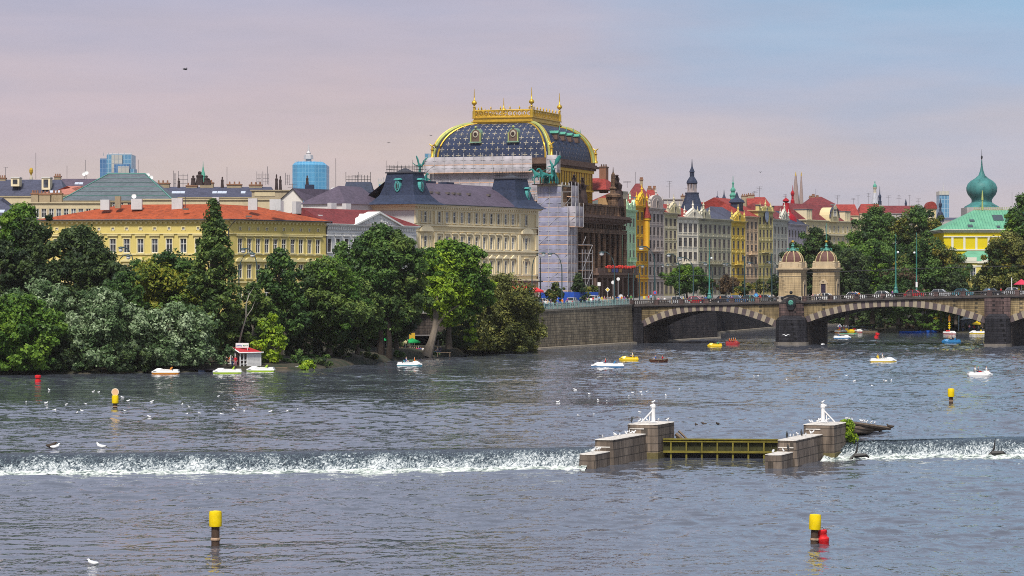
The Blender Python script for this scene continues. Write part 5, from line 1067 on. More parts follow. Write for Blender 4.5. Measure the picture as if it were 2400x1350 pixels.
block('peaked purple red roof with brick chimneys at its top', 1888, 1956, 990, 478, 461, GRW, ROOF_MAR, 14, 3, 4, chim=((1897, 1903, 462, 472), (1903, 1910, 458, 470), (1913, 1919, 461, 470)))
block('orange red roof right of the arched gable', 1966, 2012, 940, 505, 479, BEI, ROOF_RED, 12, 0, .5)
block('red roof above the trees right of the orange one', 2016, 2062, 960, 500, 478, BEI, ROOF_RED, 12, 1, 0)
block('long dull red roof above the island trees', 2060, 2160, 990, 500, 482, GRW, ROOF_PINK if False else ROOF_MAR, 12, 1, 1)
cb = block('cream house with a small curved red dormer roof above the trees', 2144, 2194, 985, 489, 486, mat('far_cream_plaster', (.56, .47, .26)), None, 12, windows=((510, 5, 1.0, 2.0),)); mb = MB(); x = XX(2182, 985) - XX(2144, 985); z = ZZ(489, 985) - zs(985); mb.prism([(x - 2.0, z)] + [(x + .2 - 1.9 * math.cos(R(a)), z + 2.2 * math.sin(R(a)) + .4) for a in range(0, 181, 20)] + [(x + 2.2, z)], -.5, 6); mb.build('curved_roof', ROOF_RED, cb)  # plain cream wall colour
block('pale flat roofs far off beside the onion tower', 2192, 2262, 1500, 516, 510, GRW, ROOF_SLATE, 14, 1, 1)
# ---- towers
def tower(label, px, D, prof, m, n=8, cat='tower', name='church_tower', base=None, parts=(), rot=0):
 k = D / F; zb = zs(D); t = thing(name, label, cat, (XX(px, D), D, zb)); mb = MB()
 mb.lathe([(max(.03, w * k), ZZ(py, D) - zb) for w, py in prof], n, rot=rot); mb.build('spire', m, t, smooth=n > 8)
 mb = MB(); w, py = prof[0]; mb.box(-w * k, w * k, -w * k, w * k, 0, ZZ(py, D) - zb); mb.build('shaft', base or GRW, t)
 for nm, pr, mm, nn in parts:
  mb = MB(); mb.lathe([(max(.03, w * k), ZZ(py, D) - zb) for w, py in pr], nn); mb.build(nm, mm, t, smooth=nn > 8)
 return t
tower('slim green baroque turret with stacked onion caps', 1718, 1100, [(7, 474), (6.5, 462), (8.5, 458), (7, 455), (4, 452), (4, 450), (6, 447), (6, 444), (3, 440), (2, 438), (1.8, 432), (3, 430), (1, 426), (.5, 412)], COPPER, 8, base=GRW)
tower('small blue domed turret left of the green baroque one', 1681, 1150, [(5, 474), (5, 470), (4.5, 464), (2.5, 461), (.7, 459), (.3, 447)], ROOF_DK)
tower('tiny dark pointed spire between two turrets', 1697, 1200, [(4, 474), (4, 466), (4.5, 464), (1.5, 456), (.3, 444)], ROOF_DK)
TWIN = mat('twin_spire_stone', (.27, .20, .18), .9, .15, .2)
tower('taller left needle of the twin stone church spires', 1865, 1900, [(9.5, 520), (8.5, 476), (5.5, 445), (2.2, 412)], TWIN, 8, base=TWIN, parts=(('gold_tip', [(2.0, 412), (1.6, 409), (.3, 402)], GOLD, 6),))
tower('slimmer right needle of the twin stone church spires', 1878, 1900, [(6, 520), (5, 474), (3.4, 445), (1.4, 412)], TWIN, 8, base=TWIN, parts=(('gold_tip', [(1.6, 412), (1.3, 409), (.3, 402)], GOLD, 6),))
tower('red onion topped roof lantern in front of the twin spires', 1857.5, 940, [(5.5, 480), (4.5, 470), (2.6, 467), (2.6, 459), (4.4, 456), (4.6, 452), (2.5, 448), (.8, 446), (.3, 434)], REDCU, 8, name='roof_lantern', base=ROOF_MAR)
tower('white and green domed church lantern tower above the trees', 2050.5, 1050, [(9.5, 480), (8.5, 474), (4.5, 452)], mat('ribbed_lead', (.42, .42, .46), .6, .3, 2.0), 8, base=GRW, parts=(('lantern', [(4.6, 452), (3.4, 451), (3.2, 443), (4.6, 442), (4.8, 439)], STAR, 8), ('green_dome', [(4.2, 439), (4.6, 436), (3.5, 433), (1, 430), (.8, 428), (1.6, 426.5), (.3, 424)], COPPER, 10)))
tower('thin dark spire with a bulb right beside the domed church tower', 2062, 1040, [(4.5, 480), (4.2, 474), (4.6, 472), (3.2, 470), (3.2, 464), (4, 461), (3.2, 458), (1.2, 455), (.3, 436)], ROOF_DK)
tower('dark little onion spire in front of the blue office tower', 2204, 900, [(9, 520), (9, 508), (6, 499), (2.6, 495), (2.4, 487), (3.8, 482), (3.8, 478), (1.5, 474), (.4, 464)], ROOF_DK)
tower('thin dark pinnacle poking out of the long dull red roof', 2123, 1010, [(3, 490), (2.6, 478), (3, 477), (.3, 466)], ROOF_DK, name='roof_pinnacle')
tower('teal copper spire behind the roof statues', 476, 700, [(5, 432), (5, 414), (6, 413), (2.4, 399), (1, 390), (.3, 378)], COPPER, 6)
tower('gilded statue on a column above the far left roofs', 73, 760, [(4, 420), (3.5, 416), (2.2, 412), (2.2, 410)], STAR, 8, name='column_statue', cat='statue', parts=(('gilded_halo', [(1.5, 410), (4.4, 404), (4.6, 398), (3, 394), (.6, 393)], GOLD, 8),))
D = 960; t = tower('large green copper onion dome on the stone water tower', 2301, D, [(42, 487), (40, 484), (29, 478), (24, 474), (24, 468), (28, 462), (33, 456), (36, 448), (36.5, 440), (33, 431), (26, 424), (16, 418), (8, 411), (4, 400), (2, 388), (1.2, 375)], mat('dark_patina', (.045, .16, .155), .5, .6, .35), 16, name='water_tower', base=None, parts=(('gilt_ball', [(.6, 375), (2.2, 370), (2.2, 367), (.6, 364), (.3, 350)], BLK, 8), ('drum', [(38, 520), (38, 487)], stone('tower_stone', (.25, .18, .14), (.18, .13, .10), (.08, .06, .05), 1.6, .6), 12)))
# ---- glass office towers
def curtain(name, g1, g2, fr, bw=3.0, bh=3.4, mort=.22):
 m, t, b = newmat(name); b.inputs['Roughness'].default_value = .35
 g = nd(t, 'ShaderNodeNewGeometry'); s = nd(t, 'ShaderNodeSeparateXYZ'); t.links.new(g.outputs['Position'], s.inputs[0]); cb_ = nd(t, 'ShaderNodeCombineXYZ'); t.links.new(s.outputs[0], cb_.inputs[0]); t.links.new(s.outputs[2], cb_.inputs[1])
 br = nd(t, 'ShaderNodeTexBrick', i_Scale=1.0); br.offset = 0; br.inputs['Brick Width'].default_value = bw; br.inputs['Row Height'].default_value = bh; br.inputs['Mortar Size'].default_value = mort
 for k, c in (('Color1', g1), ('Color2', g2), ('Mortar', fr)): br.inputs[k].default_value = (*c, 1)
 t.links.new(cb_.outputs[0], br.inputs['Vector']); t.links.new(br.outputs[0], b.inputs['Base Color']); return m
CBLUE = curtain('blue_curtain_wall', (.07, .20, .33), (.10, .26, .40), (.24, .36, .45), 2.6, 3.6); CCREAM = curtain('cream_curtain_wall', (.36, .35, .32), (.44, .42, .36), (.22, .25, .28), 3.2, 3.6); CDEEP = curtain('deep_blue_glass', (.03, .11, .25), (.05, .16, .32), (.12, .22, .36), 2.6, 3.6)
D = 2200; k = D / F
t = thing('office_tower', 'blue glass and cream office tower block rising above the grey green roof', 'skyscraper', (XX(275, D), D, zs(D))); zb = zs(D); q = lambda a, b, top, y0, y1, m, nm, bot=430: add_box(t, nm, m, (a - 275) * k, (b - 275) * k, y0, y1, 0, ZZ(top, D) - zb)
q(250, 308, 362, 0, 25, CBLUE, 'main_slab'); q(233, 251, 371, 3, 20, CDEEP, 'side_slab'); q(262, 287, 363.5, -1.5, 0, CCREAM, 'cream_bay'); q(271, 306, 386, -8, -1.6, CDEEP, 'low_slab'); q(280, 306, 391, -9, -8.1, CCREAM, 'cream_bay'); q(306.2, 317, 396, -6, 10, CBLUE, 'stair_slab')
mb = MB()
for px in (240, 252, 262, 275, 290, 305): mb.tube([((px - 275) * k, 5, ZZ(365, D) - zb), ((px - 275) * k, 5, ZZ(357, D) - zb)], .4, 4)
mb.tube([(-20 * 0 + (250 - 275) * k, 5, ZZ(360, D) - zb), ((308 - 275) * k, 5, ZZ(360, D) - zb)], .3, 4); mb.build('roof_mast', STEEL, t)
t = thing('office_tower', 'bright blue octagonal glass office tower with a tall antenna', 'skyscraper', (XX(724, D), D, zb)); pl = [(-40, 6), (-27, 0), (13, 0), (40, 6), (40, 40), (-40, 40)]
pl2 = [(-34, 10), (-24, 4), (11, 4), (30, 10), (30, 36), (-34, 36)]
mb = MB(); mb.frustum([(x * k, y, 0) for x, y in pl], [(x * k, y, ZZ(386, D) - zb) for x, y in pl]); mb.frustum([(x * k, y, ZZ(386, D) - zb) for x, y in pl], [(x * k, y, ZZ(378, D) - zb) for x, y in pl2]); mb.build('main_slab', curtain('bright_blue_glass', (.045, .22, .40), (.06, .27, .46), (.12, .33, .50), 2.6, 3.6), t)
mb = MB(); mb.lathe([(2.6, ZZ(379, D) - zb), (2.2, ZZ(372, D) - zb), (4.0, ZZ(371, D) - zb), (3.6, ZZ(362, D) - zb), (1.5, ZZ(360, D) - zb), (2.0, ZZ(357, D) - zb), (.9, ZZ(352, D) - zb), (.3, ZZ(337, D) - zb)], 6, (-1.2, 12, 0)); mb.build('antenna', STEEL, t)
mb = MB()
for px in (690, 697, 710, 735, 748): mb.box((px - 724) * k - .6, (px - 724) * k + .6, 8, 10, ZZ(381, D) - zb, ZZ(375, D) - zb)
mb.build('roof_plant', STEEL, t)
t = thing('office_tower', 'small distant blue office tower near the onion dome', 'skyscraper', (XX(2213, D), D, zb)); add_box(t, 'main_slab', CBLUE, -11 * k, 11 * k, 0, 16, 0, ZZ(457, D) - zb); add_box(t, 'top_storey', CCREAM, -11.5 * k, 11.5 * k, -.5, 16.5, ZZ(457, D) - zb, ZZ(448, D) - zb); mb = MB(); mb.tube([(0, 5, ZZ(448, D) - zb), (0, 5, ZZ(428, D) - zb)], [.6, .2], 5); mb.build('antenna', STEEL, t)
D = 1300; t = thing('office_block', 'low bluish office block with roof fences behind the palace', 'building', (XX(886, D), D, zs(D))); k = D / F; add_box(t, 'main_slab', CCREAM, 0, 46 * k, 0, 14, 0, ZZ(426, D) - zs(D)); add_box(t, 'glass_band', CBLUE, 2 * k, 44 * k, -.3, 0, ZZ(441, D) - zs(D), ZZ(432, D) - zs(D)); mb = MB()
for i in range(12): mb.tube([(i * 4 * k, 2, ZZ(426, D) - zs(D)), (i * 4 * k, 2, ZZ(426 - random.uniform(5, 11), D) - zs(D))], .2, 4)
mb.build('roof_mast', STEEL, t)
t = thing('rooftop_plant_room', 'small blue plant room above the scaffolded theatre roof edge', 'building', (XX(995, 690), 690, zs(690))); add_box(t, 'shaft', GRW, .1, 2.6, .1, 3, 0, ZZ(370, 690) - zs(690)); add_box(t, 'cladding', CBLUE, 0, 2.7, 0, 3.1, ZZ(370, 690) - zs(690), ZZ(360, 690) - zs(690))
# ---- yellow palace with a green roof on the island
D = 705; PY = mat('lemon_plaster', (.62, .485, .012), .85, .1, .3); PW_ = mat('palace_white_trim', (.66, .63, .52), .85, .1, .4); GRF = mat('green_copper_roof', (.12, .32, .205), .55, .25, .5)
x0 = XX(2212, D); zb = 2.3; L = XX(2440, D) - x0; Zp = lambda py: ZZ(py, D) - zb
zp_ = thing('yellow_palace', 'lemon yellow palace with green copper roofs among the island trees', 'palace', (x0, D, zb)); zs_ = 0
facade(zp_, (0, 0, 0), 0, L, 0, Zp(543), [], PY); body(zp_, (0, 0, 0), 0, L, 18, 0, Zp(543), PY); cornice(zp_, (0, 0, 0), 0, L, Zp(545), PW_, ((.2, .3), (.6, .3), (.85, .25)), 17.5)
mb = MB()
for px in (2232, 2260, 2288, 2317, 2346, 2375, 2404): x = XX(px, D) - x0; mb.box(x - .28, x + .28, -.2, .02, Zp(585), Zp(554))
mb.box(-.1, L, -.25, .02, Zp(556), Zp(553)); mb.box(-.1, L, -.3, .02, Zp(587), Zp(584)); mb.build('pilaster_order', PW_, zp_)
rf = hip(zp_, (0, 0, 0), 0, 0, L, 0, 18, Zp(539), ZZ(493, D + 9) - zb, XX(2305, D) - XX(2222, D) , 3, GRF, over=.9); mb = MB()
rise = ZZ(493, D + 9) - zb - Zp(539); ins = XX(2305, D) - XX(2222, D)
for i in range(34):
 x = i * .75; y0_ = -.9; y1_ = 9 if x > ins else 9 * x / ins
 if y1_ > .5: mb.tube([(x, y0_, Zp(539) + .06), (x, y1_, Zp(539) + rise * (y1_ + .9) / 9.9 + .08)], .05, 4)
mb.build('standing_seam', mat('seam_copper', (.10, .30, .22)), rf)
for px, py, w, h in ((2278, 518, 1.3, .9), (2274, 531, 1.3, 1.1), (2339, 511, 2.6, 2.6), (2340, 533, .9, .9)):
 f = (ZZ(py, D + 3) - zb - Zp(539)) / rise; y = -.9 + 9.9 * f; x = XX(px, D + y) - x0; z = Zp(539) + rise * f; mb = MB(); sl_ = rise / 9.9
 mb.frustum([(x - w / 2, y - h / 2, z - h / 2 * sl_), (x + w / 2, y - h / 2, z - h / 2 * sl_), (x + w / 2, y + h / 2, z + h / 2 * sl_), (x - w / 2, y + h / 2, z + h / 2 * sl_)], [(x - w / 2, y - h / 2, z - h / 2 * sl_ + .22), (x + w / 2, y - h / 2, z - h / 2 * sl_ + .22), (x + w / 2, y + h / 2, z + h / 2 * sl_ + .22), (x - w / 2, y + h / 2, z + h / 2 * sl_ + .22)]); mb.build('roof_window', paint('dark_roof_glass', (.04, .06, .07), .3), rf)
mb = MB(); zr = ZZ(493, D + 9) - zb
for i in range(26): x = ins + i * .6; mb.tube([(x, 9, zr), (x + .3, 9, zr + .5), (x + .6, 9, zr)], .08, 4); mb.ball((x + .3, 9, zr + .75), .13, n=5, m=4)
mb.lathe([(.25, 0), (.18, 2.6), (.3, 2.7), (.1, 5.2)], 6, (XX(2302.5, 714) - x0, 9, zr)); mb.build('gilt_cresting', GOLDG, rf)
D2 = 697; x1 = XX(2238, D2) - x0; x2 = XX(2330, D2) - x0; ZL = lambda py: ZZ(py, D2) - zb; yl = D2 - D
facade(zp_, (x1, yl, 0), 0, x2 - x1, 0, ZL(613), [dict(xs=[XX(2281, D2) - x0 - x1], z=ZL(655), w=1.2, h=3.0, fm=WHITE, tm=PW_, arch=True, single=True)], mat('pale_lemon_plaster', (.62, .53, .14)), name='wing_wall', bands=((ZL(625), ZL(622), .15),), bandm=PW_)
hip(zp_, (x1, yl, 0), 0, 0, x2 - x1, 0, 9, ZL(612), ZL(612) + 2.6, 4, 1, GRF, name='wing_roof'); body(zp_, (x1, yl, 0), 0, x2 - x1, 8, 0, ZL(613), PY)
mb = MB(); xa_ = XX(2290, D2) - x0; mb.prism([(xa_, ZL(617)), (xa_ + 4.2, ZL(617)), (xa_ + 2.1, ZL(606))], yl - .5, yl - .02); mb.box(x1 - .3, x2, yl - .35, yl - .001, ZL(616), ZL(612.5)); mb.box(x1 + 2.2, x1 + 5.5, yl - .3, yl + .3, ZL(612), ZL(603)); mb.build('wing_trim', PW_, zp_)
# ---- pair of bridge gatehouses
GST = stone('gatehouse_stone', (.50, .38, .22), (.42, .31, .18), (.3, .23, .14), 1.1, .38, R(-20), stain=.35); GSD = mat('gatehouse_trim', (.44, .35, .23), .85, .25, .8); CAPR = mat('reddish_dome_scales', (.13, .066, .056), .6, .3, 1.5)
def gatehouse(label, s, v, door):
 zb = cz(s); t = thing('gatehouse', label, 'gatehouse', BP(s, v, zb), BR_); h = 6.3; hw = 2.3
 mb = MB(); mb.box(-hw - .35, hw + .35, -hw - .35, hw + .35, 0, 1.2); mb.build('plinth', mat('gate_plinth', (.36, .32, .28), .9, .25, .6), t)
 mb = MB(); mb.frustum([(x * (hw + .12), y * (hw + .12), 1.2) for x, y in ((-1, -1), (1, -1), (1, 1), (-1, 1))], [(x * hw, y * hw, h) for x, y in ((-1, -1), (1, -1), (1, 1), (-1, 1))]); mb.build('wall', GST, t)
 mb = MB(); z = h - .02
 for o, hh in ((.08, .25), (.3, .18), (.55, .25), (.15, .2)): mb.box(-hw - o, hw + o, -hw - o, hw + o, z, z + hh); z += hh
 mb.box(-hw + .12, hw - .12, -hw + .12, hw - .12, z, z + 1.0)
 for x in (-1, 1):
  for y in (-1, 1): mb.lathe([(.42, 0), (.42, .75), (.2, .85), (.28, 1.05), (.05, 1.3)], 6, (x * (hw - .2), y * (hw - .2), z))
 mb.box(-hw - .1, hw + .1, -hw - .1, hw + .1, h - 1.0, h - .88); mb.build('cornice', GSD, t); z += 1.0
 mb = MB(); pr = [(2.2, 0), (2.18, .5), (2.0, 1.15), (1.65, 1.75), (1.15, 2.2), (.85, 2.35)]; mb.lathe([(r, z + a) for r, a in pr], 8, rot=R(22.5)); mb.box(-hw + .2, hw - .2, -hw + .2, hw - .2, z, z + .12, 1); cap = mb.build('dome', [CAPR, GSD], t)
 mb = MB()
 for k in range(8): a = R(22.5 + 45 * k); mb.tube([((r + .05) * math.cos(a), (r + .05) * math.sin(a), z + zz_) for r, zz_ in pr], .1, 5)
 mb.build('dome_rib', mat('rib_gilt', (.5, .42, .22), .5, .2), cap)
 mb = MB(); mb.lathe([(.9, z + 2.3), (1.05, z + 2.5), (.6, z + 2.7), (.3, z + 2.9), (.25, z + 3.3), (.4, z + 3.4), (.18, z + 3.7), (.15, z + 4.2)], 8)
 for k in range(8): a = R(45 * k); mb.tube([(.8 * math.cos(a), .8 * math.sin(a), z + 2.4), (1.2 * math.cos(a), 1.2 * math.sin(a), z + 2.5), (1.2 * math.cos(a), 1.2 * math.sin(a), z + 2.85), (.9 * math.cos(a), .9 * math.sin(a), z + 2.95)], .1, 4)
 if door: mb.lathe([(.08, z + 4.6), (.06, z + 8.2)], 6)
 mb.build('copper_crown', VERD, cap); mb = MB(); mb.ball((0, 0, z + 4.35), .33, sz=.8); mb.build('gilt_ball', GOLD, cap)
 mb = MB()
 for y, ax in (((-hw - .12), 0), ((hw + .12), 1)):
  if ax == 0 and not door: continue
  if ax == 1: continue
  mb.box(-.85, .85, y - .18, y + .05, 3.6, 3.8); mb.box(-.8, -.5, y - .12, y + .05, 1.2, 3.6); mb.box(.5, .8, y - .12, y + .05, 1.2, 3.6); mb.prism([(-.9, 3.8), (.9, 3.8), (.5, 4.35), (0, 4.7), (-.5, 4.35)], y - .2, y + .05); mb.ball((0, y - .15, 4.25), .3, n=6, m=4)
 y = hw + .12; mb.box(y - .05, y + .2, -.9, .9, 3.6, 3.85); mb.box(y - .05, y + .14, -.9, -.55, 1.2, 3.6); mb.box(y - .05, y + .14, .55, .9, 1.2, 3.6); mb.prismx([(-.95, 3.85), (.95, 3.85), (.4, 4.6), (-.4, 4.6)], y - .05, y + .2)
 mb.build('door_surround', GSD, t)
 mb = MB(); y = -hw - .13
 if door: mb.box(-.5, .5, y - .03, y + .1, 1.2, 3.6)
 mb.box(hw + .1, hw + .16, -.55, .55, 1.2, 3.6); mb.build('door', paint('dark_violet_door', (.03, .02, .045), .5, .2), t)
gatehouse('square sandstone gatehouse standing on the near edge of the bridge', 33.5, 2.5, False); gatehouse('square sandstone gatehouse with a dark door across the roadway', 37.6, 14.6, True)
# ------------------------------------------------------------------ trees
def leafmat(name, dark, mid, light, trans=.28):
 if name in MC: return MC[name]
 m = bpy.data.materials.new(name); m.use_nodes = True; t = m.node_tree; t.nodes.clear(); MC[name] = m
 o = t.nodes.new('ShaderNodeOutputMaterial'); at = t.nodes.new('ShaderNodeAttribute'); at.attribute_name = 'tint'
 c = ramp(t, at.outputs['Fac'], [(.08, dark), (.5, mid), (.92, light)])
 d = t.nodes.new('ShaderNodeBsdfPrincipled'); d.inputs['Roughness'].default_value = .55; d.inputs['Specular IOR Level'].default_value = .25; tr = t.nodes.new('ShaderNodeBsdfTranslucent'); mx = t.nodes.new('ShaderNodeMixShader'); mx.inputs[0].default_value = trans
 t.links.new(c, d.inputs['Base Color']); t.links.new(c, tr.inputs[0]); t.links.new(d.outputs[0], mx.inputs[1]); t.links.new(tr.outputs[0], mx.inputs[2]); t.links.new(mx.outputs[0], o.inputs[0]); return m
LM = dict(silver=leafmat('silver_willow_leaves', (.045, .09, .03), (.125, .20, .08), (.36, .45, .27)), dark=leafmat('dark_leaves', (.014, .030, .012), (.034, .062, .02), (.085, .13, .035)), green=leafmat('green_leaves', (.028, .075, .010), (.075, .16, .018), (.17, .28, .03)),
          olive=leafmat('olive_leaves', (.04, .052, .012), (.11, .125, .028), (.25, .25, .06)), yellow=leafmat('yellowing_leaves', (.045, .085, .012), (.13, .18, .02), (.28, .27, .03)), poplar=leafmat('poplar_leaves', (.028, .058, .014), (.068, .12, .026), (.17, .24, .05)),
          lime=leafmat('lime_leaves', (.09, .16, .01), (.2, .32, .016), (.36, .48, .03)), brown=leafmat('brownish_leaves', (.05, .035, .022), (.11, .072, .04), (.18, .12, .06)), mid=leafmat('mid_green_leaves', (.018, .048, .012), (.048, .105, .022), (.12, .21, .04)), mixed=leafmat('mixed_leaves', (.02, .045, .012), (.06, .10, .018), (.24, .2, .03)))
BARK = mat('grey_bark', (.085, .068, .052), .95, .35, 1.2); BARK_SHADE = mat('shade_dark_bark', (.028, .022, .018), .95, .4, 1.2); BARKW = mat('pale_birch_bark', (.42, .38, .32), .9, .4, 1.5)  # bark of the trunk pair is darkened: canopy shade put into its colour
PROF = dict(round=[(.18, .25), (.3, .75), (.5, 1.0), (.7, .92), (.88, .6), (1, .12)], poplar=[(.06, .3), (.2, .75), (.4, 1.0), (.6, .86), (.78, .55), (.92, .3), (1, .06)], willow=[(.0, .8), (.2, 1.0), (.5, .98), (.75, .78), (.92, .45), (1, .1)],
   bush=[(0, .7), (.25, 1), (.6, .92), (.85, .6), (1, .15)], tall=[(.14, .35), (.3, .8), (.5, 1.0), (.72, .85), (.88, .55), (1, .12)], cone=[(.12, .8), (.3, 1), (.6, .65), (.85, .3), (1, .05)], spread=[(.25, .3), (.4, .85), (.6, 1.0), (.8, .85), (.94, .5), (1, .15)])
def tree(label, px, D, bz, top, wpx, shape, kind, cat='tree', name=None, dens=1.0, leaf=.34, trunk=True, seed=0, lean=0.0, bark=None, group=None, depth=.85, bias=0.0, kind2=None, dx=0.0):
 rg = np.random.default_rng(abs(hash((round(px), round(D), shape, seed))) % 2 ** 31 if False else int(px * 7919 + D * 104729 + seed * 31) % 2 ** 31)
 base = Vector((XX(px, D) + dx, D, bz)); Ht = ZZ(top, D) - bz; Wd = wpx / F * D / 2
 pr = PROF[shape]; tz = np.array([p[0] for p in pr]); rz = np.array([p[1] for p in pr])
 area = Ht * Wd * 2 * 2.2; nc = int(max(14, min(330, area * .62 * dens))); cr = .085 * min(Ht, Wd * 2) + .36
 ts = rg.random(nc * 6) * (1 - tz[0]) + tz[0]; rr = np.interp(ts, tz, rz); keep = rg.random(nc * 6) < (rr ** 1.3 * .9 + .1); ts = ts[keep][:nc]; n = len(ts); rr = np.interp(ts, tz, rz)
 th_ = rg.random(n) * 2 * np.pi; ph = rg.random(4) * 6.28
 lob = 1 + .20 * np.sin(2 * th_ + ph[0] + 5 * ts) + .16 * np.sin(3 * th_ + ph[1] - 9 * ts) + .14 * np.sin(14 * ts + ph[2])
 far = rg.random(n) < .22; rad = np.maximum(0, rr * Wd * lob * (.35 + .65 * np.sqrt(rg.random(n))) - cr * .35); rad = np.where(far, rr * Wd * lob * (.98 + .16 * rg.random(n)), rad)
 C = np.stack([rad * np.cos(th_) + lean * ts * Ht, rad * np.sin(th_) * depth, np.minimum(ts * Ht, Ht - cr * .45)], 1)
 crs = cr * (.6 + .8 * rg.random(n)) * np.where(far, .6, 1.0); ctint = np.clip(.5 + .24 * rg.standard_normal(n) + bias, 0, 1)
 leaf *= .8; nl = int(max(26, min(150, 96 * dens * (cr / 1.1) ** 1.2 * (.27 / leaf) ** 1.3))); N = n * nl; ci = np.repeat(np.arange(n), nl)
 v = rg.standard_normal((N, 3)); v /= np.linalg.norm(v, axis=1, keepdims=True); r = crs[ci] * (.35 + .65 * rg.random(N) ** .6)
 sq = np.array([1.0, 1.0, .78]); Pn = C[ci] + v * r[:, None] * sq
 if shape in ('willow',): Pn[:, 2] -= .35 * np.abs(rg.standard_normal(N)) * crs[ci]
 Pn[:, 2] = np.maximum(Pn[:, 2], .15)
 nr = v * .75 + rg.standard_normal((N, 3)) * .55 + np.array([0, -.1, .35]); nr /= np.linalg.norm(nr, axis=1, keepdims=True)
 a = np.cross(nr, rg.standard_normal((N, 3))); a /= np.linalg.norm(a, axis=1, keepdims=True) + 1e-9; b = np.cross(nr, a)
 s = leaf * (.55 + .9 * rg.random(N)); sa = (a.T * s).T; sb = (b.T * s * (.42 + .3 * rg.random(N))).T
 V = np.empty((N, 4, 3), 'f'); V[:, 0] = Pn - sa; V[:, 1] = Pn - sb; V[:, 2] = Pn + sa; V[:, 3] = Pn + sb
 me = bpy.data.meshes.new('crown'); me.vertices.add(N * 4); me.vertices.foreach_set('co', V.ravel()); me.loops.add(N * 4); me.loops.foreach_set('vertex_index', np.arange(N * 4, dtype='i')); me.polygons.add(N); me.polygons.foreach_set('loop_start', np.arange(0, N * 4, 4, dtype='i')); me.polygons.foreach_set('loop_total', np.full(N, 4, 'i'))
 tint = np.clip(ctint[ci] + .16 * rg.standard_normal(N), 0, 1).astype('f'); at = me.attributes.new('tint', 'FLOAT', 'FACE'); at.data.foreach_set('value', tint)
 me.materials.append(LM[kind])
 if kind2:
  me.materials.append(LM[kind2]); pick = (np.sin(C[:, 0] * .5 + ph[3]) + np.sin(C[:, 2] * .45 + ph[0]) + .5 * rg.standard_normal(n)) > .55; me.polygons.foreach_set('material_index', pick[ci].astype('i'))
 me.update(calc_edges=True); me.validate()
 root = thing(name or ('shrub' if cat == 'bush' else 'tree'), label, cat, base, group=group); link('crown', me, root)
 if trunk:
  mb = MB(); tr_ = max(.12, .02 * Ht + .05); topz = Ht * .8; k = 6; ax = []
  for i in range(k + 1):
   t = i / k; ax.append(Vector((lean * t * topz + .25 * math.sin(t * 5 + ph[0]) * t, .2 * math.sin(t * 4 + ph[1]) * t, t * topz)))
  mb.tube(ax, [tr_ * (1.25 - 1.05 * i / k) if i else tr_ * 1.6 for i in range(k + 1)], 7)
  for j in rg.choice(n, min(n, 16), replace=False):
   c = Vector(C[j].tolist()); t = max(.14, min(.75, (c.z / topz) * .62)); i = min(k - 1, int(t * k)); p = ax[i].lerp(ax[i + 1], t * k - i)
   m_ = p.lerp(c, .5) + Vector((0, 0, .06 * Ht)); mb.tube([p, m_, c], [tr_ * .4, tr_ * .26, tr_ * .1], 5)
  mb.build('trunk', bark or BARK, root, smooth=True)
 return root
GT = 'trees along the river park'
T = tree
T('tall bright topped tree at the far left edge above the silver willows', 52, 430, 5.8, 478, 165, 'tall', 'green', group=GT, kind2='dark')
T('broad dark chestnut tree in front of the yellow house corner', 182, 424, 2.0, 535, 205, 'round', 'dark', group=GT, dens=1.15)
T('dark leafy tree filling the far left edge under the tall one', 2, 421, 2.0, 560, 130, 'round', 'dark', group=GT)
T('low green maple bush at the far left waterline', 42, 384, .6, 690, 200, 'bush', 'green', cat='bush', group=GT, dens=1.2, kind2='mid')
T('silver leaved willow leftmost of the pale willows', 92, 393, 1.2, 655, 170, 'willow', 'silver', group=GT, dens=1.2, leaf=.3)
T('silver leaved willow in the middle of the pale willows', 238, 391, 1.0, 676, 195, 'willow', 'silver', group=GT, dens=1.2, leaf=.3)
T('silver leaved willow nearest the white pedal boats', 405, 393, 1.0, 700, 185, 'willow', 'silver', group=GT, dens=1.2, leaf=.3)
T('mid green slender tree rising between the willows and chestnut', 298, 402, 1.2, 630, 110, 'tall', 'mid', group=GT)
T('green and gold tree turning yellow in front of the yellow house', 395, 410, 1.5, 592, 200, 'round', 'yellow', group=GT, kind2='mid', dens=1.05)
T('dense green tree left of the golden one', 322, 418, 1.6, 612, 90, 'tall', 'mid', group=GT)
T('tall slim poplar standing before the yellow house', 500, 401, 1.2, 468, 112, 'poplar', 'poplar', group=GT, dens=1.1, leaf=.3)
T('small olive tree behind the boat kiosk with pale bare branches', 592, 412, 1.4, 664, 115, 'round', 'poplar', group=GT, bark=BARKW, dens=.7)
T('dark green tree between the kiosk and the round willow', 655, 414, 1.5, 586, 122, 'tall', 'mid', group=GT)
T('yellow green sapling right behind the boat kiosk', 634, 404, 1.1, 735, 66, 'bush', 'lime', cat='bush', group=GT)
T('round topped willow before the white house', 772, 425, 1.5, 607, 175, 'round', 'poplar', group=GT, dens=1.2, kind2='green', leaf=.3)
T('low willow limb hanging right of the round willow', 838, 432, 1.5, 650, 110, 'round', 'poplar', group=GT, leaf=.3)
T('tallest dark green tree before the white house pediment', 893, 450, 1.6, 526, 190, 'tall', 'mid', group=GT, dens=1.1, kind2='poplar')
T('dark understorey tree below the tallest tree', 930, 455, 1.6, 640, 130, 'round', 'dark', group=GT)
T('bright green tree with a leaning bare trunk before the cream palace', 1052, 470, 1.4, 566, 170, 'spread', 'green', group=GT, dens=1.05, lean=.02, kind2='lime')
T('bushy olive willow leaning over the water at the end of the park', 1172, 496, .4, 640, 172, 'willow', 'olive', group=GT, dens=1.3, leaf=.28)
T('olive green shrubby tree between the leaning trunk and the olive willow', 1108, 488, .8, 655, 110, 'willow', 'olive', group=GT, leaf=.28, kind2='mid')
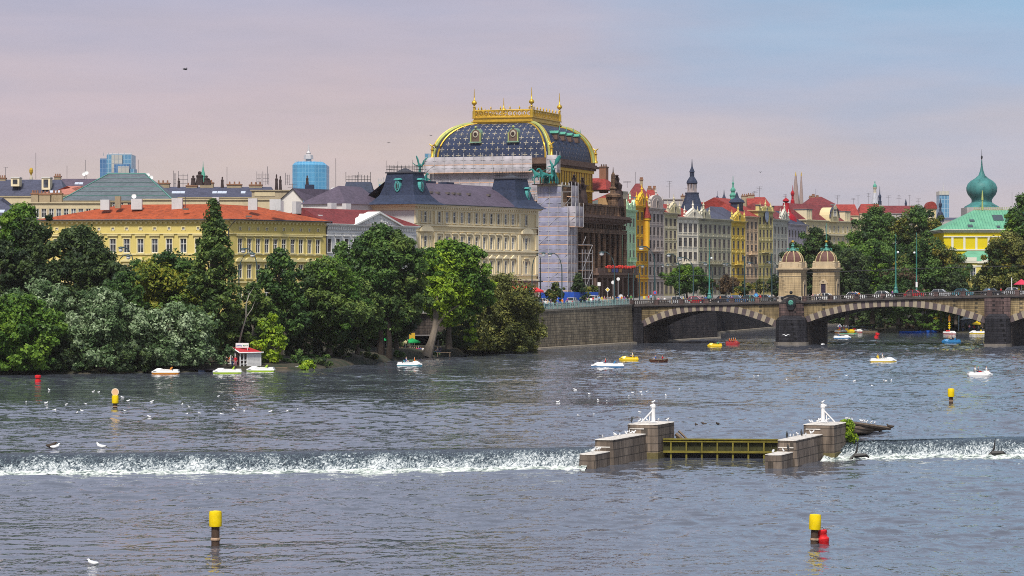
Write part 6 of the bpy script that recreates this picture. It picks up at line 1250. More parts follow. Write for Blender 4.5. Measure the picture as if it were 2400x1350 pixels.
T('lower olive willow branches touching the water beside the wall', 1218, 507, -.2, 700, 90, 'bush', 'olive', cat='bush', group=GT, leaf=.28)
T('yellow green sprig glowing in front of the dark willow', 1107, 474, 2.2, 738, 34, 'bush', 'lime', cat='bush', trunk=False, leaf=.26, group=GT)
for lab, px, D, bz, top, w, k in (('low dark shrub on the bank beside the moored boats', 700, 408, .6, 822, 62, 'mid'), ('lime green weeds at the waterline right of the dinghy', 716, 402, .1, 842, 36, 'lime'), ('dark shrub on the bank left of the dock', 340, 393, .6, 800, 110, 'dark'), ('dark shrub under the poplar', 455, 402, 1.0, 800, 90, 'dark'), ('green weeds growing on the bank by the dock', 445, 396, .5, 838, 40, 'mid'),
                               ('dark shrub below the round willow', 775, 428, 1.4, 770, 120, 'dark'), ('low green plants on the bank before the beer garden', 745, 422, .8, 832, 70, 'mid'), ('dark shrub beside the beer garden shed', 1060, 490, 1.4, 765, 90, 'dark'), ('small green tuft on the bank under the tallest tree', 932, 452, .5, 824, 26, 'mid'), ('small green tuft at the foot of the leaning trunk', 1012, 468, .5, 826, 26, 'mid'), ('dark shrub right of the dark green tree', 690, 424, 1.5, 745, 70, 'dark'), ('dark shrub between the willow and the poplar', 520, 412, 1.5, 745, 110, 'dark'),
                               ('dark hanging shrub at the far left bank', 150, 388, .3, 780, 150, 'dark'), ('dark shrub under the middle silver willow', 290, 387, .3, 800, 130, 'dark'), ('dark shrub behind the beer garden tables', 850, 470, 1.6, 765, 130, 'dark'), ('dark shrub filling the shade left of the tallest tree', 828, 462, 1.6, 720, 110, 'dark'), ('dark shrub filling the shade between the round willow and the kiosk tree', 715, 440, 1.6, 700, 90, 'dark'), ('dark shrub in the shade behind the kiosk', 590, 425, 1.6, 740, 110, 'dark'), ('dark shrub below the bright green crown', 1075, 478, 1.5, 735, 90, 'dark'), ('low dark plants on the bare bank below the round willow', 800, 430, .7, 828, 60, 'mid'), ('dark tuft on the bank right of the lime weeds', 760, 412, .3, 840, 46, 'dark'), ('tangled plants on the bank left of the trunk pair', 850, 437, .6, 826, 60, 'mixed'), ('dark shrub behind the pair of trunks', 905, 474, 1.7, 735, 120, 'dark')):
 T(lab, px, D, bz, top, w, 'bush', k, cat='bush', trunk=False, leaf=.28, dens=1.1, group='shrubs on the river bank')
lt = thing('loose_trunk', 'bare grey trunk leaning to the right under the bright green crown', 'tree', P(1000, 832, 466)); o = lt.location  # trunk of the leafy bright green tree, kept as its own object
mb = MB(); D = 466
mb.tube([P(1000, 835, D) - o, P(1012, 800, D) - o, P(1021, 765, D) - o, P(1022, 730, D) - o, P(1024, 700, D) - o, P(1032, 660, D) - o], [1.0, .62, .55, .48, .36, .15], 8); mb.tube([P(1021, 765, D) - o, P(1045, 735, D) - o, P(1075, 715, D) - o], [.35, .2, .08], 6); mb.tube([P(1022, 735, D) - o, P(1012, 710, D) - o, P(1008, 660, D) - o], [.3, .22, .1], 6); mb.tube([P(1024, 700, D) - o, P(1046, 672, D) - o, P(1058, 650, D) - o], [.2, .12, .05], 5)
mb.build('trunk', mat('pale_grey_bark', (.20, .165, .13), .95, .4, 1.5), lt, smooth=True)
bt = thing('loose_trunk', 'thin white birch stem rising bare behind the boat kiosk', 'tree', P(558, 812, 404)); o = bt.location; mb = MB(); D = 404  # white trunk of the leafy birch, a separate object
mb.tube([P(558, 812, D) - o, P(566, 780, D) - o, P(576, 745, D) - o, P(577, 712, D) - o, P(584, 690, D) - o, P(596, 672, D) - o], [.16, .14, .11, .08, .06, .03], 6); mb.tube([P(576, 745, D) - o, P(590, 725, D) - o, P(600, 700, D) - o], [.07, .05, .02], 5); mb.build('trunk', BARKW, bt)
for lab, px in (('thick dark trunk left of the pair below the tallest tree', 893), ('thick dark trunk right of the pair below the tallest tree', 912)):  # trunks of the tallest leafy tree, built apart from it
 D = 447; t = thing('loose_trunk', lab, 'tree', P(px, 836, D), group='dark trunks below the tallest tree'); mb = MB(); mb.tube([(0, 0, -.3), (.1, 0, 2.5), (-.2, 0, 6), (0, 0, 10)], [.6, .4, .36, .25], 8); mb.build('trunk', BARK_SHADE, t)
GS = 'small street trees by the bridge'
T('small round clipped tree in front of the blue hoarding', 1300, 560, 8.0, 664, 46, 'round', 'mixed', leaf=.24, group=GS, dens=1.3)
T('dark conical small tree in front of the theatre', 1354, 585, 8.2, 638, 46, 'cone', 'dark', leaf=.26, group=GS, dens=1.3)
T('small brownish tree right of the conical one', 1386, 592, 8.3, 668, 36, 'round', 'mixed', leaf=.24, group=GS, dens=1.2)
T('large round green tree at the bridge end before the white house', 1610, 640, 8.8, 622, 92, 'round', 'mid', leaf=.28, group=GS, dens=1.3, kind2='green')
T('dark green small tree right of the large round one', 1657, 660, 8.8, 655, 44, 'round', 'dark', leaf=.28, group=GS)
T('small brownish tree before the golden house', 1702, 690, 9.0, 645, 52, 'round', 'brown', leaf=.28, group=GS)
T('small green and brown tree before the pink beige house', 1742, 700, 9.0, 660, 46, 'round', 'mixed', leaf=.28, group=GS)
T('small olive tree before the pale yellow house', 1782, 715, 9.0, 655, 40, 'round', 'olive', leaf=.28, group=GS)
T('dark small tree just left of the near gatehouse', 1817, 650, 9.0, 645, 40, 'round', 'dark', leaf=.28, group=GS)
GI = 'trees on the island beyond the bridge'
T('dark rounded tree behind the two gatehouses', 1912, 690, 2.2, 535, 120, 'round', 'dark', leaf=.36, group=GI, kind2='mid', dens=1.1)
T('dark tree filling the gap right of the far gatehouse', 1985, 678, 2.2, 585, 110, 'round', 'dark', leaf=.36, group=GI)
T('tall broad green tree right of the cream arched house', 2052, 735, 2.2, 484, 150, 'tall', 'mid', leaf=.38, group=GI, kind2='green', dens=1.1)
T('tall green tree in the middle of the island, rightmost of the high crowns', 2150, 730, 2.2, 488, 170, 'tall', 'mid', leaf=.38, group=GI, kind2='mixed', dens=1.1)
T('bright lower tree before the tall island crowns', 2045, 702, 2.2, 565, 150, 'round', 'green', leaf=.36, group=GI, kind2='mid', dens=1.1)
T('dense green tree left of the yellow palace', 2175, 700, 2.2, 560, 170, 'round', 'mid', leaf=.36, group=GI, kind2='mixed', dens=1.15)
T('dark low tree beside the palace wing', 2240, 690, 2.2, 640, 80, 'round', 'dark', leaf=.34, group=GI)
T('dark low tree behind the bridge lamp', 2105, 686, 2.2, 630, 130, 'round', 'mid', leaf=.34, group=GI, kind2='brown')
T('bright green tree at the right edge over the palace roof', 2402, 660, 2.2, 456, 125, 'tall', 'green', leaf=.36, group=GI, dens=1.1, kind2='mid')
T('olive brown tree right of the palace wing', 2362, 645, 2.2, 545, 130, 'round', 'olive', leaf=.34, group=GI, kind2='mixed', dens=1.15)
T('small dark tree in front of the palace wing', 2302, 650, 2.2, 640, 60, 'round', 'dark', leaf=.32, group=GI)
for lab, px, top, w, k in (('dark tree hanging over the water under the wide arch, left one', 2010, 712, 150, 'dark'), ('leafy dark tree under the wide arch, middle one', 2110, 715, 140, 'mid'), ('green fan leaved tree under the wide arch by the hire dock', 2205, 725, 90, 'green'), ('dark tree under the wide arch behind the hire dock', 2275, 715, 90, 'dark'), ('dark brush along the island waterline under the arch', 2075, 752, 170, 'dark'), ('low brownish brush along the island waterline', 2160, 756, 110, 'brown')):
 T(lab, px, (728 if px < 2150 else 697) if top < 740 else (722 if px < 2130 else 703), .8, top, w, 'bush', k, leaf=.34, group=GI, dens=1.2, cat='tree' if top < 740 else 'bush')
for lab, px0, py0, px1, py1, w in (('pale leaning trunk under the wide arch, left one', 2152, 768, 2135, 735, .4), ('pale straight trunk under the wide arch, right one', 2161, 760, 2168, 715, .25), ('thin trunk beside the green fan leaved tree', 2162, 775, 2162, 740, .15)):  # loose trunks standing under the leafy island crowns
 D = 712; t = thing('loose_trunk', lab, 'tree', P(px0, py0, D)); mb = MB(); mb.tube([(0, 0, 0), (P(px1, py1, D) - P(px0, py0, D)) * .5 + Vector((.15, 0, 0)), P(px1, py1, D) - P(px0, py0, D)], [w, w * .8, w * .5], 6); mb.build('trunk', mat('pale_grey_bark', (.2, .165, .13)), t)
# ------------------------------------------------------------------ weir piers, gate and drift boom
PST = stone('weir_pier_stone', (.24, .19, .15), (.19, .15, .12), (.09, .075, .062), 1.4, .62, R(-20), stain=.5); GUANO = mat('guano_stained_top', (.52, .49, .45), .95, .45, 1.4, streak=False); WHPOST = paint('white_painted_steel', (.74, .73, .72), .6, .12); ALGAE = mat('algae_band', (.12, .10, .045), .9, .5, 1.2)
PR = math.atan2(-.342, .940)
def weir_pier(label, px, py):
 b = G(px, py, -1.2); t = thing('weir_pier', label, 'pier', b, PR)
 def blk(x0, x1, y0, y1, z, ch=.35, z0=-1.2, w=0.0):
  pl = [(x0 + ch, y0), (x1 - ch, y0), (x1, y0 + ch), (x1, y1), (x0, y1), (x0, y0 + ch)]
  mb = MB(); mb.frustum([(x + (w if x > (x0 + x1) / 2 else -w), y, z0) for x, y in pl], [(x, y, z) for x, y in pl]); o = mb.build('block', PST, t)
  mb = MB(); lo = [(x, y, z + .002) for x, y in pl]; cx, cy = (x0 + x1) / 2, (y0 + y1) / 2
  mb.frustum([(lerp(x, cx, -.04), lerp(y, cy, -.012), z) for x, y in pl], [(lerp(x, cx, .02), lerp(y, cy, .01), z + .05) for x, y in pl]); mb.build('coping', GUANO, o); return o
 blk(0, 1.25, 0, 4.6, 1.06, w=.1); blk(.02, 1.45, 3.9, 13.2, 1.96, w=.22, ch=.2); b3 = blk(-.15, 2.35, 12.7, 17.6, 2.72, w=.05, ch=.28)
 mb = MB(); mb.box(-.14, 1.42, -.06, 4.5, -1.3, -.85); mb.box(-.25, 1.72, 4.5, 12.9, -1.3, -.55); mb.box(-.25, 2.5, 12.6, 17.7, -1.3, .5); mb.build('algae_skirt', ALGAE, t)
 for x in (0,):
  mb = MB(); mb.box(.1, 1.3, 3.86, 3.95, 1.38, 1.46); mb.box(.1, 1.3, 12.64, 12.75, 2.35, 2.43); mb.build('step_ledge', GUANO, t)
 return t, b
def L2W(b, x, y, z): return b + Vector((math.cos(PR) * x - math.sin(PR) * y, math.sin(PR) * x + math.cos(PR) * y, z))
pa, ba = weir_pier('stepped stone weir pier at the end of the long weir', 1355, 1098); pb_, bb = weir_pier('stepped stone weir pier between the gate and the short weir', 1791, 1099.5)
def a_post(label, loc, flip):
 t = thing('mooring_post', label, 'post', loc); mb = MB(); mb.lathe([(.16, 0), (.15, 1.15), (.2, 1.2), (.18, 1.42), (.06, 1.5)], 8); mb.box(-.28 if not flip else -.1, .1 if not flip else .28, -.08, .08, 1.3, 1.42); mb.build('upright', WHPOST, t)
 mb = MB(); f = -1 if not flip else 1
 for dy in (-.14, .14): mb.tube([(f * .95, dy, .02), (f * .08, dy * .4, .95)], .055, 5)
 mb.tube([(f * .3, 0, 0), (f * .28, 0, .75)], .045, 5); mb.build('brace', WHPOST, t); mb = MB(); mb.box(-.35, .35, -.3, .3, 0, .05); mb.build('base_plate', WHPOST, t)
a_post('white steel post with a slanting brace on the left weir pier', L2W(ba, 1.5, 14.6, 2.83), False); a_post('white steel post with a slanting brace on the right weir pier', L2W(bb, .9, 15.2, 2.83), True)
g0 = L2W(ba, 2.45, 14.2, 0); g1 = L2W(bb, -.2, 12.9, 0); gl, ga = frame_of(g0, g1); OLV = mat('mossy_olive_steel', (.16, .135, .025), .7, .5, 1.6); OLD = mat('dark_slimy_plate', (.045, .045, .018), .6, .5, 1.2)
gt = thing('weir_gate', 'olive yellow ribbed weir gate spanning between the two stone piers', 'gate', (g0.x, g0.y, 0), ga)
mb = MB(); mb.box(0, gl, .15, .3, -.75, .28); mb.build('gate_leaf', OLD, gt); mb = MB(); mb.box(0, gl, -.1, .35, .26, .36); mb.box(0, gl, -.12, .12, .08, .18); mb.box(0, gl, -.16, .16, -.78, -.62); mb.build('beam', OLV, gt)
n = 9
for i in range(n):
 x = gl * (i + .5) / n; mb = MB(); mb.prismx([(-.1, .1), (.2, .26), (.2, -.7), (-.14, -.7)], x - .06, x + .06); mb.box(x - .07, x + .07, -.05, .1, -1.5, -.78); mb.build('rib', OLV, gt)
 mb = MB(); mb.box(x + gl / n / 2 - .025, x + gl / n / 2 + .025, .05, .2, -.7, .2); mb.build('stiffener', OLD, gt)
mb = MB(); mb.box(-.3, gl + .3, .9, 1.6, -2.5, -.02); mb.build('sill_wall', paint('shade_black_concrete', (.012, .013, .014), .5), gt)  # dark box behind the gate; shade in the gaps put into its colour
bm_ = thing('timber_boom', 'weathered timber boom stretching out from the right weir pier over the water', 'boom', L2W(bb, 2.3, 17.2, 0)); o = bm_.location; tip = G(2085, 1004, .25); WOOD = mat('wet_grey_timber', (.16, .12, .085), .9, .4, 1.2)
mb = MB(); h0 = P(1972, 988, 226.5) - o; mb.tube([h0, tip - o], .17, 6); mb.build('top_beam', WOOD, bm_)
mb = MB()
for i, (px, py) in enumerate(((2062, 1008), (2035, 1013), (2010, 1016))):
 e = G(px, py, .12) - o; s = P(1985 - i * 2, 994 + 8 * (i + 1), 226 - i) - o; s.z = max(s.z, .25); mb.tube([s, e], .13, 6); mb.tube([s + Vector((.1, .3, .1)), e + Vector((.2, .4, 0))], .09, 5)
mb.build('brace_beam', WOOD, bm_); mb = MB(); mb.frustum([h0 + Vector((0, .2, -.2)), tip - o + Vector((0, .2, -.1)), G(2010, 1018, -.1) - o, G(1985, 1018, -.1) - o], [h0 + Vector((0, .2, -.1)), tip - o + Vector((0, .2, 0)), G(2010, 1018, .05) - o, G(1985, 1018, .1) - o]); mb.build('plank_deck', WOOD, bm_)
T('leafy green weed bush clinging to the right weir pier', 1987, 222.4, -.3, 985, 34, 'bush', 'lime', cat='bush', leaf=.14, dens=2.0, trunk=False)
dr = thing('driftwood', 'tangle of dark logs piled behind the left weir pier', 'driftwood', L2W(ba, 2.9, 17.6, .1)); mb = MB()
for i in range(7): a = random.uniform(0, 3); mb.tube([(random.uniform(-.5, .3), random.uniform(-.4, .4), 1.9 - i * .22), (.5 + .6 * random.random(), random.uniform(-.5, .5), .9 - i * .2)], random.uniform(.09, .2), 5)
mb.build('log', WOOD, dr)
for lab, px, py in (('broken black branch stuck in the weir foam near the right pier', 2008, 1068), ('thin black branch stuck on the weir face near the right edge', 2330, 1062)):
 p = G(px, py, -.9); t = thing('branch', lab, 'branch', p); mb = MB(); mb.tube([(-.5, 0, -.3), (.0, 0, .35), (.1, 0, 1.2)], [.16, .09, .03], 5); mb.tube([(-.2, 0, 0), (.7, 0, .05), (1.0, 0, -.15)], [.2, .15, .06], 5); mb.build('limb', paint('wet_black_wood', (.015, .013, .012), .5), t)
# ------------------------------------------------------------------ river marker piles and buoys
CAPY = mat('yellow_marker_paint', (.72, .52, .005), .55, .22, 2.2, streak=False); PILE = mat('brown_pile_wood', (.07, .045, .032), .85, .4, 2.5); REDB = mat('red_buoy_paint', (.55, .018, .022), .5, .25, 2.0)
def pile(label, px, py, z, ptop, pcap, wcap, wp, tilt=0.0, disc=None):
 b = G(px, py, z); k = b.y / F; t = thing('marker_pile', label, 'marker post', b); t.rotation_euler = (0, tilt, 0); h1 = (py - pcap) * k; h2 = (py - ptop) * k
 mb = MB(); r = wp * k / 2; mb.lathe([(r * 1.05, -1.0), (r, h1 + .1)], 10); mb.build('pile', PILE, t, smooth=True); mb = MB(); mb.lathe([(r * 1.12, h1 * .26), (r * 1.25, h1 * .3), (r * 1.2, h1 * .38), (r * 1.05, h1 * .42)], 10); mb.build('worn_ring', mat('pale_worn_wood', (.32, .22, .15), .9, .5, 4.0), t)
 mb = MB(); r = wcap * k / 2; mb.lathe([(r * .96, h1), (r, h1 + .06), (r, h2 - .1), (r * .93, h2), (r * .3, h2 + .03)], 14); mb.build('yellow_cap', CAPY, t, smooth=True)
 if disc:
  mb = MB(); mb.prism([(disc * math.cos(R(a)), h2 + disc * .95 + disc * math.sin(R(a))) for a in range(0, 360, 15)], -.06, .06); o = mb.build('disc_board', paint('pale_disc_rim', (.72, .62, .48), .6), t); mb = MB(); mb.prism([(disc * .82 * math.cos(R(a)), h2 + disc * .95 + disc * .82 * math.sin(R(a))) for a in range(0, 360, 15)], -.075, -.058); mb.build('orange_face', paint('faded_orange', (.70, .42, .22), .6), o)
 return t
pile('yellow capped wooden pile alone in the near water below the weir', 505, 1279, -1.2, 1198, 1234, 30, 19); pile('yellow capped wooden pile tilted beside the red drum buoy', 1908, 1276, -1.2, 1206, 1241, 28, 17, R(2.5))
pile('yellow capped pile carrying a pale orange disc', 270, 957, 0, 927, 945, 16, 10, 0, .38); pile('small yellow capped pile far out near the right edge', 2229, 945, 0, 911, 930, 16, 9)
b = G(1930, 1275, -1.2); t = thing('drum_buoy', 'red ribbed drum buoy floating beside the tilted yellow pile', 'buoy', b); t.rotation_euler = (0, R(-7), 0); mb = MB(); mb.lathe([(.28, -.3), (.30, .08), (.33, .14), (.34, .3), (.29, .36), (.25, .4), (.24, .56), (.27, .6), (.28, .74), (.2, .77)], 14); mb.build('drum', REDB, t, smooth=True); mb = MB(); mb.tube([(-.1, 0, .77), (-.08, 0, .87), (.06, 0, .9), (.12, 0, .77)], .02, 5); mb.build('handle', GUTTER, t)
b = G(89, 895, 0); t = thing('drum_buoy', 'small red buoy floating near the far left edge', 'buoy', b); mb = MB(); mb.lathe([(.42, -.2), (.42, .22), (.3, .28), (.3, .5), (.42, .55), (.4, .85), (.2, .9)], 12); mb.build('drum', REDB, t, smooth=True)
b = G(2054, 791, 0); t = thing('drum_buoy', 'tilted red buoy seen under the wide bridge arch', 'buoy', b); t.rotation_euler = (0, R(18), 0); mb = MB(); mb.lathe([(.5, -.2), (.5, .35), (.3, .4), (.3, .6), (.5, .65), (.5, 1.1), (.2, 1.15)], 12); mb.build('drum', REDB, t, smooth=True)
# ------------------------------------------------------------------ figures
def skin_mesh(name, J, E, sub=1, root=0):
 me = bpy.data.meshes.new(name); me.from_pydata([j[:3] for j in J], E, []); o = bpy.data.objects.new(name, me); COL.objects.link(o)
 md = o.modifiers.new('s', 'SKIN'); md.use_smooth_shade = True
 for i, j in enumerate(J): r = j[3]; me.skin_vertices[0].data[i].radius = r if isinstance(r, tuple) else (r, r); me.skin_vertices[0].data[i].use_root = (i == root)
 o.modifiers.new('d', 'SUBSURF').levels = sub
 bpy.context.view_layer.update(); dg = bpy.context.evaluated_depsgraph_get(); out = bpy.data.meshes.new_from_object(o.evaluated_get(dg)); bpy.data.objects.remove(o); out.name = name; return out
PE = [(0, 1), (1, 2), (2, 3), (3, 4), (4, 5), (5, 18), (2, 6), (6, 7), (7, 8), (2, 9), (9, 10), (10, 11), (0, 12), (12, 13), (13, 14), (0, 15), (15, 16), (16, 17), (8, 19), (11, 20), (14, 21), (17, 22)]
PBONE = ['b', 't', 't', 's', 's', 's', 't', 't', 's', 't', 't', 's', 'b', 'b', 'b', 'b', 'b', 'b', 'h', 's', 's', 'k', 'k']
def person_mesh(pose):
 J = {0: (0, 0, .95, (.15, .11)), 1: (0, 0, 1.12, (.135, .10)), 2: (0, .01, 1.36, (.16, .105)), 3: (0, 0, 1.49, .055), 4: (0, -.015, 1.58, .078), 5: (0, -.005, 1.66, .09), 18: (0, .01, 1.72, .065),
         6: (-.19, .01, 1.39, .065), 7: (-.235, .03, 1.13, .048), 8: (-.235, -.05, .90, .036), 9: (.19, .01, 1.39, .065), 10: (.235, .03, 1.13, .048), 11: (.235, -.05, .90, .036), 12: (-.09, 0, .86, .095), 13: (-.1, -.02, .49, .062), 14: (-.1, .03, .09, .045), 15: (.09, 0, .86, .095), 16: (.1, -.02, .49, .062), 17: (.1, .03, .09, .045),
         19: (-.23, -.09, .80, .03), 20: (.23, -.09, .80, .03), 21: (-.11, -.13, .04, .04), 22: (.11, -.13, .04, .04)}
 def mv(d): J.update({k: (*v, J[k][3]) for k, v in d.items()})
 if pose == 'walk': mv({13: (-.1, -.16, .50), 14: (-.1, -.1, .09), 21: (-.1, -.26, .06), 16: (.1, .06, .50), 17: (.1, .3, .14), 22: (.1, .2, .04), 7: (-.24, .12, 1.14), 8: (-.24, .1, .92), 19: (-.23, .08, .82), 10: (.24, -.06, 1.14), 11: (.23, -.22, .95), 20: (.22, -.29, .88)})
 if pose == 'fold': mv({7: (-.25, .02, 1.14), 8: (-.08, -.2, 1.13), 19: (.0, -.22, 1.16), 10: (.25, .02, 1.14), 11: (.1, -.2, 1.1), 20: (.02, -.2, 1.08)})
 if pose in ('sit', 'row'):
  for k in list(J): x, y, z, r = J[k]; J[k] = (x, y, z - .83, r)
  mv({12: (-.1, -.08, .1), 13: (-.12, -.46, .13), 14: (-.12, -.52, -.3), 21: (-.12, -.68, -.34), 15: (.1, -.08, .1), 16: (.12, -.46, .13), 17: (.12, -.52, -.3), 22: (.12, -.68, -.34), 7: (-.24, -.08, .32), 8: (-.18, -.32, .27), 19: (-.16, -.4, .25), 10: (.24, -.08, .32), 11: (.18, -.32, .27), 20: (.16, -.4, .25)})
  if pose == 'row': mv({7: (-.28, -.2, .4), 8: (-.24, -.45, .38), 19: (-.22, -.53, .37), 10: (.28, -.2, .4), 11: (.24, -.45, .38), 20: (.22, -.53, .37)})
 JL = [J[i] for i in range(23)]; me = skin_mesh('person_' + pose, JL, PE)
 for i in range(5): me.materials.append(None)
 segs = [(Vector(JL[a][:3]), Vector(JL[b][:3]), PBONE[b]) for a, b in PE]; key = dict(s=0, t=1, b=2, h=3, k=4); hz = JL[5][2]
 for f in me.polygons:
  c = f.center; best = None
  for a, b, l in segs:
   d = b - a; t = max(0, min(1, (c - a).dot(d) / max(1e-9, d.length_squared))); dd = (c - (a + d * t)).length
   if best is None or dd < best[0]: best = (dd, l)
  l = best[1]
  if c.z > hz - .12 and abs(c.x) < .13 and (c.z > hz + .05 or c.y > .035): l = 'h'
  f.material_index = key[l]
 return me
PM = {p: person_mesh(p) for p in ('stand', 'walk', 'fold', 'sit', 'row')}
SKIN = paint('skin', (.48, .29, .20), .6); HAIRS = [paint('hair_%s' % n, c, .7) for n, c in (('brown', (.05, .03, .02)), ('black', (.012, .011, .012)), ('fair', (.3, .2, .09)), ('white', (.6, .58, .55)))]
CL = {n: mat('cloth_' + n, c, .9, .12, 3.0) for n, c in dict(white=(.7, .69, .68), red=(.5, .02, .03), blue=(.04, .1, .38), navy=(.02, .03, .08), black=(.015, .015, .018), pink=(.55, .22, .28), orange=(.65, .16, .02), green=(.06, .22, .06), beige=(.45, .36, .24), grey=(.2, .2, .21), yellow=(.65, .5, .04), sky=(.2, .42, .65), purple=(.2, .06, .25), jeans=(.06, .1, .2)).items()}
def person(label, loc, rz, pose='stand', top='white', bottom='jeans', hair=0, scale=1.0, group=None):
 o = link('person', PM[pose], None, loc, rz); o.scale = (scale,) * 3
 for i, m in enumerate((SKIN, CL[top], CL[bottom], HAIRS[hair], CL['black'])): o.material_slots[i].link = 'OBJECT'; o.material_slots[i].material = m
 return tag(o, label, 'person', group)
# ------------------------------------------------------------------ boats
def outline(L, Wd, n=9, bow=.75):
 pts = []
 for i in range(n + 1):
  t = i / n; x = -L / 2 + L * t; w = Wd / 2 * min(1, (1 - max(0, (t - .62) / .38) ** 2.2 * bow)) * (1 - max(0, (.12 - t) / .12) * .18); pts.append((x, w))
 return [(x, -w) for x, w in pts] + [(x, w) for x, w in pts[::-1]]
BOATW = paint('white_gelcoat', (.78, .78, .77), .3, .05)
def pedalo(label, loc, rz, stripe, topm=BOATW, L=3.9, Wd=1.65, fair=True, group='pedal boats on the river', seatm=None):
 t = thing('pedal_boat', label, 'pedal boat', loc, rz, group); o1, o2, o3 = outline(L * .93, Wd * .9), outline(L, Wd), outline(L * .97, Wd * .95)
 mb = MB(); mb.frustum([(x, y, -.12) for x, y in o1], [(x, y, .2) for x, y in o2]); mb.build('hull', stripe, t)
 mb = MB(); mb.frustum([(x, y, .2) for x, y in o2], [(x, y, .3) for x, y in o2]); mb.frustum([(x, y, .3) for x, y in o2], [(x, y, .42) for x, y in o3]); mb.build('deck', topm, t)
 if fair:
  mb = MB(); f = outline(L * .34, Wd * .86, 7, .6); mb.frustum([(x + L * .29, y, .42) for x, y in f], [(x * .55 + L * .22, y * .7, .78) for x, y in f]); mb.box(-L * .47, -L * .3, -Wd * .4, Wd * .4, .42, .66)
  for s in (-1, 1): mb.prism([(-L * .3, .42), (L * .2, .42), (L * .16, .66), (-L * .26, .6)], s * Wd * .44 - .06, s * Wd * .44 + .06)
  mb.build('fairing', topm, t, smooth=False)
 for s in (-1, 1):
  mb = MB(); mb.box(-L * .16, -L * .03, s * Wd * .21 - .25, s * Wd * .21 + .25, .42, .56); mb.frustum([(-L * .2, s * Wd * .21 - .25, .5), (-L * .15, s * Wd * .21 - .25, .5), (-L * .15, s * Wd * .21 + .25, .5), (-L * .2, s * Wd * .21 + .25, .5)], [(-L * .25, s * Wd * .21 - .22, .98), (-L * .22, s * Wd * .21 - .22, .98), (-L * .22, s * Wd * .21 + .22, .98), (-L * .25, s * Wd * .21 + .22, .98)]); mb.build('seat', seatm or stripe, t)
 mb = MB(); mb.tube([(L * .08, 0, .45), (L * .03, 0, .8)], .03, 5); mb.tube([(L * .03, -.14, .8), (L * .03, .14, .8)], .025, 5); mb.build('tiller', GUTTER, t); return t
LIME = paint('lime_hull', (.42, .62, .03), .35); ORNG = paint('orange_hull', (.68, .25, .02), .35); BLUEH = paint('blue_hull', (.02, .18, .42), .35); YELH = paint('yellow_hull', (.75, .52, .01), .35); REDH = paint('red_hull', (.5, .02, .02), .35); TEALH = paint('teal_hull', (.03, .28, .36), .35)
GM = 'boats moored by the boat kiosk'
pedalo('white pedal boat with an orange stripe left of the floating dock', G(388, 876.5, 0), R(178), ORNG, group=GM); pedalo('white pedal boat with a lime stripe below the kiosk steps', G(533, 875.5, 0), R(180), LIME, L=4.1, group=GM); pedalo('white pedal boat with a lime stripe at the right end of the dock', G(611, 871, 0), R(176), LIME, L=4.1, group=GM)
def rowboat(label, loc, rz, m, L=3.6, Wd=1.4, oars=True, inner=None, cat='rowing boat', group=None):
 t = thing('rowing_boat', label, cat, loc, rz, group); mb = MB(); st = [(-.5, .75, .50), (-.3, .95, .42), (0, 1.0, .38), (.25, .85, .42), (.42, .45, .52), (.5, .06, .62)]; rows = []
 for f, w, z in st: rows.append([(f * L, -w * Wd / 2, z), (f * L * .96, -w * Wd * .42, .1), (f * L * .9, 0, -.15), (f * L * .96, w * Wd * .42, .1), (f * L, w * Wd / 2, z)])
 mb.grid(rows); mb.poly(rows[0]); mb.build('hull', m, t, smooth=True); mb = MB(); mb.tube([(f * L, -w * Wd / 2, z) for f, w, z in st], .045, 5); mb.tube([(f * L, w * Wd / 2, z) for f, w, z in st], .045, 5); mb.build('gunwale', inner or WOOD, t)
 mb = MB()
 for f in (-.3, .02, .28): mb.box(f * L - .12, f * L + .12, -Wd * .42, Wd * .42, .24, .29)
 mb.build('thwart', inner or WOOD, t)
 if oars:
  for s in (-1, 1): mb = MB(); mb.tube([(.15, s * .25, .5), (.0, s * Wd * .5, .46), (-.35, s * 1.9, .0)], .03, 5); mb.box(-.42, -.28, s * 1.9 - .22, s * 1.9 + .22, -.03, .02); mb.build('oar', WOOD, t)
 return t
rowboat('long white dinghy moored behind the lime striped pedal boat', G(672, 866.5, 0), R(4), BOATW, 4.2, 1.5, False, BOATW, 'dinghy', GM)
def crew(boat, lst, z=.56):
 for (x, y, pose, top, bot, hair, lab, r) in lst:
  l = boat.location; rz = boat.rotation_euler.z; c, s = math.cos(rz), math.sin(rz); person(lab, Vector((l.x + c * x - s * y, l.y + s * x + c * y, l.z + z)), rz + r, pose, top, bot, hair, group='people in boats')
Q = math.pi / 2
b = pedalo('white pedal boat with a teal stripe and two passengers by the bank', G(960, 858.5, 0), R(2), TEALH, L=3.9); crew(b, [(-.55, -.3, 'sit', 'blue', 'white', 1, 'person in blue at the left of the teal striped pedal boat', Q), (.75, .3, 'sit', 'orange', 'black', 0, 'person in an orange top on the right of the teal striped pedal boat', Q), (-.5, .35, 'sit', 'white', 'jeans', 2, 'person in white on the teal striped pedal boat', Q)])
b = pedalo('big white pedal boat with a blue hull in mid river', G(1424, 861, 0), R(178), BLUEH, L=5.0, Wd=1.9); crew(b, [(.3, .3, 'sit', 'red', 'jeans', 1, 'person in dark red sitting in the big white pedal boat', Q)])
b = pedalo('yellow pedal boat with one passenger in stripes', G(1474, 845.5, 0), R(176), YELH, YELH, L=3.2, Wd=1.5); crew(b, [(-.6, .1, 'sit', 'white', 'navy', 0, 'person in a striped white top on the yellow pedal boat', Q)])
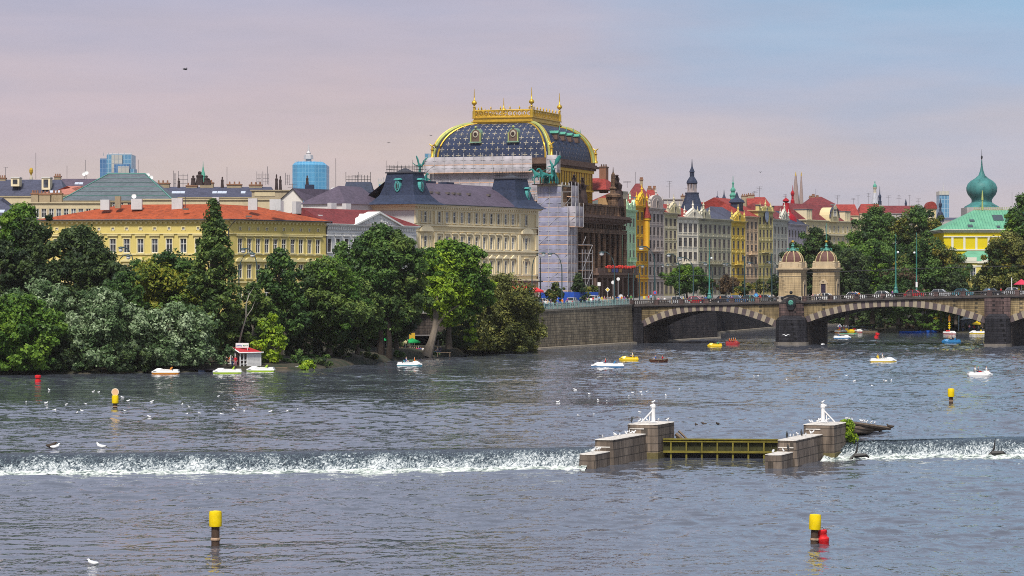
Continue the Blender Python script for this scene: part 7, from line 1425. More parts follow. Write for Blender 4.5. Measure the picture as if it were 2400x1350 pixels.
b = rowboat('brown rowing boat with oars out in mid river', G(1544, 849, 0), R(5), mat('varnished_brown_hull', (.12, .05, .03), .4, .2, 1.0), 3.0, 1.25); crew(b, [(.55, 0, 'row', 'red', 'black', 1, 'person in bright red rowing the brown boat', Q), (-.5, 0, 'sit', 'blue', 'grey', 1, 'person in blue in the stern of the brown rowing boat', -Q)], .3)
b = pedalo('yellow and green pedal boat under the near bridge arch', G(1675, 813, 0), R(180), YELH, YELH, L=2.9, Wd=1.5, seatm=paint('green_seat', (.03, .35, .08)))
b = pedalo('red pedal boat with four orange vested passengers under the near arch', G(1717, 807.5, 0), R(2), REDH, mat('dark_red_deck', (.3, .04, .04)), L=2.9, Wd=1.5); crew(b, [(x, .15 * (i % 2), 'sit', 'orange', 'black', i % 3, lab, Q) for i, (x, lab) in enumerate(((-.7, 'leftmost person in an orange vest on the red pedal boat'), (-.25, 'second person from the left on the red pedal boat'), (.2, 'third person from the left on the red pedal boat'), (.6, 'rightmost person in an orange vest on the red pedal boat')))])
b = pedalo('white pedal boat with a yellow hull out beyond the middle of the river', G(2070, 849, 0), R(1), YELH, L=4.3); crew(b, [(-.1, .3, 'sit', 'white', 'white', 1, 'person in white on the yellow hulled pedal boat', Q), (-.9, -.2, 'sit', 'yellow', 'grey', 0, 'person in yellow leaning back on the yellow hulled pedal boat', Q)])
b = pedalo('white pedal boat with three passengers near the right edge', G(2297, 882.5, 0), R(2), BOATW, L=3.4, seatm=paint('grey_seat', (.3, .3, .31))); crew(b, [(-.7, 0, 'sit', 'white', 'navy', 0, 'leftmost of three people on the white pedal boat', Q), (-.2, .3, 'sit', 'grey', 'red', 1, 'middle one of three people on the white pedal boat', Q), (.85, 0, 'sit', 'white', 'grey', 1, 'rightmost of three people on the white pedal boat', Q)])
b = pedalo('blue pedal boat with dark passengers under the wide bridge arch', G(2229, 803, 0), R(180), BLUEH, BLUEH, L=4.0); crew(b, [(-.2, .3, 'sit', 'navy', 'black', 1, 'person in dark blue on the blue pedal boat', Q), (-.3, -.3, 'sit', 'purple', 'black', 1, 'person in purple on the blue pedal boat', Q)])
b = pedalo('blue and white pedal boat beside the bridge pier', G(1974, 793.5, 0), R(0), BLUEH, L=4.0); crew(b, [(-.8, 0, 'sit', 'red', 'black', 1, 'person in red on the boat beside the bridge pier', Q)])
b = rowboat('cream rowing boat with a green cover behind the pier', G(1988, 786, 0), R(2), paint('cream_hull', (.6, .56, .42)), 5.0, 1.6, False, paint('green_canvas', (.05, .35, .18)))
for i, (px, py, m, lab) in enumerate(((1972, 777, ORNG, 'orange pedal boat in the row behind the pier'), (1990, 776, YELH, 'yellow pedal boat in the row behind the pier'), (2008, 775.5, REDH, 'red pedal boat in the row behind the pier'), (2024, 775, BOATW, 'white pedal boat at the right end of the row behind the pier'))): pedalo(lab, G(px, py + 3, 0), R(-40), m, m if i % 2 else BOATW, L=3.4, group='pedal boats stored at the island jetty')
pedalo('orange and white pedal boat moored at the hire dock', G(2227, 783, 0), R(-60), REDH, BOATW, L=4.0); pedalo('yellow and white pedal boat at the right of the hire dock', G(2291, 782, 0), R(185), YELH, L=4.2)
for i, (px, lab) in enumerate(((2132, 'left one of two blue racing shells at the island bank'), (2172, 'right one of two blue racing shells at the island bank'))):
 t = thing('rowing_shell', lab, 'rowing shell', G(px, 780.5 - i, 0), 0, 'blue shells at the island'); mb = MB(); o_ = outline(5.6, .7, 9, .9); mb.frustum([(x * .95, y * .6, -.1) for x, y in o_], [(x, y, .32) for x, y in o_]); mb.frustum([(x, y, .32) for x, y in o_], [(x * .85, y * .4, .5) for x, y in o_]); mb.build('hull', paint('bright_blue_hull', (.01, .12, .6), .35), t)
# ---- hire dock and island clutter
dk = thing('floating_dock', 'low grey hire dock with posts at the island bank', 'dock', G(2265, 780, 0)); mb = MB(); mb.box(-6, 7, 0, 3, -.2, .32); mb.build('deck', WOOD, dk); mb = MB()
for x in (-5.5, -1, 2.2, 6.5): mb.box(x - .06, x + .06, .1, .22, .3, 1.4)
mb.build('post', WOOD, dk)
D = 693; p = P(2247, 777, D); t = thing('flag_pole', 'tall blue white pole standing on the hire dock', 'pole', p); mb = MB(); mb.tube([(0, 0, 0), (0, 0, 4.8)], .12, 6); mb.build('pole', paint('pale_blue_paint', (.35, .5, .6)), t)
t = thing('dock_awning', 'white and blue fabric awning over the hire dock hut', 'awning', P(2270, 777, D)); mb = MB(); mb.frustum([(-2.0, -.8, 3.0), (1.9, -.8, 3.4), (1.9, 2, 3.4), (-2.0, 2, 3.0)], [(-1.2, -.4, 3.7), (1.4, -.4, 4.2), (1.4, 2, 4.2), (-1.2, 2, 3.7)]); mb.build('canopy', mat('striped_canvas', (.55, .6, .62), .8, .4, 1.5), t); mb = MB(); mb.box(-1.7, 1.5, .8, 2, 0, 3.0); mb.build('hut', paint('dark_blue_boards', (.03, .05, .09)), t)
def parasol(label, loc, m, r=1.5, h=2.4, sq=True, group=None):
 t = thing('parasol', label, 'parasol', loc, group=group); mb = MB(); mb.lathe([(r, h - .55), (r * .98, h - .5), (r * .5, h - .18), (.06, h + .12)], 8 if not sq else 4, rot=R(45) if sq else 0); mb.lathe([(r, h - .72), (r, h - .55)], 8 if not sq else 4, rot=R(45) if sq else 0); mb.build('canopy', m, t); mb = MB(); mb.tube([(0, 0, 0), (0, 0, h)], .04, 5); mb.build('pole', WHPOST, t); return t
parasol('bright yellow parasol over the hire dock', P(2290, 779, 692), YELH, 1.6, 2.7)
t = thing('banner', 'tall orange and yellow banner of stacked diamonds on the moored boat', 'banner', P(2225, 777, 690)); mb = MB(); mb.tube([(0, 0, 0), (0, 0, 4.3)], .05, 5); mb.build('pole', WHPOST, t); mb = MB(); mb.prism([(-.28, 2.6), (.28, 2.6), (.3, 3.7), (0, 4.3), (-.3, 3.7)], -.06, .06); mb.build('orange_panel', ORNG, t); mb = MB()
for z in (.95, 1.5, 2.05): mb.prism([(-.33, z), (0, z - .32), (.33, z), (0, z + .32)], -.06, .06)
mb.build('diamond_panel', YELH, t)
for i, (px, py, top, lab) in enumerate(((2257, 778, 'black', 'person in black under the dock awning'), (2272, 778, 'pink', 'person in pink beside the dock awning'), (2283, 779, 'red', 'person in red near the yellow parasol'), (2294, 779, 'white', 'person in white beneath the yellow parasol'), (2302, 779, 'grey', 'person in grey at the right end of the hire dock'))): person(lab, P(px, py, 692), R(20 * i), ('stand', 'fold', 'walk')[i % 3], top, 'jeans', i % 3, 1.1, 'people on the hire dock')
for i, (px, top, lab) in enumerate(((1968, 'blue', 'person in blue on the jetty behind the pier'), (1978, 'white', 'person in white on the jetty behind the pier'), (1986, 'red', 'person in red on the jetty behind the pier'), (1998, 'beige', 'person in beige on the jetty behind the pier'))): person(lab, P(px, 776, 716), R(40 * i), ('stand', 'walk')[i % 2], top, 'red', i % 3, 1.05, 'people on the jetty')
t = thing('jetty', 'grey jetty with a thin railing behind the bridge pier', 'jetty', G(1995, 779, 0)); mb = MB(); mb.box(-5, 7, 2, 4.5, -.2, .35); mb.build('deck', WOOD, t); mb = MB(); mb.tube([(-3, 4.3, 1.3), (6, 4.3, 1.5)], .04, 4)
for i in range(8): mb.tube([(-3 + i * 1.28, 4.3, .3), (-3 + i * 1.28, 4.3, 1.4)], .04, 4)
mb.tube([(6, 4.3, .4), (9, 5, 2.6)], .06, 4); mb.tube([(6, 4.3, 1.5), (9, 5, 3.7)], .05, 4); mb.build('railing', paint('blue_grey_rail', (.1, .2, .28)), t)
for px, py, lab in ((1968, 769, 'white parasol leaning at the left of the jetty'), (1985, 770, 'white parasol in the middle of the jetty')): parasol(lab, P(px, py + 8, 718), CL['white'], .8, 1.9)
t = thing('bench', 'green garden bench at the water edge of the island', 'bench', P(2205, 774, 695)); mb = MB(); mb.box(-.9, .9, -.2, .3, .4, .48); mb.box(-.9, .9, .28, .36, .5, .95); mb.build('seat', paint('bench_green', (.03, .25, .2)), t); mb = MB()
for x in (-.8, .8): mb.box(x - .05, x + .05, -.18, .34, 0, .42)
mb.build('leg', GUTTER, t)
# ---- floating dock and boat kiosk
fd = thing('floating_dock', 'dark low floating dock between the orange and lime striped boats', 'dock', G(461, 872, 0), R(-3)); mb = MB(); mb.box(-2.6, 3.2, -.6, 1.8, .28, .46); mb.build('deck', mat('dark_tarred_planks', (.03, .025, .03), .7, .3, 1.5), fd); mb = MB()
for x in (-2.2, .3, 2.4): mb.box(x, x + .9, -.55, 1.7, -.2, .27)
mb.build('pontoon', paint('blue_grey_pontoon', (.06, .09, .16), .4), fd)
kd = thing('floating_dock', 'grey landing stage under the boat kiosk', 'dock', G(590, 868, 0)); mb = MB(); mb.box(-6.2, 5.2, .4, 6.0, .22, .44); mb.build('deck', WOOD, kd); mb = MB(); mb.box(-6, 5, .5, 5.8, -.3, .21); mb.build('pontoon', paint('blue_pontoon', (.05, .1, .2), .4), kd)
KD = 398.0; k0 = P(562, 862, KD); kz = .44; ki = thing('boat_kiosk', 'small white boat hire kiosk with a red gabled roof and sign board', 'kiosk', (k0.x, k0.y + .6, kz), R(42)); LX, LY_ = 3.7, 3.3; KH = 2.15; WB = mat('white_clapboard', (.66, .65, .63), .8, .12, 2.0)
mb = MB()
for (x, y) in ((0, 0), (.62, 0), (1.24, 0), (0, LY_ * .36), (0, LY_ * .72), (0, LY_), (LX, 0), (LX, LY_), (LX / 2, LY_)): mb.box(x - .07, x + .07, y - .07, y + .07, 0, KH)
mb.build('post', WHPOST, ki); mb = MB()
for z in (.52, 1.08): mb.box(0, 1.24, -.05, .05, z - .05, z + .05); mb.box(-.05, .05, LY_ * .36, LY_, z - .05, z + .05)
mb.build('handrail', WHPOST, ki); mb = MB(); mb.box(1.26, LX - .06, -.04, .06, 0, KH); mb.box(LX - .05, LX + .05, .06, LY_, 0, KH); mb.box(1.26, LX, LY_ - .05, LY_ + .05, 0, KH); mb.box(1.9, 1.98, .07, LY_ - .06, 0, KH)
for i in range(11): mb.box(1.26, LX - .06, -.06, -.041, i * .19 + .02, i * .19 + .17)
mb.build('wall', WB, ki); ov = .32; e = KH + .02; rd = KH + .75
mb = MB(); a, b_, c, d = (-ov, -ov, e), (LX + ov, -ov, e), (LX + ov, LY_ + ov, e), (-ov, LY_ + ov, e); r0, r1 = (-ov, LY_ / 2, rd), (LX - .9, LY_ / 2, rd)
mb.quad(a, b_, r1, r0); mb.quad(c, d, r0, r1); mb.poly([b_, c, r1]); kr = mb.build('roof', paint('red_sheet_roof', (.42, .02, .03), .5, .15), ki)
mb = MB(); mb.tube([a, b_], .09, 4); mb.tube([a, r0], .1, 4); mb.tube([r0, d], .1, 4); mb.build('fascia', WHPOST, kr); mb = MB(); mb.prismx([(.0, e + .02), (LY_, e + .02), (LY_ / 2, rd - .12)], -.03, .03); mb.build('gable_board', mat('grey_board', (.36, .34, .34), .8, .2, 2.0), ki)
sb = MB(); sg = thing('sign_board', 'white sign board lettered in blue and green on the kiosk roof', 'sign', (P(566, 820.5, 399.2).x, k0.y + 2.2, kz + rd - .12)); sb.box(-.95, .95, -.05, .05, .1, .78); sb.build('board', WHPOST, sg); lettering(sg, 'Lodičky', paint('sign_blue', (.02, .1, .4)), (-.44, -.06, .33), (R(90), 0, 0), .27); lettering(sg, 'BOATS', paint('sign_green', (.02, .3, .08)), (.5, -.06, .33), (R(90), 0, 0), .25); mb = MB(); mb.box(-.8, -.74, -.02, .04, -.4, .1); mb.box(.74, .8, -.02, .04, -.4, .1); mb.build('post', WHPOST, sg)
for i, (px, dy, top, bot, pose, lab) in enumerate(((526, 1.5, 'pink', 'white', 'stand', 'person in pink at the far left outside the kiosk'), (531, .2, 'black', 'black', 'stand', 'person all in black at the left kiosk post'), (535, 2.2, 'orange', 'beige', 'walk', 'person in orange behind the left kiosk post'), (544, .0, 'navy', 'jeans', 'fold', 'person in navy standing in the kiosk opening'), (550, .8, 'red', 'pink', 'stand', 'person in red beside the one in navy'), (558, 2.0, 'purple', 'red', 'stand', 'person in purple behind the kiosk rail'), (566, 2.4, 'white', 'navy', 'stand', 'person in white behind the kiosk rail'), (573, 2.6, 'beige', 'navy', 'stand', 'person in beige beside the kiosk wall'))):
 p = P(px, 862, KD); person(lab, Vector((p.x, p.y + .4 + dy, kz)), R(random.uniform(-60, 60)), pose, top, bot, i % 4, .98, 'people at the boat kiosk')
for px, top, bot, lab, sc_ in ((460, 'navy', 'white', 'person in a navy top and white trousers walking under the poplar', 1.0), (469, 'lime' if False else 'green', 'beige', 'child in green beside the walker in navy', .8), (479, 'purple', 'sky', 'person in violet walking behind the child in green', .95)): person(lab, P(px, 842, 402) + Vector((0, 3, 0)), R(60), 'walk', top, bot, 3 if px == 460 else 0, sc_, 'walkers under the poplar')
# ---- beer garden under the trees
GRP = mat('green_parasol_cloth', (.02, .34, .10), .8, .15, 2.0)
for px, py, D, lab in ((812, 822, 462, 'green parasol at the left end of the beer garden'), (840, 822, 464, 'green parasol second from the left in the beer garden'), (874, 822, 468, 'green parasol in the middle of the beer garden'), (906, 824, 470, 'green parasol half hidden between the dark trunks'), (966, 829, 474, 'big green parasol over the crowded benches')): parasol(lab, P(px, py, D), GRP, 2.0 if px > 950 else 1.7, 2.6, group='green parasols in the beer garden')
sb_ = thing('beer_garden_board', 'tilted yellow white board on a post beside the big green parasol', 'sign', P(950, 828, 471)); mb = MB(); mb.tube([(0, 0, 0), (0, 0, 1.6)], .05, 5); mb.build('post', WHPOST, sb_); mb = MB(); mb.prism([(-.35, 1.5), (.25, 1.6), (.4, 2.45), (-.2, 2.35)], -.06, 0); mb.build('board', paint('cream_board', (.62, .56, .3)), sb_)
sh = thing('garden_shed', 'dark open shed with a flat roof against the retaining wall', 'shed', P(996, 825, 486), R(10)); mb = MB(); mb.box(-2.6, 2.2, 0, .2, 0, 2.9); mb.box(-2.6, -2.4, -2, 0, 0, 2.9); mb.box(2.0, 2.2, -2, 0, 0, 2.9); mb.build('wall', paint('dark_boarding', (.012, .013, .018), .8), sh); mb = MB(); mb.box(-3, 2.6, -2.4, .4, 2.9, 3.05); mb.build('roof', mat('shed_roof', (.18, .17, .17)), sh)
t = thing('notice_board', 'orange yellow notice board beside the dark shed', 'sign', P(966, 812, 482)); mb = MB(); mb.box(-.5, .5, -.05, .05, .6, 2.4); mb.build('board', paint('amber_board', (.6, .38, .03)), t); mb = MB(); mb.box(-.45, -.38, -.04, .04, 0, .6); mb.box(.38, .45, -.04, .04, 0, .6); mb.build('leg', WOOD, t)
tops = ['pink', 'white', 'beige', 'sky', 'red', 'white', 'red', 'purple', 'blue', 'white', 'grey', 'navy']
for i, px in enumerate((936, 942, 956, 961, 966, 971, 976, 981, 986, 991, 1026, 1032)): person('seated person in %s on the benches, %s' % (tops[i], ('just left of the board post', 'beside the board post', 'below the parasol left edge', 'below the parasol, facing left', 'in the middle of the benches', 'right of the bench middle', 'third from the bench right end', 'second from the bench right end', 'nearly at the bench right end', 'at the bench right end', 'just right of the leaning trunk', 'farther right of the leaning trunk')[i]), P(px, 825, 470) + Vector((0, .5 * (i % 3), 0)), R(60 * (i % 5) - 100), 'sit', tops[i], 'jeans', i % 4, 1.05, 'people seated in the beer garden')
for i, (px, w, lab) in enumerate(((968, 3.6, 'long low timber bench in front of the seated guests'), (862, 2.2, 'dark picnic bench left of the trunks'), (1040, 2.5, 'low timber bench right of the leaning trunk'))):
 t = thing('bench', lab, 'bench', P(px, 832, 466)); mb = MB(); mb.box(-w / 2, w / 2, -.2, .25, .38, .46); mb.build('seat', WOOD, t); mb = MB(); [mb.box(x - .06, x + .06, -.15, .2, -.3, .38) for x in (-w / 2 + .2, w / 2 - .2)]; mb.build('leg', WOOD, t)
# ------------------------------------------------------------------ birds
GUL = paint('gull_white', (.80, .80, .79), .7); GULG = paint('gull_grey_wing', (.42, .44, .47), .7); BLK2 = paint('cormorant_black', (.012, .013, .015), .6)
def bird_mesh(kind):
 mb = MB()
 if kind == 'float': sk = skin_mesh('b', [(-.26, 0, .13, .03), (-.1, 0, .10, .1), (.08, 0, .09, .11), (.17, 0, .18, .06), (.2, 0, .26, .055), (.28, 0, .245, .018)], [(0, 1), (1, 2), (2, 3), (3, 4), (4, 5)], 1, 2)
 elif kind == 'stand': sk = skin_mesh('b', [(-.26, 0, .22, .03), (-.1, 0, .24, .09), (.07, 0, .28, .10), (.14, 0, .38, .055), (.17, 0, .45, .052), (.25, 0, .44, .016), (-.02, .04, .12, .014), (-.02, .04, .01, .014), (-.02, -.04, .12, .014), (-.02, -.04, .01, .014)], [(0, 1), (1, 2), (2, 3), (3, 4), (4, 5), (1, 6), (6, 7), (1, 8), (8, 9)], 1, 2)
 elif kind == 'cormorant': sk = skin_mesh('b', [(-.22, 0, .05, .04), (-.1, 0, .25, .12), (0, 0, .48, .14), (.03, 0, .66, .07), (.05, 0, .82, .055), (.18, 0, .84, .02)], [(0, 1), (1, 2), (2, 3), (3, 4), (4, 5)], 1, 2)
 else: sk = skin_mesh('b', [(-.25, 0, 0, .03), (0, 0, 0, .08), (.18, 0, .02, .06), (.27, 0, .02, .02), (.05, .3, .18, .035), (-.02, .62, .08, .015), (.05, -.3, .18, .035), (-.02, -.62, .08, .015)], [(0, 1), (1, 2), (2, 3), (1, 4), (4, 5), (1, 6), (6, 7)], 1, 1)
 sk.materials.append(BLK2 if kind == 'cormorant' else GUL); sk.materials.append(GULG)
 if kind in ('float', 'stand'):
  for f in sk.polygons:
   if f.center.x < .1 and f.normal.z > .45: f.material_index = 1
 return sk
BM = {k: bird_mesh(k) for k in ('float', 'stand', 'cormorant', 'fly')}
def bird(label, loc, rz, kind='float', s=1.0, group=None, cat='gull', name='gull'):
 o = link(name, BM[kind], None, loc, rz); o.scale = (s,) * 3; return tag(o, label, cat, group)
gl_ = [(210, 150), (395, 50), (370, 160), (375, 200), (435, 218), (533, 170), (690, 165), (660, 225), (620, 238), (750, 65), (793, 70), (985, 113), (1030, 142), (1005, 225), (1200, 268), (1220, 147), (1465, 172), (1520, 188), (1500, 248), (1605, 243), (1755, 103), (1783, 250), (1880, 210), (1910, 168), (1965, 224), (2173, 228), (2308, 225), (2393, 210)]
pts = [(x / 3.43, 900 + y / 3.43) for x, y in gl_] + [(1300 + x / 3.43, 900 + y / 3.43) for x, y in ((25, 150), (40, 162), (165, 50), (278, 85), (190, 262), (315, 250), (350, 135), (420, 143), (595, 105), (625, 75), (690, 70), (740, 68), (700, 95), (895, 98), (685, 232), (1000, 48))] + [(1750 + x / 3.69, 880 + y / 3.69) for x, y in ((65, 15), (97, 8), (345, 45), (630, 20), (862, 8), (930, 55), (1185, 50), (1205, 50), (1250, 50), (1415, 48), (2365, 48), (1085, 95))]
for px, py in pts: bird('small white gull afloat on the open river above the weir', G(px, py, -.02), random.uniform(0, 6.3), 'float', random.uniform(.62, .92), 'gulls afloat above the weir')
for px, py in ((905, 846), (1250, 823), (1258, 821), (1236, 826)): bird('white gull afloat close to the bank and stone wall', G(px, py, 0), random.uniform(0, 6), 'float', .9, 'gulls along the bank')
for i, (px, py) in enumerate(((1632, 998), (1650, 996), (1682, 996))): bird('dark duck swimming between the weir pier posts', G(px, py, 0), 2.0 + i, 'float', 1.0, 'ducks above the gate', 'duck', 'duck').material_slots[0].material  # shared look
DUCK = BM['float'].copy(); DUCK.materials.clear(); DUCK.materials.append(mat('duck_brown', (.06, .045, .035))); DUCK.materials.append(mat('duck_brown', (.06, .045, .035)))
for o in [o for o in SC.objects if o.name.split('.')[0] == 'duck']: o.data = DUCK
bird('brown duck perched at the tip of the timber boom', G(2087, 1003.5, .42), 3.0, 'float', 1.3, None, 'duck', 'duck').data = DUCK
bird('large white bird resting on the weir crest, left one with a dark mate', G(129, 1052, 0), .3, 'float', 1.5, None, 'swan', 'white_bird'); bird('large white bird resting on the weir crest, right one', G(237, 1051, 0), 2.8, 'float', 1.6, None, 'swan', 'white_bird'); bird('dark duck beside the left white bird on the weir crest', G(120, 1050, 0), 0, 'float', 1.7, None, 'duck', 'duck').data = DUCK
bird('white gull flying low in front of the bridge pier', P(1842, 787, 540), 1.2, 'fly', 1.4); bird('white gull afloat alone in the near water at the bottom left', G(218, 1325, -1.2), 2.9, 'float', 1.15)
bird('white gull diving past the bridge pier base', P(1928, 808, 545), .3, 'fly', 1.5)
for s_, (b, n1, n2) in (('left', (ba, 16, 8)), ('right', (bb, 10, 10))):
 for i in range(n1):
  st_ = random.random(); x, y, z = (random.uniform(.2, 1.0), random.uniform(.5, 3.6), 1.16) if st_ < .3 else (random.uniform(.25, 1.2), random.uniform(4.4, 12), 2.06); bird('white gull resting on the lower steps of the %s weir pier' % s_, L2W(b, x, y, z), random.uniform(0, 6), 'stand', .62, 'gulls on the %s pier steps' % s_)
 for i in range(n2): bird('white gull standing on the top block of the %s weir pier' % s_, L2W(b, random.uniform(.1, 2.1), random.uniform(13.2, 17.2), 2.82), random.uniform(0, 6), 'stand', .62, 'gulls on the %s pier top' % s_)
bird('white gull perched on top of the left braced white post', L2W(ba, 1.5, 14.6, 4.32), 0, 'stand', .65); bird('white gull perched on top of the right braced white post', L2W(bb, .9, 15.2, 4.32), .4, 'stand', .65)
for i in range(12): q = Vector(bm_.location) + h0.lerp(tip - Vector(bm_.location), .1 + .8 * random.random()); bird('white gull perched along the timber boom', q + Vector((0, 0, .15)), random.uniform(0, 6), 'stand', .62, 'gulls on the timber boom')
for lab, b, x, y, z in (('black cormorant upright at the back corner of the left weir pier', ba, .15, 13.1, 2.82), ('black cormorant crouching on the lower right pier step', bb, .5, 5.0, 2.06), ('black cormorant on the front step of the right weir pier', bb, 1.0, 3.4, 1.16), ('black cormorant halfway along the right pier step', bb, .9, 8.0, 2.06)): bird(lab, L2W(b, x, y, z), 1 + x, 'cormorant', .68, None, 'cormorant', 'cormorant')
bd = bird('small dark bird flying high in the empty sky', P(434, 163, 300), .6, 'fly', 1.0, None, 'bird', 'bird'); BDK = BM['fly'].copy(); BDK.materials.clear(); BDK.materials.append(BLK2); BDK.materials.append(BLK2); bd.data = BDK
for lab, px, py in (('tiny dark bird in the sky left of the dome', 911, 335), ('tiny dark bird in the sky above the dome slope', 1010, 318), ('tiny dark bird in the sky right of the spired house', 1782, 404)): bird(lab, P(px, py, 420), 1.0, 'fly', .6, None, 'bird', 'bird').data = BDK
# ------------------------------------------------------------------ bronze chariots on the theatre
BRZ = mat('bronze_patina', (.03, .175, .16), .55, .6, 1.2)
HE = [(0, 1), (1, 2), (2, 3), (3, 4), (4, 5), (1, 6), (6, 7), (7, 8), (1, 9), (9, 10), (10, 11), (0, 12), (12, 13), (13, 14), (0, 15), (15, 16), (16, 17), (0, 18), (18, 19)]
HORSE = skin_mesh('horse', [(-.75, 0, 1.35, .36), (.45, 0, 1.5, .36), (.75, 0, 1.85, .25), (1.05, 0, 2.35, .17), (1.35, 0, 2.35, .15), (1.7, 0, 2.05, .09), (.65, -.24, 1.2, .15), (1.15, -.26, 1.05, .09), (1.05, -.26, .55, .08), (.65, .24, 1.2, .15), (.85, .26, .7, .09), (.75, .26, .05, .09), (-.8, -.24, 1.05, .2), (-1.0, -.26, .55, .1), (-.85, -.26, .05, .09), (-.8, .24, 1.05, .2), (-.75, .26, .5, .1), (-.7, .26, .05, .09), (-1.15, 0, 1.4, .12), (-1.5, 0, .8, .07)], HE, 1, 1); HORSE.materials.append(BRZ)
WE = [(0, 1), (1, 2), (2, 3), (3, 4), (2, 5), (5, 6), (6, 7), (2, 8), (8, 9), (9, 10), (0, 11), (0, 12), (2, 13), (13, 14), (14, 15), (2, 16), (16, 17), (17, 18)]
def victory(wl, wr, al, ar): return skin_mesh('winged_figure', [(0, 0, 1.0, .26), (0, 0, 1.35, .2), (0, 0, 1.7, .22), (0, 0, 1.95, .08), (0, 0, 2.1, .13), (-.25, 0, 1.72, .09), *al, (.25, 0, 1.72, .09), *ar, (-.2, .05, .05, .3), (.2, -.05, .05, .28), (-.25, .25, 1.8, .13), *wl, (.25, .25, 1.8, .13), *wr], WE, 1, 0)
V1 = victory([(-.7, .4, 2.2, (.10, .3)), (-1.0, .5, 2.6, (.05, .2))], [(.6, .4, 2.5, (.12, .38)), (1.1, .5, 3.2, (.05, .22))], [(-.45, -.3, 1.6, .07), (-.6, -.6, 1.5, .05)], [(.4, -.4, 1.6, .07), (.35, -.7, 1.5, .05)])
V2 = victory([(-.45, .3, 2.6, (.1, .3)), (-.75, .35, 3.3, (.04, .15))], [(.8, .3, 2.5, (.12, .36)), (1.5, .35, 3.0, (.05, .16))], [(-.7, -.1, 1.8, .07), (-1.2, -.1, 2.2, .05)], [(.5, -.1, 1.5, .07), (.6, -.2, 1.2, .05)])
for v in (V1, V2): v.materials.append(BRZ)
def horse(lab, loc, rz, s): o = link('bronze_horse', HORSE, None, loc, rz); o.scale = (s,) * 3; return o
b0 = P(1284, 433.5, 609)
tq = thing('bronze_chariot', 'green bronze chariot group of three horses and a winged goddess on the scaffold tower', 'sculpture', b0, TA)
for x, y, rz, s in ((-1.7, -.9, R(200), 1.42), (-.1, -1.9, R(238), 1.42), (1.9, -1.3, R(285), 1.42)): h_ = horse('', (x, y, .15), rz, s); h_.parent = tq
mb = MB(); mb.lathe([(.9, .9), (1.15, 1.3), (1.2, 2.1), (.9, 2.4)], 10, (.8, .6, 0))
for s in (-1, 1): mb.M = Matrix.Translation((.8 + s * 1.2, .6, .9)) @ Matrix.Rotation(R(90), 4, 'Y'); mb.lathe([(.85, -.08), (.85, .08)], 12)
mb.M = None; mb.build('chariot', BRZ, tq); w = link('winged_figure', V1, tq, (.9, .5, 1.6), R(-25)); w.scale = (1.55,) * 3; mb = MB(); mb.box(-2.9, 2.6, -2.6, 2, 0, .2); mb.build('plinth', STAT, tq)
for hx in (-1.6, .4): mb = MB(); mb.tube([(.5, .2, 3.6), (hx, -1.6, 3.0)], .05, 4); mb.build('rein', BRZ, tq)
b1 = P(987, 437, 627); tq = thing('bronze_chariot', 'green bronze winged figure with spread wings behind the palace corner roof', 'sculpture', b1, TA); w = link('winged_figure', V2, tq, (-.3, 0, 2.2), 0); w.scale = (1.5,) * 3
for x, y, rz, s in ((1.0, -.6, R(-40), 1.2), (.2, .8, R(200), 1.2)): h_ = horse('', (x, y, .1), rz, s); h_.parent = tq
mb = MB(); mb.lathe([(.9, 1.2), (1.1, 1.8), (.9, 2.3)], 10, (-.3, 0, 0)); mb.build('chariot', BRZ, tq); mb = MB(); mb.box(-2.6, 2.6, -2, 2, -14, .1); mb.build('pylon', BROWN, tq)
# ------------------------------------------------------------------ roof clutter
DSTAT = mat('dark_roof_statue', (.05, .035, .035), .8, .3, 1.0)
def roof_statue(lab, px, ptop, pbot, D, w):
 k = D / F; t = thing('roof_statue', lab, 'statue', P(px, pbot, D)); h = (pbot - ptop) * k; r = w * k / 2; mb = MB(); mb.lathe([(r, 0), (r * .95, h * .1), (r * .75, h * .5), (r * .85, h * .68), (r * .35, h * .78), (r * .45, h * .86), (r * .4, h * .95), (.03, h)], 8); mb.build('figure', DSTAT, t)
for lab, px, a, b, w in (('dark statue at the left of the rooftop group', 453, 411, 434, 13), ('tallest dark statue in the middle of the rooftop group', 468, 401, 434, 20), ('dark statue right of the tallest one in the rooftop group', 484, 411, 434, 14), ('dark low statue at the right end of the rooftop group', 490, 418, 434, 10), ('single dark pointed finial on the navy roof', 521, 414, 440, 8), ('left one of a pair of dark finials above the fire wall', 648, 408, 445, 8), ('right one of a pair of dark finials above the fire wall', 657, 412, 445, 8), ('dark finial on the purple roof turret', 720, 411, 434, 8), ('dark finial left of the rooftop statue group', 419, 417, 440, 7)): roof_statue(lab, px, a, b, 605, w)
AER = paint('aerial_grey', (.12, .11, .12), .5)
def aerial(lab, px, ptop, pbot, D, bars=2, frame=0):
 k = D / F; t = thing('roof_aerial', lab, 'antenna', P(px, pbot, D)); h = (pbot - ptop) * k; mb = MB()
 mb.tube([(0, 0, 0), (0, 0, h)], .055, 4)
 if frame:
  for x in (frame * k, frame * k * .5): mb.tube([(x, 0, 0), (x, 0, h * .85)], .05, 4)
  for z in (.25, .5, .75): mb.tube([(0, 0, h * z), (frame * k, 0, h * z)], .045, 4)
 for i in range(bars): z = h * (.95 - .13 * i); w = random.uniform(.5, 1.1); mb.tube([(-w, 0, z), (w, .2, z + .1)], .04, 4)
 mb.build('mast', AER, t)
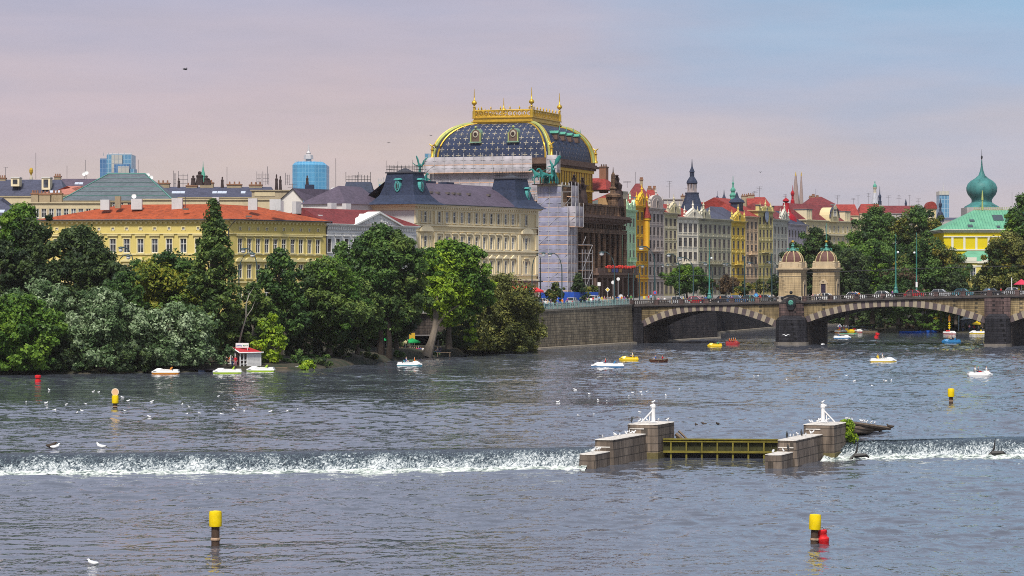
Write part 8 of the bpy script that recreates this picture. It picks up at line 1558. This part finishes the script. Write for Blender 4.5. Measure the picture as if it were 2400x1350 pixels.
AL = [('thick lattice mast on the navy roof', 407, 400, 440, 620, 0, 5), ('scaffold like aerial frame on the navy roof', 418, 401, 440, 622, 0, 22), ('tall thin aerial right of the statue group', 532, 391, 440, 640, 0, 0), ('aerial frame above the chimneys', 602, 402, 434, 640, 0, 10), ('taller aerial frame beside the other above the chimneys', 616, 402, 434, 640, 0, 14), ('tall thin rod beside the blue office tower', 627, 390, 432, 640, 0, 0), ('small aerial frame left of the blue tower', 669, 405, 434, 640, 0, 9), ('very tall thin rod right of the blue tower', 787, 371, 440, 640, 0, 0),
      ('thin rod at the far left rooftops', 13, 392, 420, 700, 1, 0), ('very tall thin mast above the dormer roof', 84, 358, 420, 700, 0, 0), ('tall rod above the faded red roof', 157, 388, 432, 700, 0, 0), ('red striped mast left of the cream tower', 200, 375, 415, 700, 0, 0), ('tall thin mast right of the cream tower', 324, 374, 412, 700, 0, 0), ('aerial with a pair of bars on the white gable', 686, 430, 480, 546, 2, 0), ('aerial fence on the mansard turret', 838, 410, 428, 604, 3, 0),
      ('aerial rod above the maroon pyramid roof', 1489, 403, 430, 742, 0, 0), ('short aerial beside the pyramid roof', 1470, 425, 440, 742, 2, 0), ('aerial cluster beyond the blue spire', 1569, 424, 464, 790, 3, 0), ('thin aerial above the long red roof', 1612, 440, 475, 810, 1, 0), ('tall aerial above the scarlet gable', 1780, 437, 465, 890, 3, 0), ('aerial left of the scarlet gable', 1769, 448, 466, 890, 2, 0), ('aerial above the maroon roof', 1840, 455, 485, 940, 2, 0), ('tall aerial above the peaked roof', 1912, 443, 465, 1000, 0, 0), ('branching aerial over the orange roof', 1963, 458, 480, 960, 3, 0), ('aerial over the red roof', 2000, 465, 482, 970, 2, 0), ('tall aerial near the domed church tower', 2011, 458, 480, 980, 1, 0), ('aerial pair left of the domed church tower', 2036, 452, 480, 980, 3, 0), ('tall aerial right of the thin dark spire', 2083, 458, 484, 1000, 2, 0), ('aerial above the dull red roof', 2107, 457, 484, 1000, 3, 0), ('tall aerial right of the dark pinnacle', 2132, 457, 484, 1000, 1, 0), ('aerial frame near the curved red dormer', 2152, 465, 488, 1000, 3, 0), ('aerial rod on the far flat roofs', 2372, 450, 500, 1000, 0, 0), ('aerial row end on the far flat roofs', 2262, 488, 512, 1490, 2, 0)]
for a in AL: aerial(*a)
for lab, px, py, D in (('white satellite dish on the purple brown roof', 197, 408, 690), ('second white satellite dish on the purple brown roof', 203, 405, 690), ('white satellite dish high right of the grey green roof', 346, 410, 600), ('white satellite dish in the middle right of the grey green roof', 354, 416, 600), ('white satellite dish lowest right of the grey green roof', 349, 422, 600), ('white dish behind the yellow house ridge', 314, 460, 552), ('white dome vent by the white house chimneys', 775, 468, 540), ('white dish on the purple roof above the vents', 781, 444, 560), ('white round vent behind the white house roof', 848, 472, 545), ('white bent vent pipe behind the white house roof', 868, 470, 545)):
 t = thing('satellite_dish', lab, 'dish', P(px, py, D)); mb = MB(); mb.M = Matrix.Rotation(R(75), 4, 'X'); mb.lathe([(.02, -.12), (.35, -.06), (.5, .06), (.35, -.02), (.02, -.08)], 10); mb.M = None; mb.build('dish', WHPOST, t); mb = MB(); mb.tube([(0, .1, 0), (0, .3, -.4), (0, .3, -1.6)], .05, 5); mb.build('bracket', AER, t)
# ------------------------------------------------------------------ street lamps
IRON = paint('green_black_iron', (.02, .05, .055), .5, .2); GLOBE = paint('opal_globe', (.78, .78, .77), .25, .03)
def goose():
 t = thing('street_lamp', 'x', 'street lamp'); mb = MB(); mb.tube([(0, 0, 0), (0, 0, .9), (0, 0, 1.0), (0, 0, 6.5), (.05, 0, 7.6), (.35, 0, 8.7), (.85, 0, 9.5), (1.5, 0, 9.95), (2.3, 0, 10.0)], [.17, .17, .12, .11, .1, .09, .085, .08, .07], 7); mb.build('pole', IRON, t, smooth=True)
 mb = MB(); mb.lathe([(.12, .25), (.5, .1), (.55, 0)], 10, (2.35, 0, 9.82)); hd = mb.build('lamp_head', IRON, t, smooth=True); mb = MB(); mb.ball((2.35, 0, 9.6), .42, n=10, m=6, sz=.75); mb.build('globe', GLOBE, hd, smooth=True); return t
gp = goose(); used = []; GL = 'gooseneck street lamps'
def lamp(lab, pxp, pxh, pyh, D, zb=None, rz=None):
 zb = zs(D) if zb is None else zb; h = ZZ(pyh, D) - zb; sx = (pxh - pxp) / F * D / 2.35
 rz = 0 if sx > 0 else math.pi; return place(gp, used, (XX(pxp, D), D, zb), rz, (max(.4, abs(sx)), 1, h / 9.7), lab, GL)
for a in (('gooseneck lamp at the far left edge beside the tall tree', 4, 33, 601, 440, 6.3), ('gooseneck lamp bending left before the yellow house, upper of a crossing pair', 314, 283, 584, 455, 6.6), ('gooseneck lamp bending right before the yellow house, lower of a crossing pair', 272, 301, 602, 450, 6.5), ('gooseneck lamp bending left right of the poplar, upper of a crossing pair', 603, 570, 587, 462, 6.7), ('gooseneck lamp bending right beside the poplar, lower of a crossing pair', 560, 592, 597, 457, 6.6), ('gooseneck lamp bending right at the cafe corner', 1247, 1274, 596, 528, 7.6), ('gooseneck lamp bending left in front of the blue grey netting', 1317, 1289, 597, 548, 7.9), ('gooseneck lamp bending left before the dark theatre side', 1440, 1410, 594, 575, 8.2), ('tall gooseneck lamp bending left before the orange house', 1534, 1503, 581, 592, 8.4), ('gooseneck lamp bending right before the mint green house', 1485, 1506, 624, 600, 8.5), ('gooseneck lamp bending right before the grey pink house', 1537, 1553, 623, 610, 8.6),
          ('gooseneck lamp bending left before the beige house', 1592, 1567, 598, 615, 8.6), ('gooseneck lamp bending left before the white house', 1625, 1593, 606, 620, 8.7), ('gooseneck lamp left of the large round tree', 1584, 1565, 621, 640, 8.8), ('gooseneck lamp behind the large round tree', 1604, 1588, 619, 650, 8.9), ('gooseneck lamp bending right before the spired house', 1634, 1651, 618, 640, 8.8), ('gooseneck lamp bending left before the spired house', 1670, 1655, 619, 650, 8.9), ('gooseneck lamp bending right before the golden house', 1687, 1697, 619, 660, 9.0), ('gooseneck lamp bending left before the golden house', 1718, 1703, 620, 660, 9.0), ('gooseneck lamp bending right before the pink beige house', 1744, 1755, 616, 670, 9.1), ('gooseneck lamp bending left before the pink beige house', 1772, 1757, 617, 670, 9.1), ('gooseneck lamp bending right before the pale yellow house', 1790, 1803, 615, 680, 9.2), ('gooseneck lamp bending left before the pale yellow house', 1823, 1808, 616, 680, 9.2)): lamp(*a)
def s_at(px, v):
 k = (px - 1200) / F; return (k * (BY + .9368 * v) - BX - .3499 * v) / (.9368 + .3499 * k)
VLAMP = paint('lamp_green_patina', (.03, .17, .14), .5, .3)
def ornate(lab, px, v, ptop, pglobe, side, sign=False):
 s = s_at(px, v); z = cz(s) + (1.1 if v < 1 else 0); p = BP(s, v, z); t = thing('bridge_lamp', lab, 'street lamp', p, 0, 'ornate bridge lamps'); k = p.y / F; H_ = ZZ(ptop, p.y) - z; hg = ZZ(pglobe, p.y) - z
 mb = MB(); mb.lathe([(.55, 0), (.5, .35), (.32, .7), (.42, .95), (.2, 1.3), (.26, 1.6), (.14, 1.9), (.12, hg - .5), (.18, hg - .3), (.08, hg), (.06, H_ - .5), (.12, H_ - .4), (.02, H_)], 8); mb.build('pole', VLAMP, t, smooth=True); mb = MB(); mb.tube([(0, 0, hg - .3), (side * .25, 0, hg + .1), (side * .45, 0, hg + .12)], .05, 5); ar = mb.build('bracket', VLAMP, t); mb = MB(); mb.ball((side * .45, 0, hg - .12), .24); mb.build('globe', GLOBE, ar)
 if sign:
  mb = MB(); mb.box(-.2, .2, -.22, -.18, 2.2, 3.3); mb.build('plate', WHPOST, t)
ornate('slim green bridge lamp on the balustrade in front of the island trees', 2099.5, -.1, 548, 590, 1); ornate('slim green bridge lamp carrying a small white plate', 2148, BW - 1, 545, 591, -1, True); ornate('slim dark bridge lamp above the near arch crown', 1662.5, -.1, 560, 604, 1)
for lab, px, v, pt in (('tall plain tram pole left of the near gatehouse', 1809, 3.0, 598), ('plain tram pole above the near arch', 1745, 9, 604)):
 s = s_at(px, v); p = BP(s, v, cz(s)); t = thing('tram_pole', lab, 'pole', p); h = ZZ(pt, p.y) - p.z; mb = MB(); mb.tube([(0, 0, 0), (0, 0, 1.2), (0, 0, 1.3), (0, 0, h)], [.24, .22, .16, .13], 7); mb.build('pole', IRON, t); mb = MB(); mb.ball((0, 0, h + .15), .22); mb.build('finial', IRON, t)
for lab, px, D, pt in (('candelabra lamp with clustered globes below the netted tower', 1267, 560, 604), ('thin pole before the mint green house', 1473, 600, 640), ('thin dark pole before the orange house', 1499, 602, 640), ('black signal pole below the tall gooseneck lamp', 1533.5, 590, 612)):
 zb = zs(D); t = thing('street_pole', lab, 'pole', (XX(px, D), D, zb)); h = ZZ(pt, D) - zb; mb = MB(); mb.tube([(0, 0, 0), (0, 0, h)], [.14, .09], 6); mb.build('pole', IRON, t)
 if px == 1267:
  mb = MB()
  for x, z in ((-.8, 2.8), (.8, 2.8), (-.45, 3.1), (.45, 3.1), (0, h + .2)): mb.ball((x, 0, z), .28, 0)
  mb.build('globe', GLOBE, t); mb = MB(); mb.tube([(-.8, 0, 2.5), (0, 0, 2.0), (.8, 0, 2.5)], .06, 5); mb.tube([(-.5, 0, 5), (.5, 0, 5)], .12, 5); mb.build('arm', IRON, t)
def sign(lab, px, py, D, shape, cols, r, pbot=None):
 zb = zs(D); t = thing('traffic_sign', lab, 'sign', (XX(px, D), D, zb)); z = ZZ(py, D) - zb; mb = MB(); mb.tube([(0, 0, 0), (0, 0, z + r)], .04, 5); mb.build('pole', STEEL, t)
 def shp(q, y): return [(q * math.cos(R(a)), y, z + q * math.sin(R(a))) for a in range(0, 360, 24)] if shape == 'o' else [(-q, y, z), (0, y, z - q), (q, y, z), (0, y, z + q)] if shape == 'd' else [(-q * .8, y, z - q), (q * .8, y, z - q), (q * .8, y, z + q), (-q * .8, y, z + q)]
 mb = MB(); mb.frustum(shp(r, -.06), shp(r, -.1), 0); mb.frustum(shp(r * .7, -.101), shp(r * .7, -.115), 1); mb.build('plate', [cols[0], cols[1]], t)
SB, SR, SY, SW = paint('sign_plate_blue', (.03, .15, .5)), paint('sign_plate_red', (.6, .03, .04)), paint('sign_plate_yellow', (.7, .5, .02)), WHPOST
sign('white and blue square sign on the pole at the cafe corner', 1243, 680, 527, 's', (SW, SB), .75); sign('white plate below the blue sign at the cafe corner', 1243, 690, 527.4, 's', (SW, SW), .45); sign('yellow diamond priority sign before the theatre portico', 1424, 679, 578, 'd', (SW, SY), .5); sign('purple red round no stopping sign on the signal pole', 1535, 686, 588, 'o', (SR, SB), .42); sign('round white clock like sign before the theatre portico', 1437, 662, 582, 'o', (SW, SW), .4); sign('white square sign left of the theatre portico', 1404, 666, 584, 's', (SW, SW), .4); sign('round white globe sign at the right of the theatre portico', 1449, 654, 586, 'o', (SW, SW), .36); sign('grey round sign back near the railing corner', 1455, 695, 580, 'o', (STEEL, SW), .5); sign('light blue disc sign on the bridge approach', 1772, 692, 610, 'o', (SB, paint('sky_blue', (.1, .4, .7))), .45); sign('bright yellow plate sign near the bridge corner', 1510, 697, 588, 's', (SY, SY), .3)
# ------------------------------------------------------------------ cars
TYRE = paint('tyre_rubber', (.015, .015, .016), .8); CARG = glass('car_glass', (.02, .025, .03)); LIGHTM = paint('headlight_glass', (.7, .7, .68), .15); TAIL = paint('tail_light', (.4, .01, .01), .3)
def car_proto():
 t = thing('parked_car', 'x', 'car'); mb = MB(); W_ = .86
 def lp(pr, y): return [(x, y, z) for x, z in pr]
 lo = [(-2.1, .32), (2.05, .3), (2.15, .55), (2.05, .78), (1.0, .93), (-1.3, .97), (-2.1, .9), (-2.2, .6)]
 mb.frustum(lp(lo, -W_ + .06), lp(lo, -W_ + .14)); mb.frustum(lp(lo, -W_), lp(lo, W_)); mb.frustum(lp([(-1.25, 1.42), (.35, 1.43), (.2, 1.47), (-1.1, 1.47)], -.6), lp([(-1.25, 1.42), (.35, 1.43), (.2, 1.47), (-1.1, 1.47)], .6)); body_ = mb.build('body', [None], t)
 body_.material_slots[0].link = 'OBJECT'; mb = MB(); mb.frustum([(-1.75, -W_ + .05, .95), (1.05, -W_ + .05, .93), (1.05, W_ - .05, .93), (-1.75, W_ - .05, .95)], [(-1.25, -.63, 1.42), (.35, -.63, 1.42), (.35, .63, 1.42), (-1.25, .63, 1.42)]); mb.build('window', CARG, t); mb = MB()
 for s in (-1, 1):
  for a, b in (((1.05, .93), (.35, 1.43)), ((-.3, .95), (-.35, 1.43)), ((-1.75, .95), (-1.25, 1.43))): mb.tube([(a[0], s * (W_ - .05), a[1]), (b[0], s * .63, b[1])], .045, 4)
 pl = mb.build('pillar', [None], t); pl.material_slots[0].link = 'OBJECT'
 for x in (-1.32, 1.32):
  for s in (-1, 1): mb = MB(); mb.M = Matrix.Translation((x, s * (W_ - .08), .32)) @ Matrix.Rotation(R(90), 4, 'X'); mb.lathe([(.32, -.11), (.32, .11)], 14); w_ = mb.build('wheel', TYRE, t); mb = MB(); mb.M = Matrix.Translation((x, s * (W_ - .0), .32)) @ Matrix.Rotation(R(90), 4, 'X'); mb.lathe([(.2, -.04), (.18, .04)], 10); mb.build('rim', STEEL, w_)
 for s in (-1, 1): mb = MB(); mb.box(2.04, 2.13, s * .6 - .17, s * .6 + .17, .6, .74); mb.build('headlight', LIGHTM, t); mb = MB(); mb.box(-2.2, -2.12, s * .65 - .12, s * .65 + .12, .65, .85); mb.build('tail_light', TAIL, t)
 return t
cp_ = car_proto(); cu = []; CC = {n: paint('car_paint_' + n, c, .25, .03) for n, c in dict(white=(.72, .72, .72), silver=(.42, .43, .45), red=(.42, .02, .03), dark=(.02, .025, .035), blue=(.05, .12, .25), grey=(.16, .17, .18), teal=(.06, .2, .25)).items()}
def car(lab, loc, rz, col, sc_=(1, 1, 1), group='cars on the bridge'):
 o = place(cp_, cu, loc, rz, sc_, lab, group)
 for ch in o.children:
  if ch.name.split('.')[0] in ('body', 'pillar'): ch.material_slots[0].link = 'OBJECT'; ch.material_slots[0].material = CC[col]
for lab, px, v, col in (('white car right of the far gatehouse', 1938, 8.0, 'white'), ('white car behind three walkers on the bridge', 2005, 8.0, 'white'), ('silver white car left of the bridge lamp', 2072, 5.5, 'white'), ('red car between the two green bridge lamps', 2144, 8.5, 'red'), ('silver car right of the plated bridge lamp', 2205, 8.0, 'silver'), ('dark teal car in front of the palace wing', 2258, 8.0, 'teal'), ('dark car behind a pink walker near the right edge', 2325, 8.0, 'dark'), ('silver car near the right edge of the bridge', 2378, 8.0, 'silver'), ('white car at the left end of the bridge', 1592, 8.0, 'silver'), ('red roofed car over the near arch', 1632, 8.5, 'red'), ('dark car in the queue over the near arch', 1700, 10, 'dark'), ('teal car left of the near gatehouse', 1762, 9.5, 'teal'), ('blue car in the queue over the near arch', 1728, 6.5, 'blue'), ('grey car just left of the near gatehouse', 1795, 7.5, 'grey')):
 s = s_at(px, v); car(lab, BP(s, v, cz(s) - .02), BR_, col, (1, 1, 1.12))
for lab, px, D, col, rz in (('silver blue car parked on the embankment by the railing', 1342, 563, 'silver', 70), ('white car by the cafe corner behind the railing', 1270, 556, 'white', 40), ('dark blue car at the left end of the railing', 1262, 536, 'blue', 60), ('white car on the street before the theatre', 1395, 585, 'white', 60)): car(lab, Vector((XX(px, D), D, zs(D))), R(rz), col, (1, 1, 1.1), 'cars on the embankment')
# ------------------------------------------------------------------ pedestrians on the bridge and the embankment
cols = ['white', 'red', 'blue', 'pink', 'black', 'beige', 'sky', 'orange', 'grey', 'green', 'navy', 'yellow', 'purple']
def walkers(tmpl, group, pos, seed):
 rr = random.Random(seed)
 for i, (loc, where) in enumerate(pos): c = cols[(i * 5 + seed) % len(cols)]; person(tmpl.format(c=c, w=where), loc, rr.uniform(0, 6.28), rr.choice(('stand', 'walk', 'walk', 'fold')), c, rr.choice(('jeans', 'black', 'beige', 'navy')), rr.randrange(4), rr.uniform(.94, 1.06), group)
pos = []
for px, v, w in ((1905, 4.5, 'beside the far gatehouse wall'), (1911, 5.2, 'between the two gatehouses'), (1917, 4.8, 'at the far gatehouse door'), (1925, 5.5, 'right of the far gatehouse door'), (1998, 2.6, 'left of a trio before the white car'), (2005, 2.4, 'in the middle of a trio before the white car'), (2013, 2.6, 'right of a trio before the white car'), (2092, 2.2, 'just left of the slim bridge lamp'), (2130, 2.4, 'left of the red car'), (2166, 2.6, 'right of the red car'), (2346, 2.0, 'near the dark car at the right'), (2318, 2.2, 'left of the dark car at the right'), (2388, 2.4, 'at the far right of the bridge'), (1543, 2.0, 'right of the signal pole'), (1550, 2.4, 'second right of the signal pole'), (1558, 2.2, 'third right of the signal pole'), (1574, 2.6, 'left of the silver car'), (1646, 2.0, 'left of the dark bridge lamp'), (1654, 2.4, 'close to the dark bridge lamp'), (1688, 2.2, 'over the near arch haunch'), (1715, 2.6, 'over the right half of the near arch'), (1740, 2.4, 'below the plain tram pole'), (1758, 2.0, 'right of the plain tram pole'), (1782, 2.4, 'near the blue disc sign'), (1803, 2.2, 'by the tall tram pole'), (1602, 2.0, 'in front of the round tree'), (1620, 2.3, 'right of the round tree middle')):
 s = s_at(px, v); pos.append((BP(s, v, cz(s) - .02), w))
walkers('pedestrian in {c} on the bridge, {w}', 'pedestrians on the bridge', pos, 3)
pos = []
for px, D, w in ((1272, 534, 'near the cafe corner car'), (1279, 536, 'second from the cafe corner'), (1284, 538, 'third from the cafe corner'), (1291, 545, 'before the round clipped tree'), (1307, 542, 'left of the parked silver car'), (1318, 546, 'beside the parked silver car'), (1330, 560, 'behind the parked silver car'), (1374, 562, 'below the brownish tree'), (1380, 566, 'right below the brownish tree'), (1390, 568, 'at the end of the blue hoarding'), (1404, 574, 'left in the crowd at the portico'), (1411, 572, 'second left in the portico crowd'), (1417, 576, 'third left in the portico crowd'), (1424, 574, 'below the yellow diamond sign'), (1430, 577, 'right of the yellow diamond sign'), (1436, 575, 'in the middle of the portico crowd'), (1443, 578, 'right of the portico crowd middle'), (1449, 576, 'near the grey round sign'), (1457, 579, 'right of the grey round sign'), (1464, 580, 'near the railing corner'), (1471, 582, 'closest to the railing corner'), (1479, 584, 'at the bridge abutment'), (1520, 590, 'left of the signal pole base'), (1526, 592, 'at the signal pole base')): pos.append((Vector((XX(px, D), D, zs(D))), w))
walkers('pedestrian in {c} on the embankment, {w}', 'pedestrians on the embankment', pos, 8)
t = thing('market_umbrella', 'crimson parasol at the right end of the bridge', 'parasol', BP(s_at(2394, 3), 3, cz(80))); mb = MB(); mb.lathe([(1.6, 2.2), (.05, 3.3)], 6); mb.build('canopy', paint('crimson_cloth', (.5, .02, .06)), t); mb = MB(); mb.tube([(0, 0, 0), (0, 0, 3.2)], .05, 5); mb.build('pole', WHPOST, t)
t = thing('white_pole', 'thin white pole right of the palace wing on the bridge', 'pole', BP(s_at(2371, 6), 6, cz(80))); mb = MB(); mb.tube([(0, 0, 0), (0, 0, 3.6)], .09, 6); mb.build('pole', WHPOST, t)
WIRE = paint('tram_wire', (.03, .03, .035), .5)
for lab, v, z0 in (('thin overhead tram wire along the bridge, nearer one', 6.0, 6.0), ('thin overhead tram wire along the bridge, farther one', 11.0, 6.0)):
 t = thing('tram_wire', lab, 'wire', BP(0, v, cz(0))); mb = MB(); mb.tube([BP(s, v, cz(s) + z0) - BP(0, v, cz(0)) for s in range(-5, 140, 8)], .028, 4); mb.build('cable', WIRE, t)
# ------------------------------------------------------------------ thin summer haze over the river and town
hm = bpy.data.materials.new('haze_air'); hm.use_nodes = True; ht = hm.node_tree; ht.nodes.clear(); ho = ht.nodes.new('ShaderNodeOutputMaterial'); hv = ht.nodes.new('ShaderNodeVolumePrincipled'); hv.inputs['Density'].default_value = .00003; hv.inputs['Color'].default_value = (.9, .88, .92, 1); ht.links.new(hv.outputs[0], ho.inputs['Volume'])
mb = MB(); mb.box(-1200, 1200, -30, 2600, -3.5, 110); tag(mb.build('haze', hm), kind='stuff')
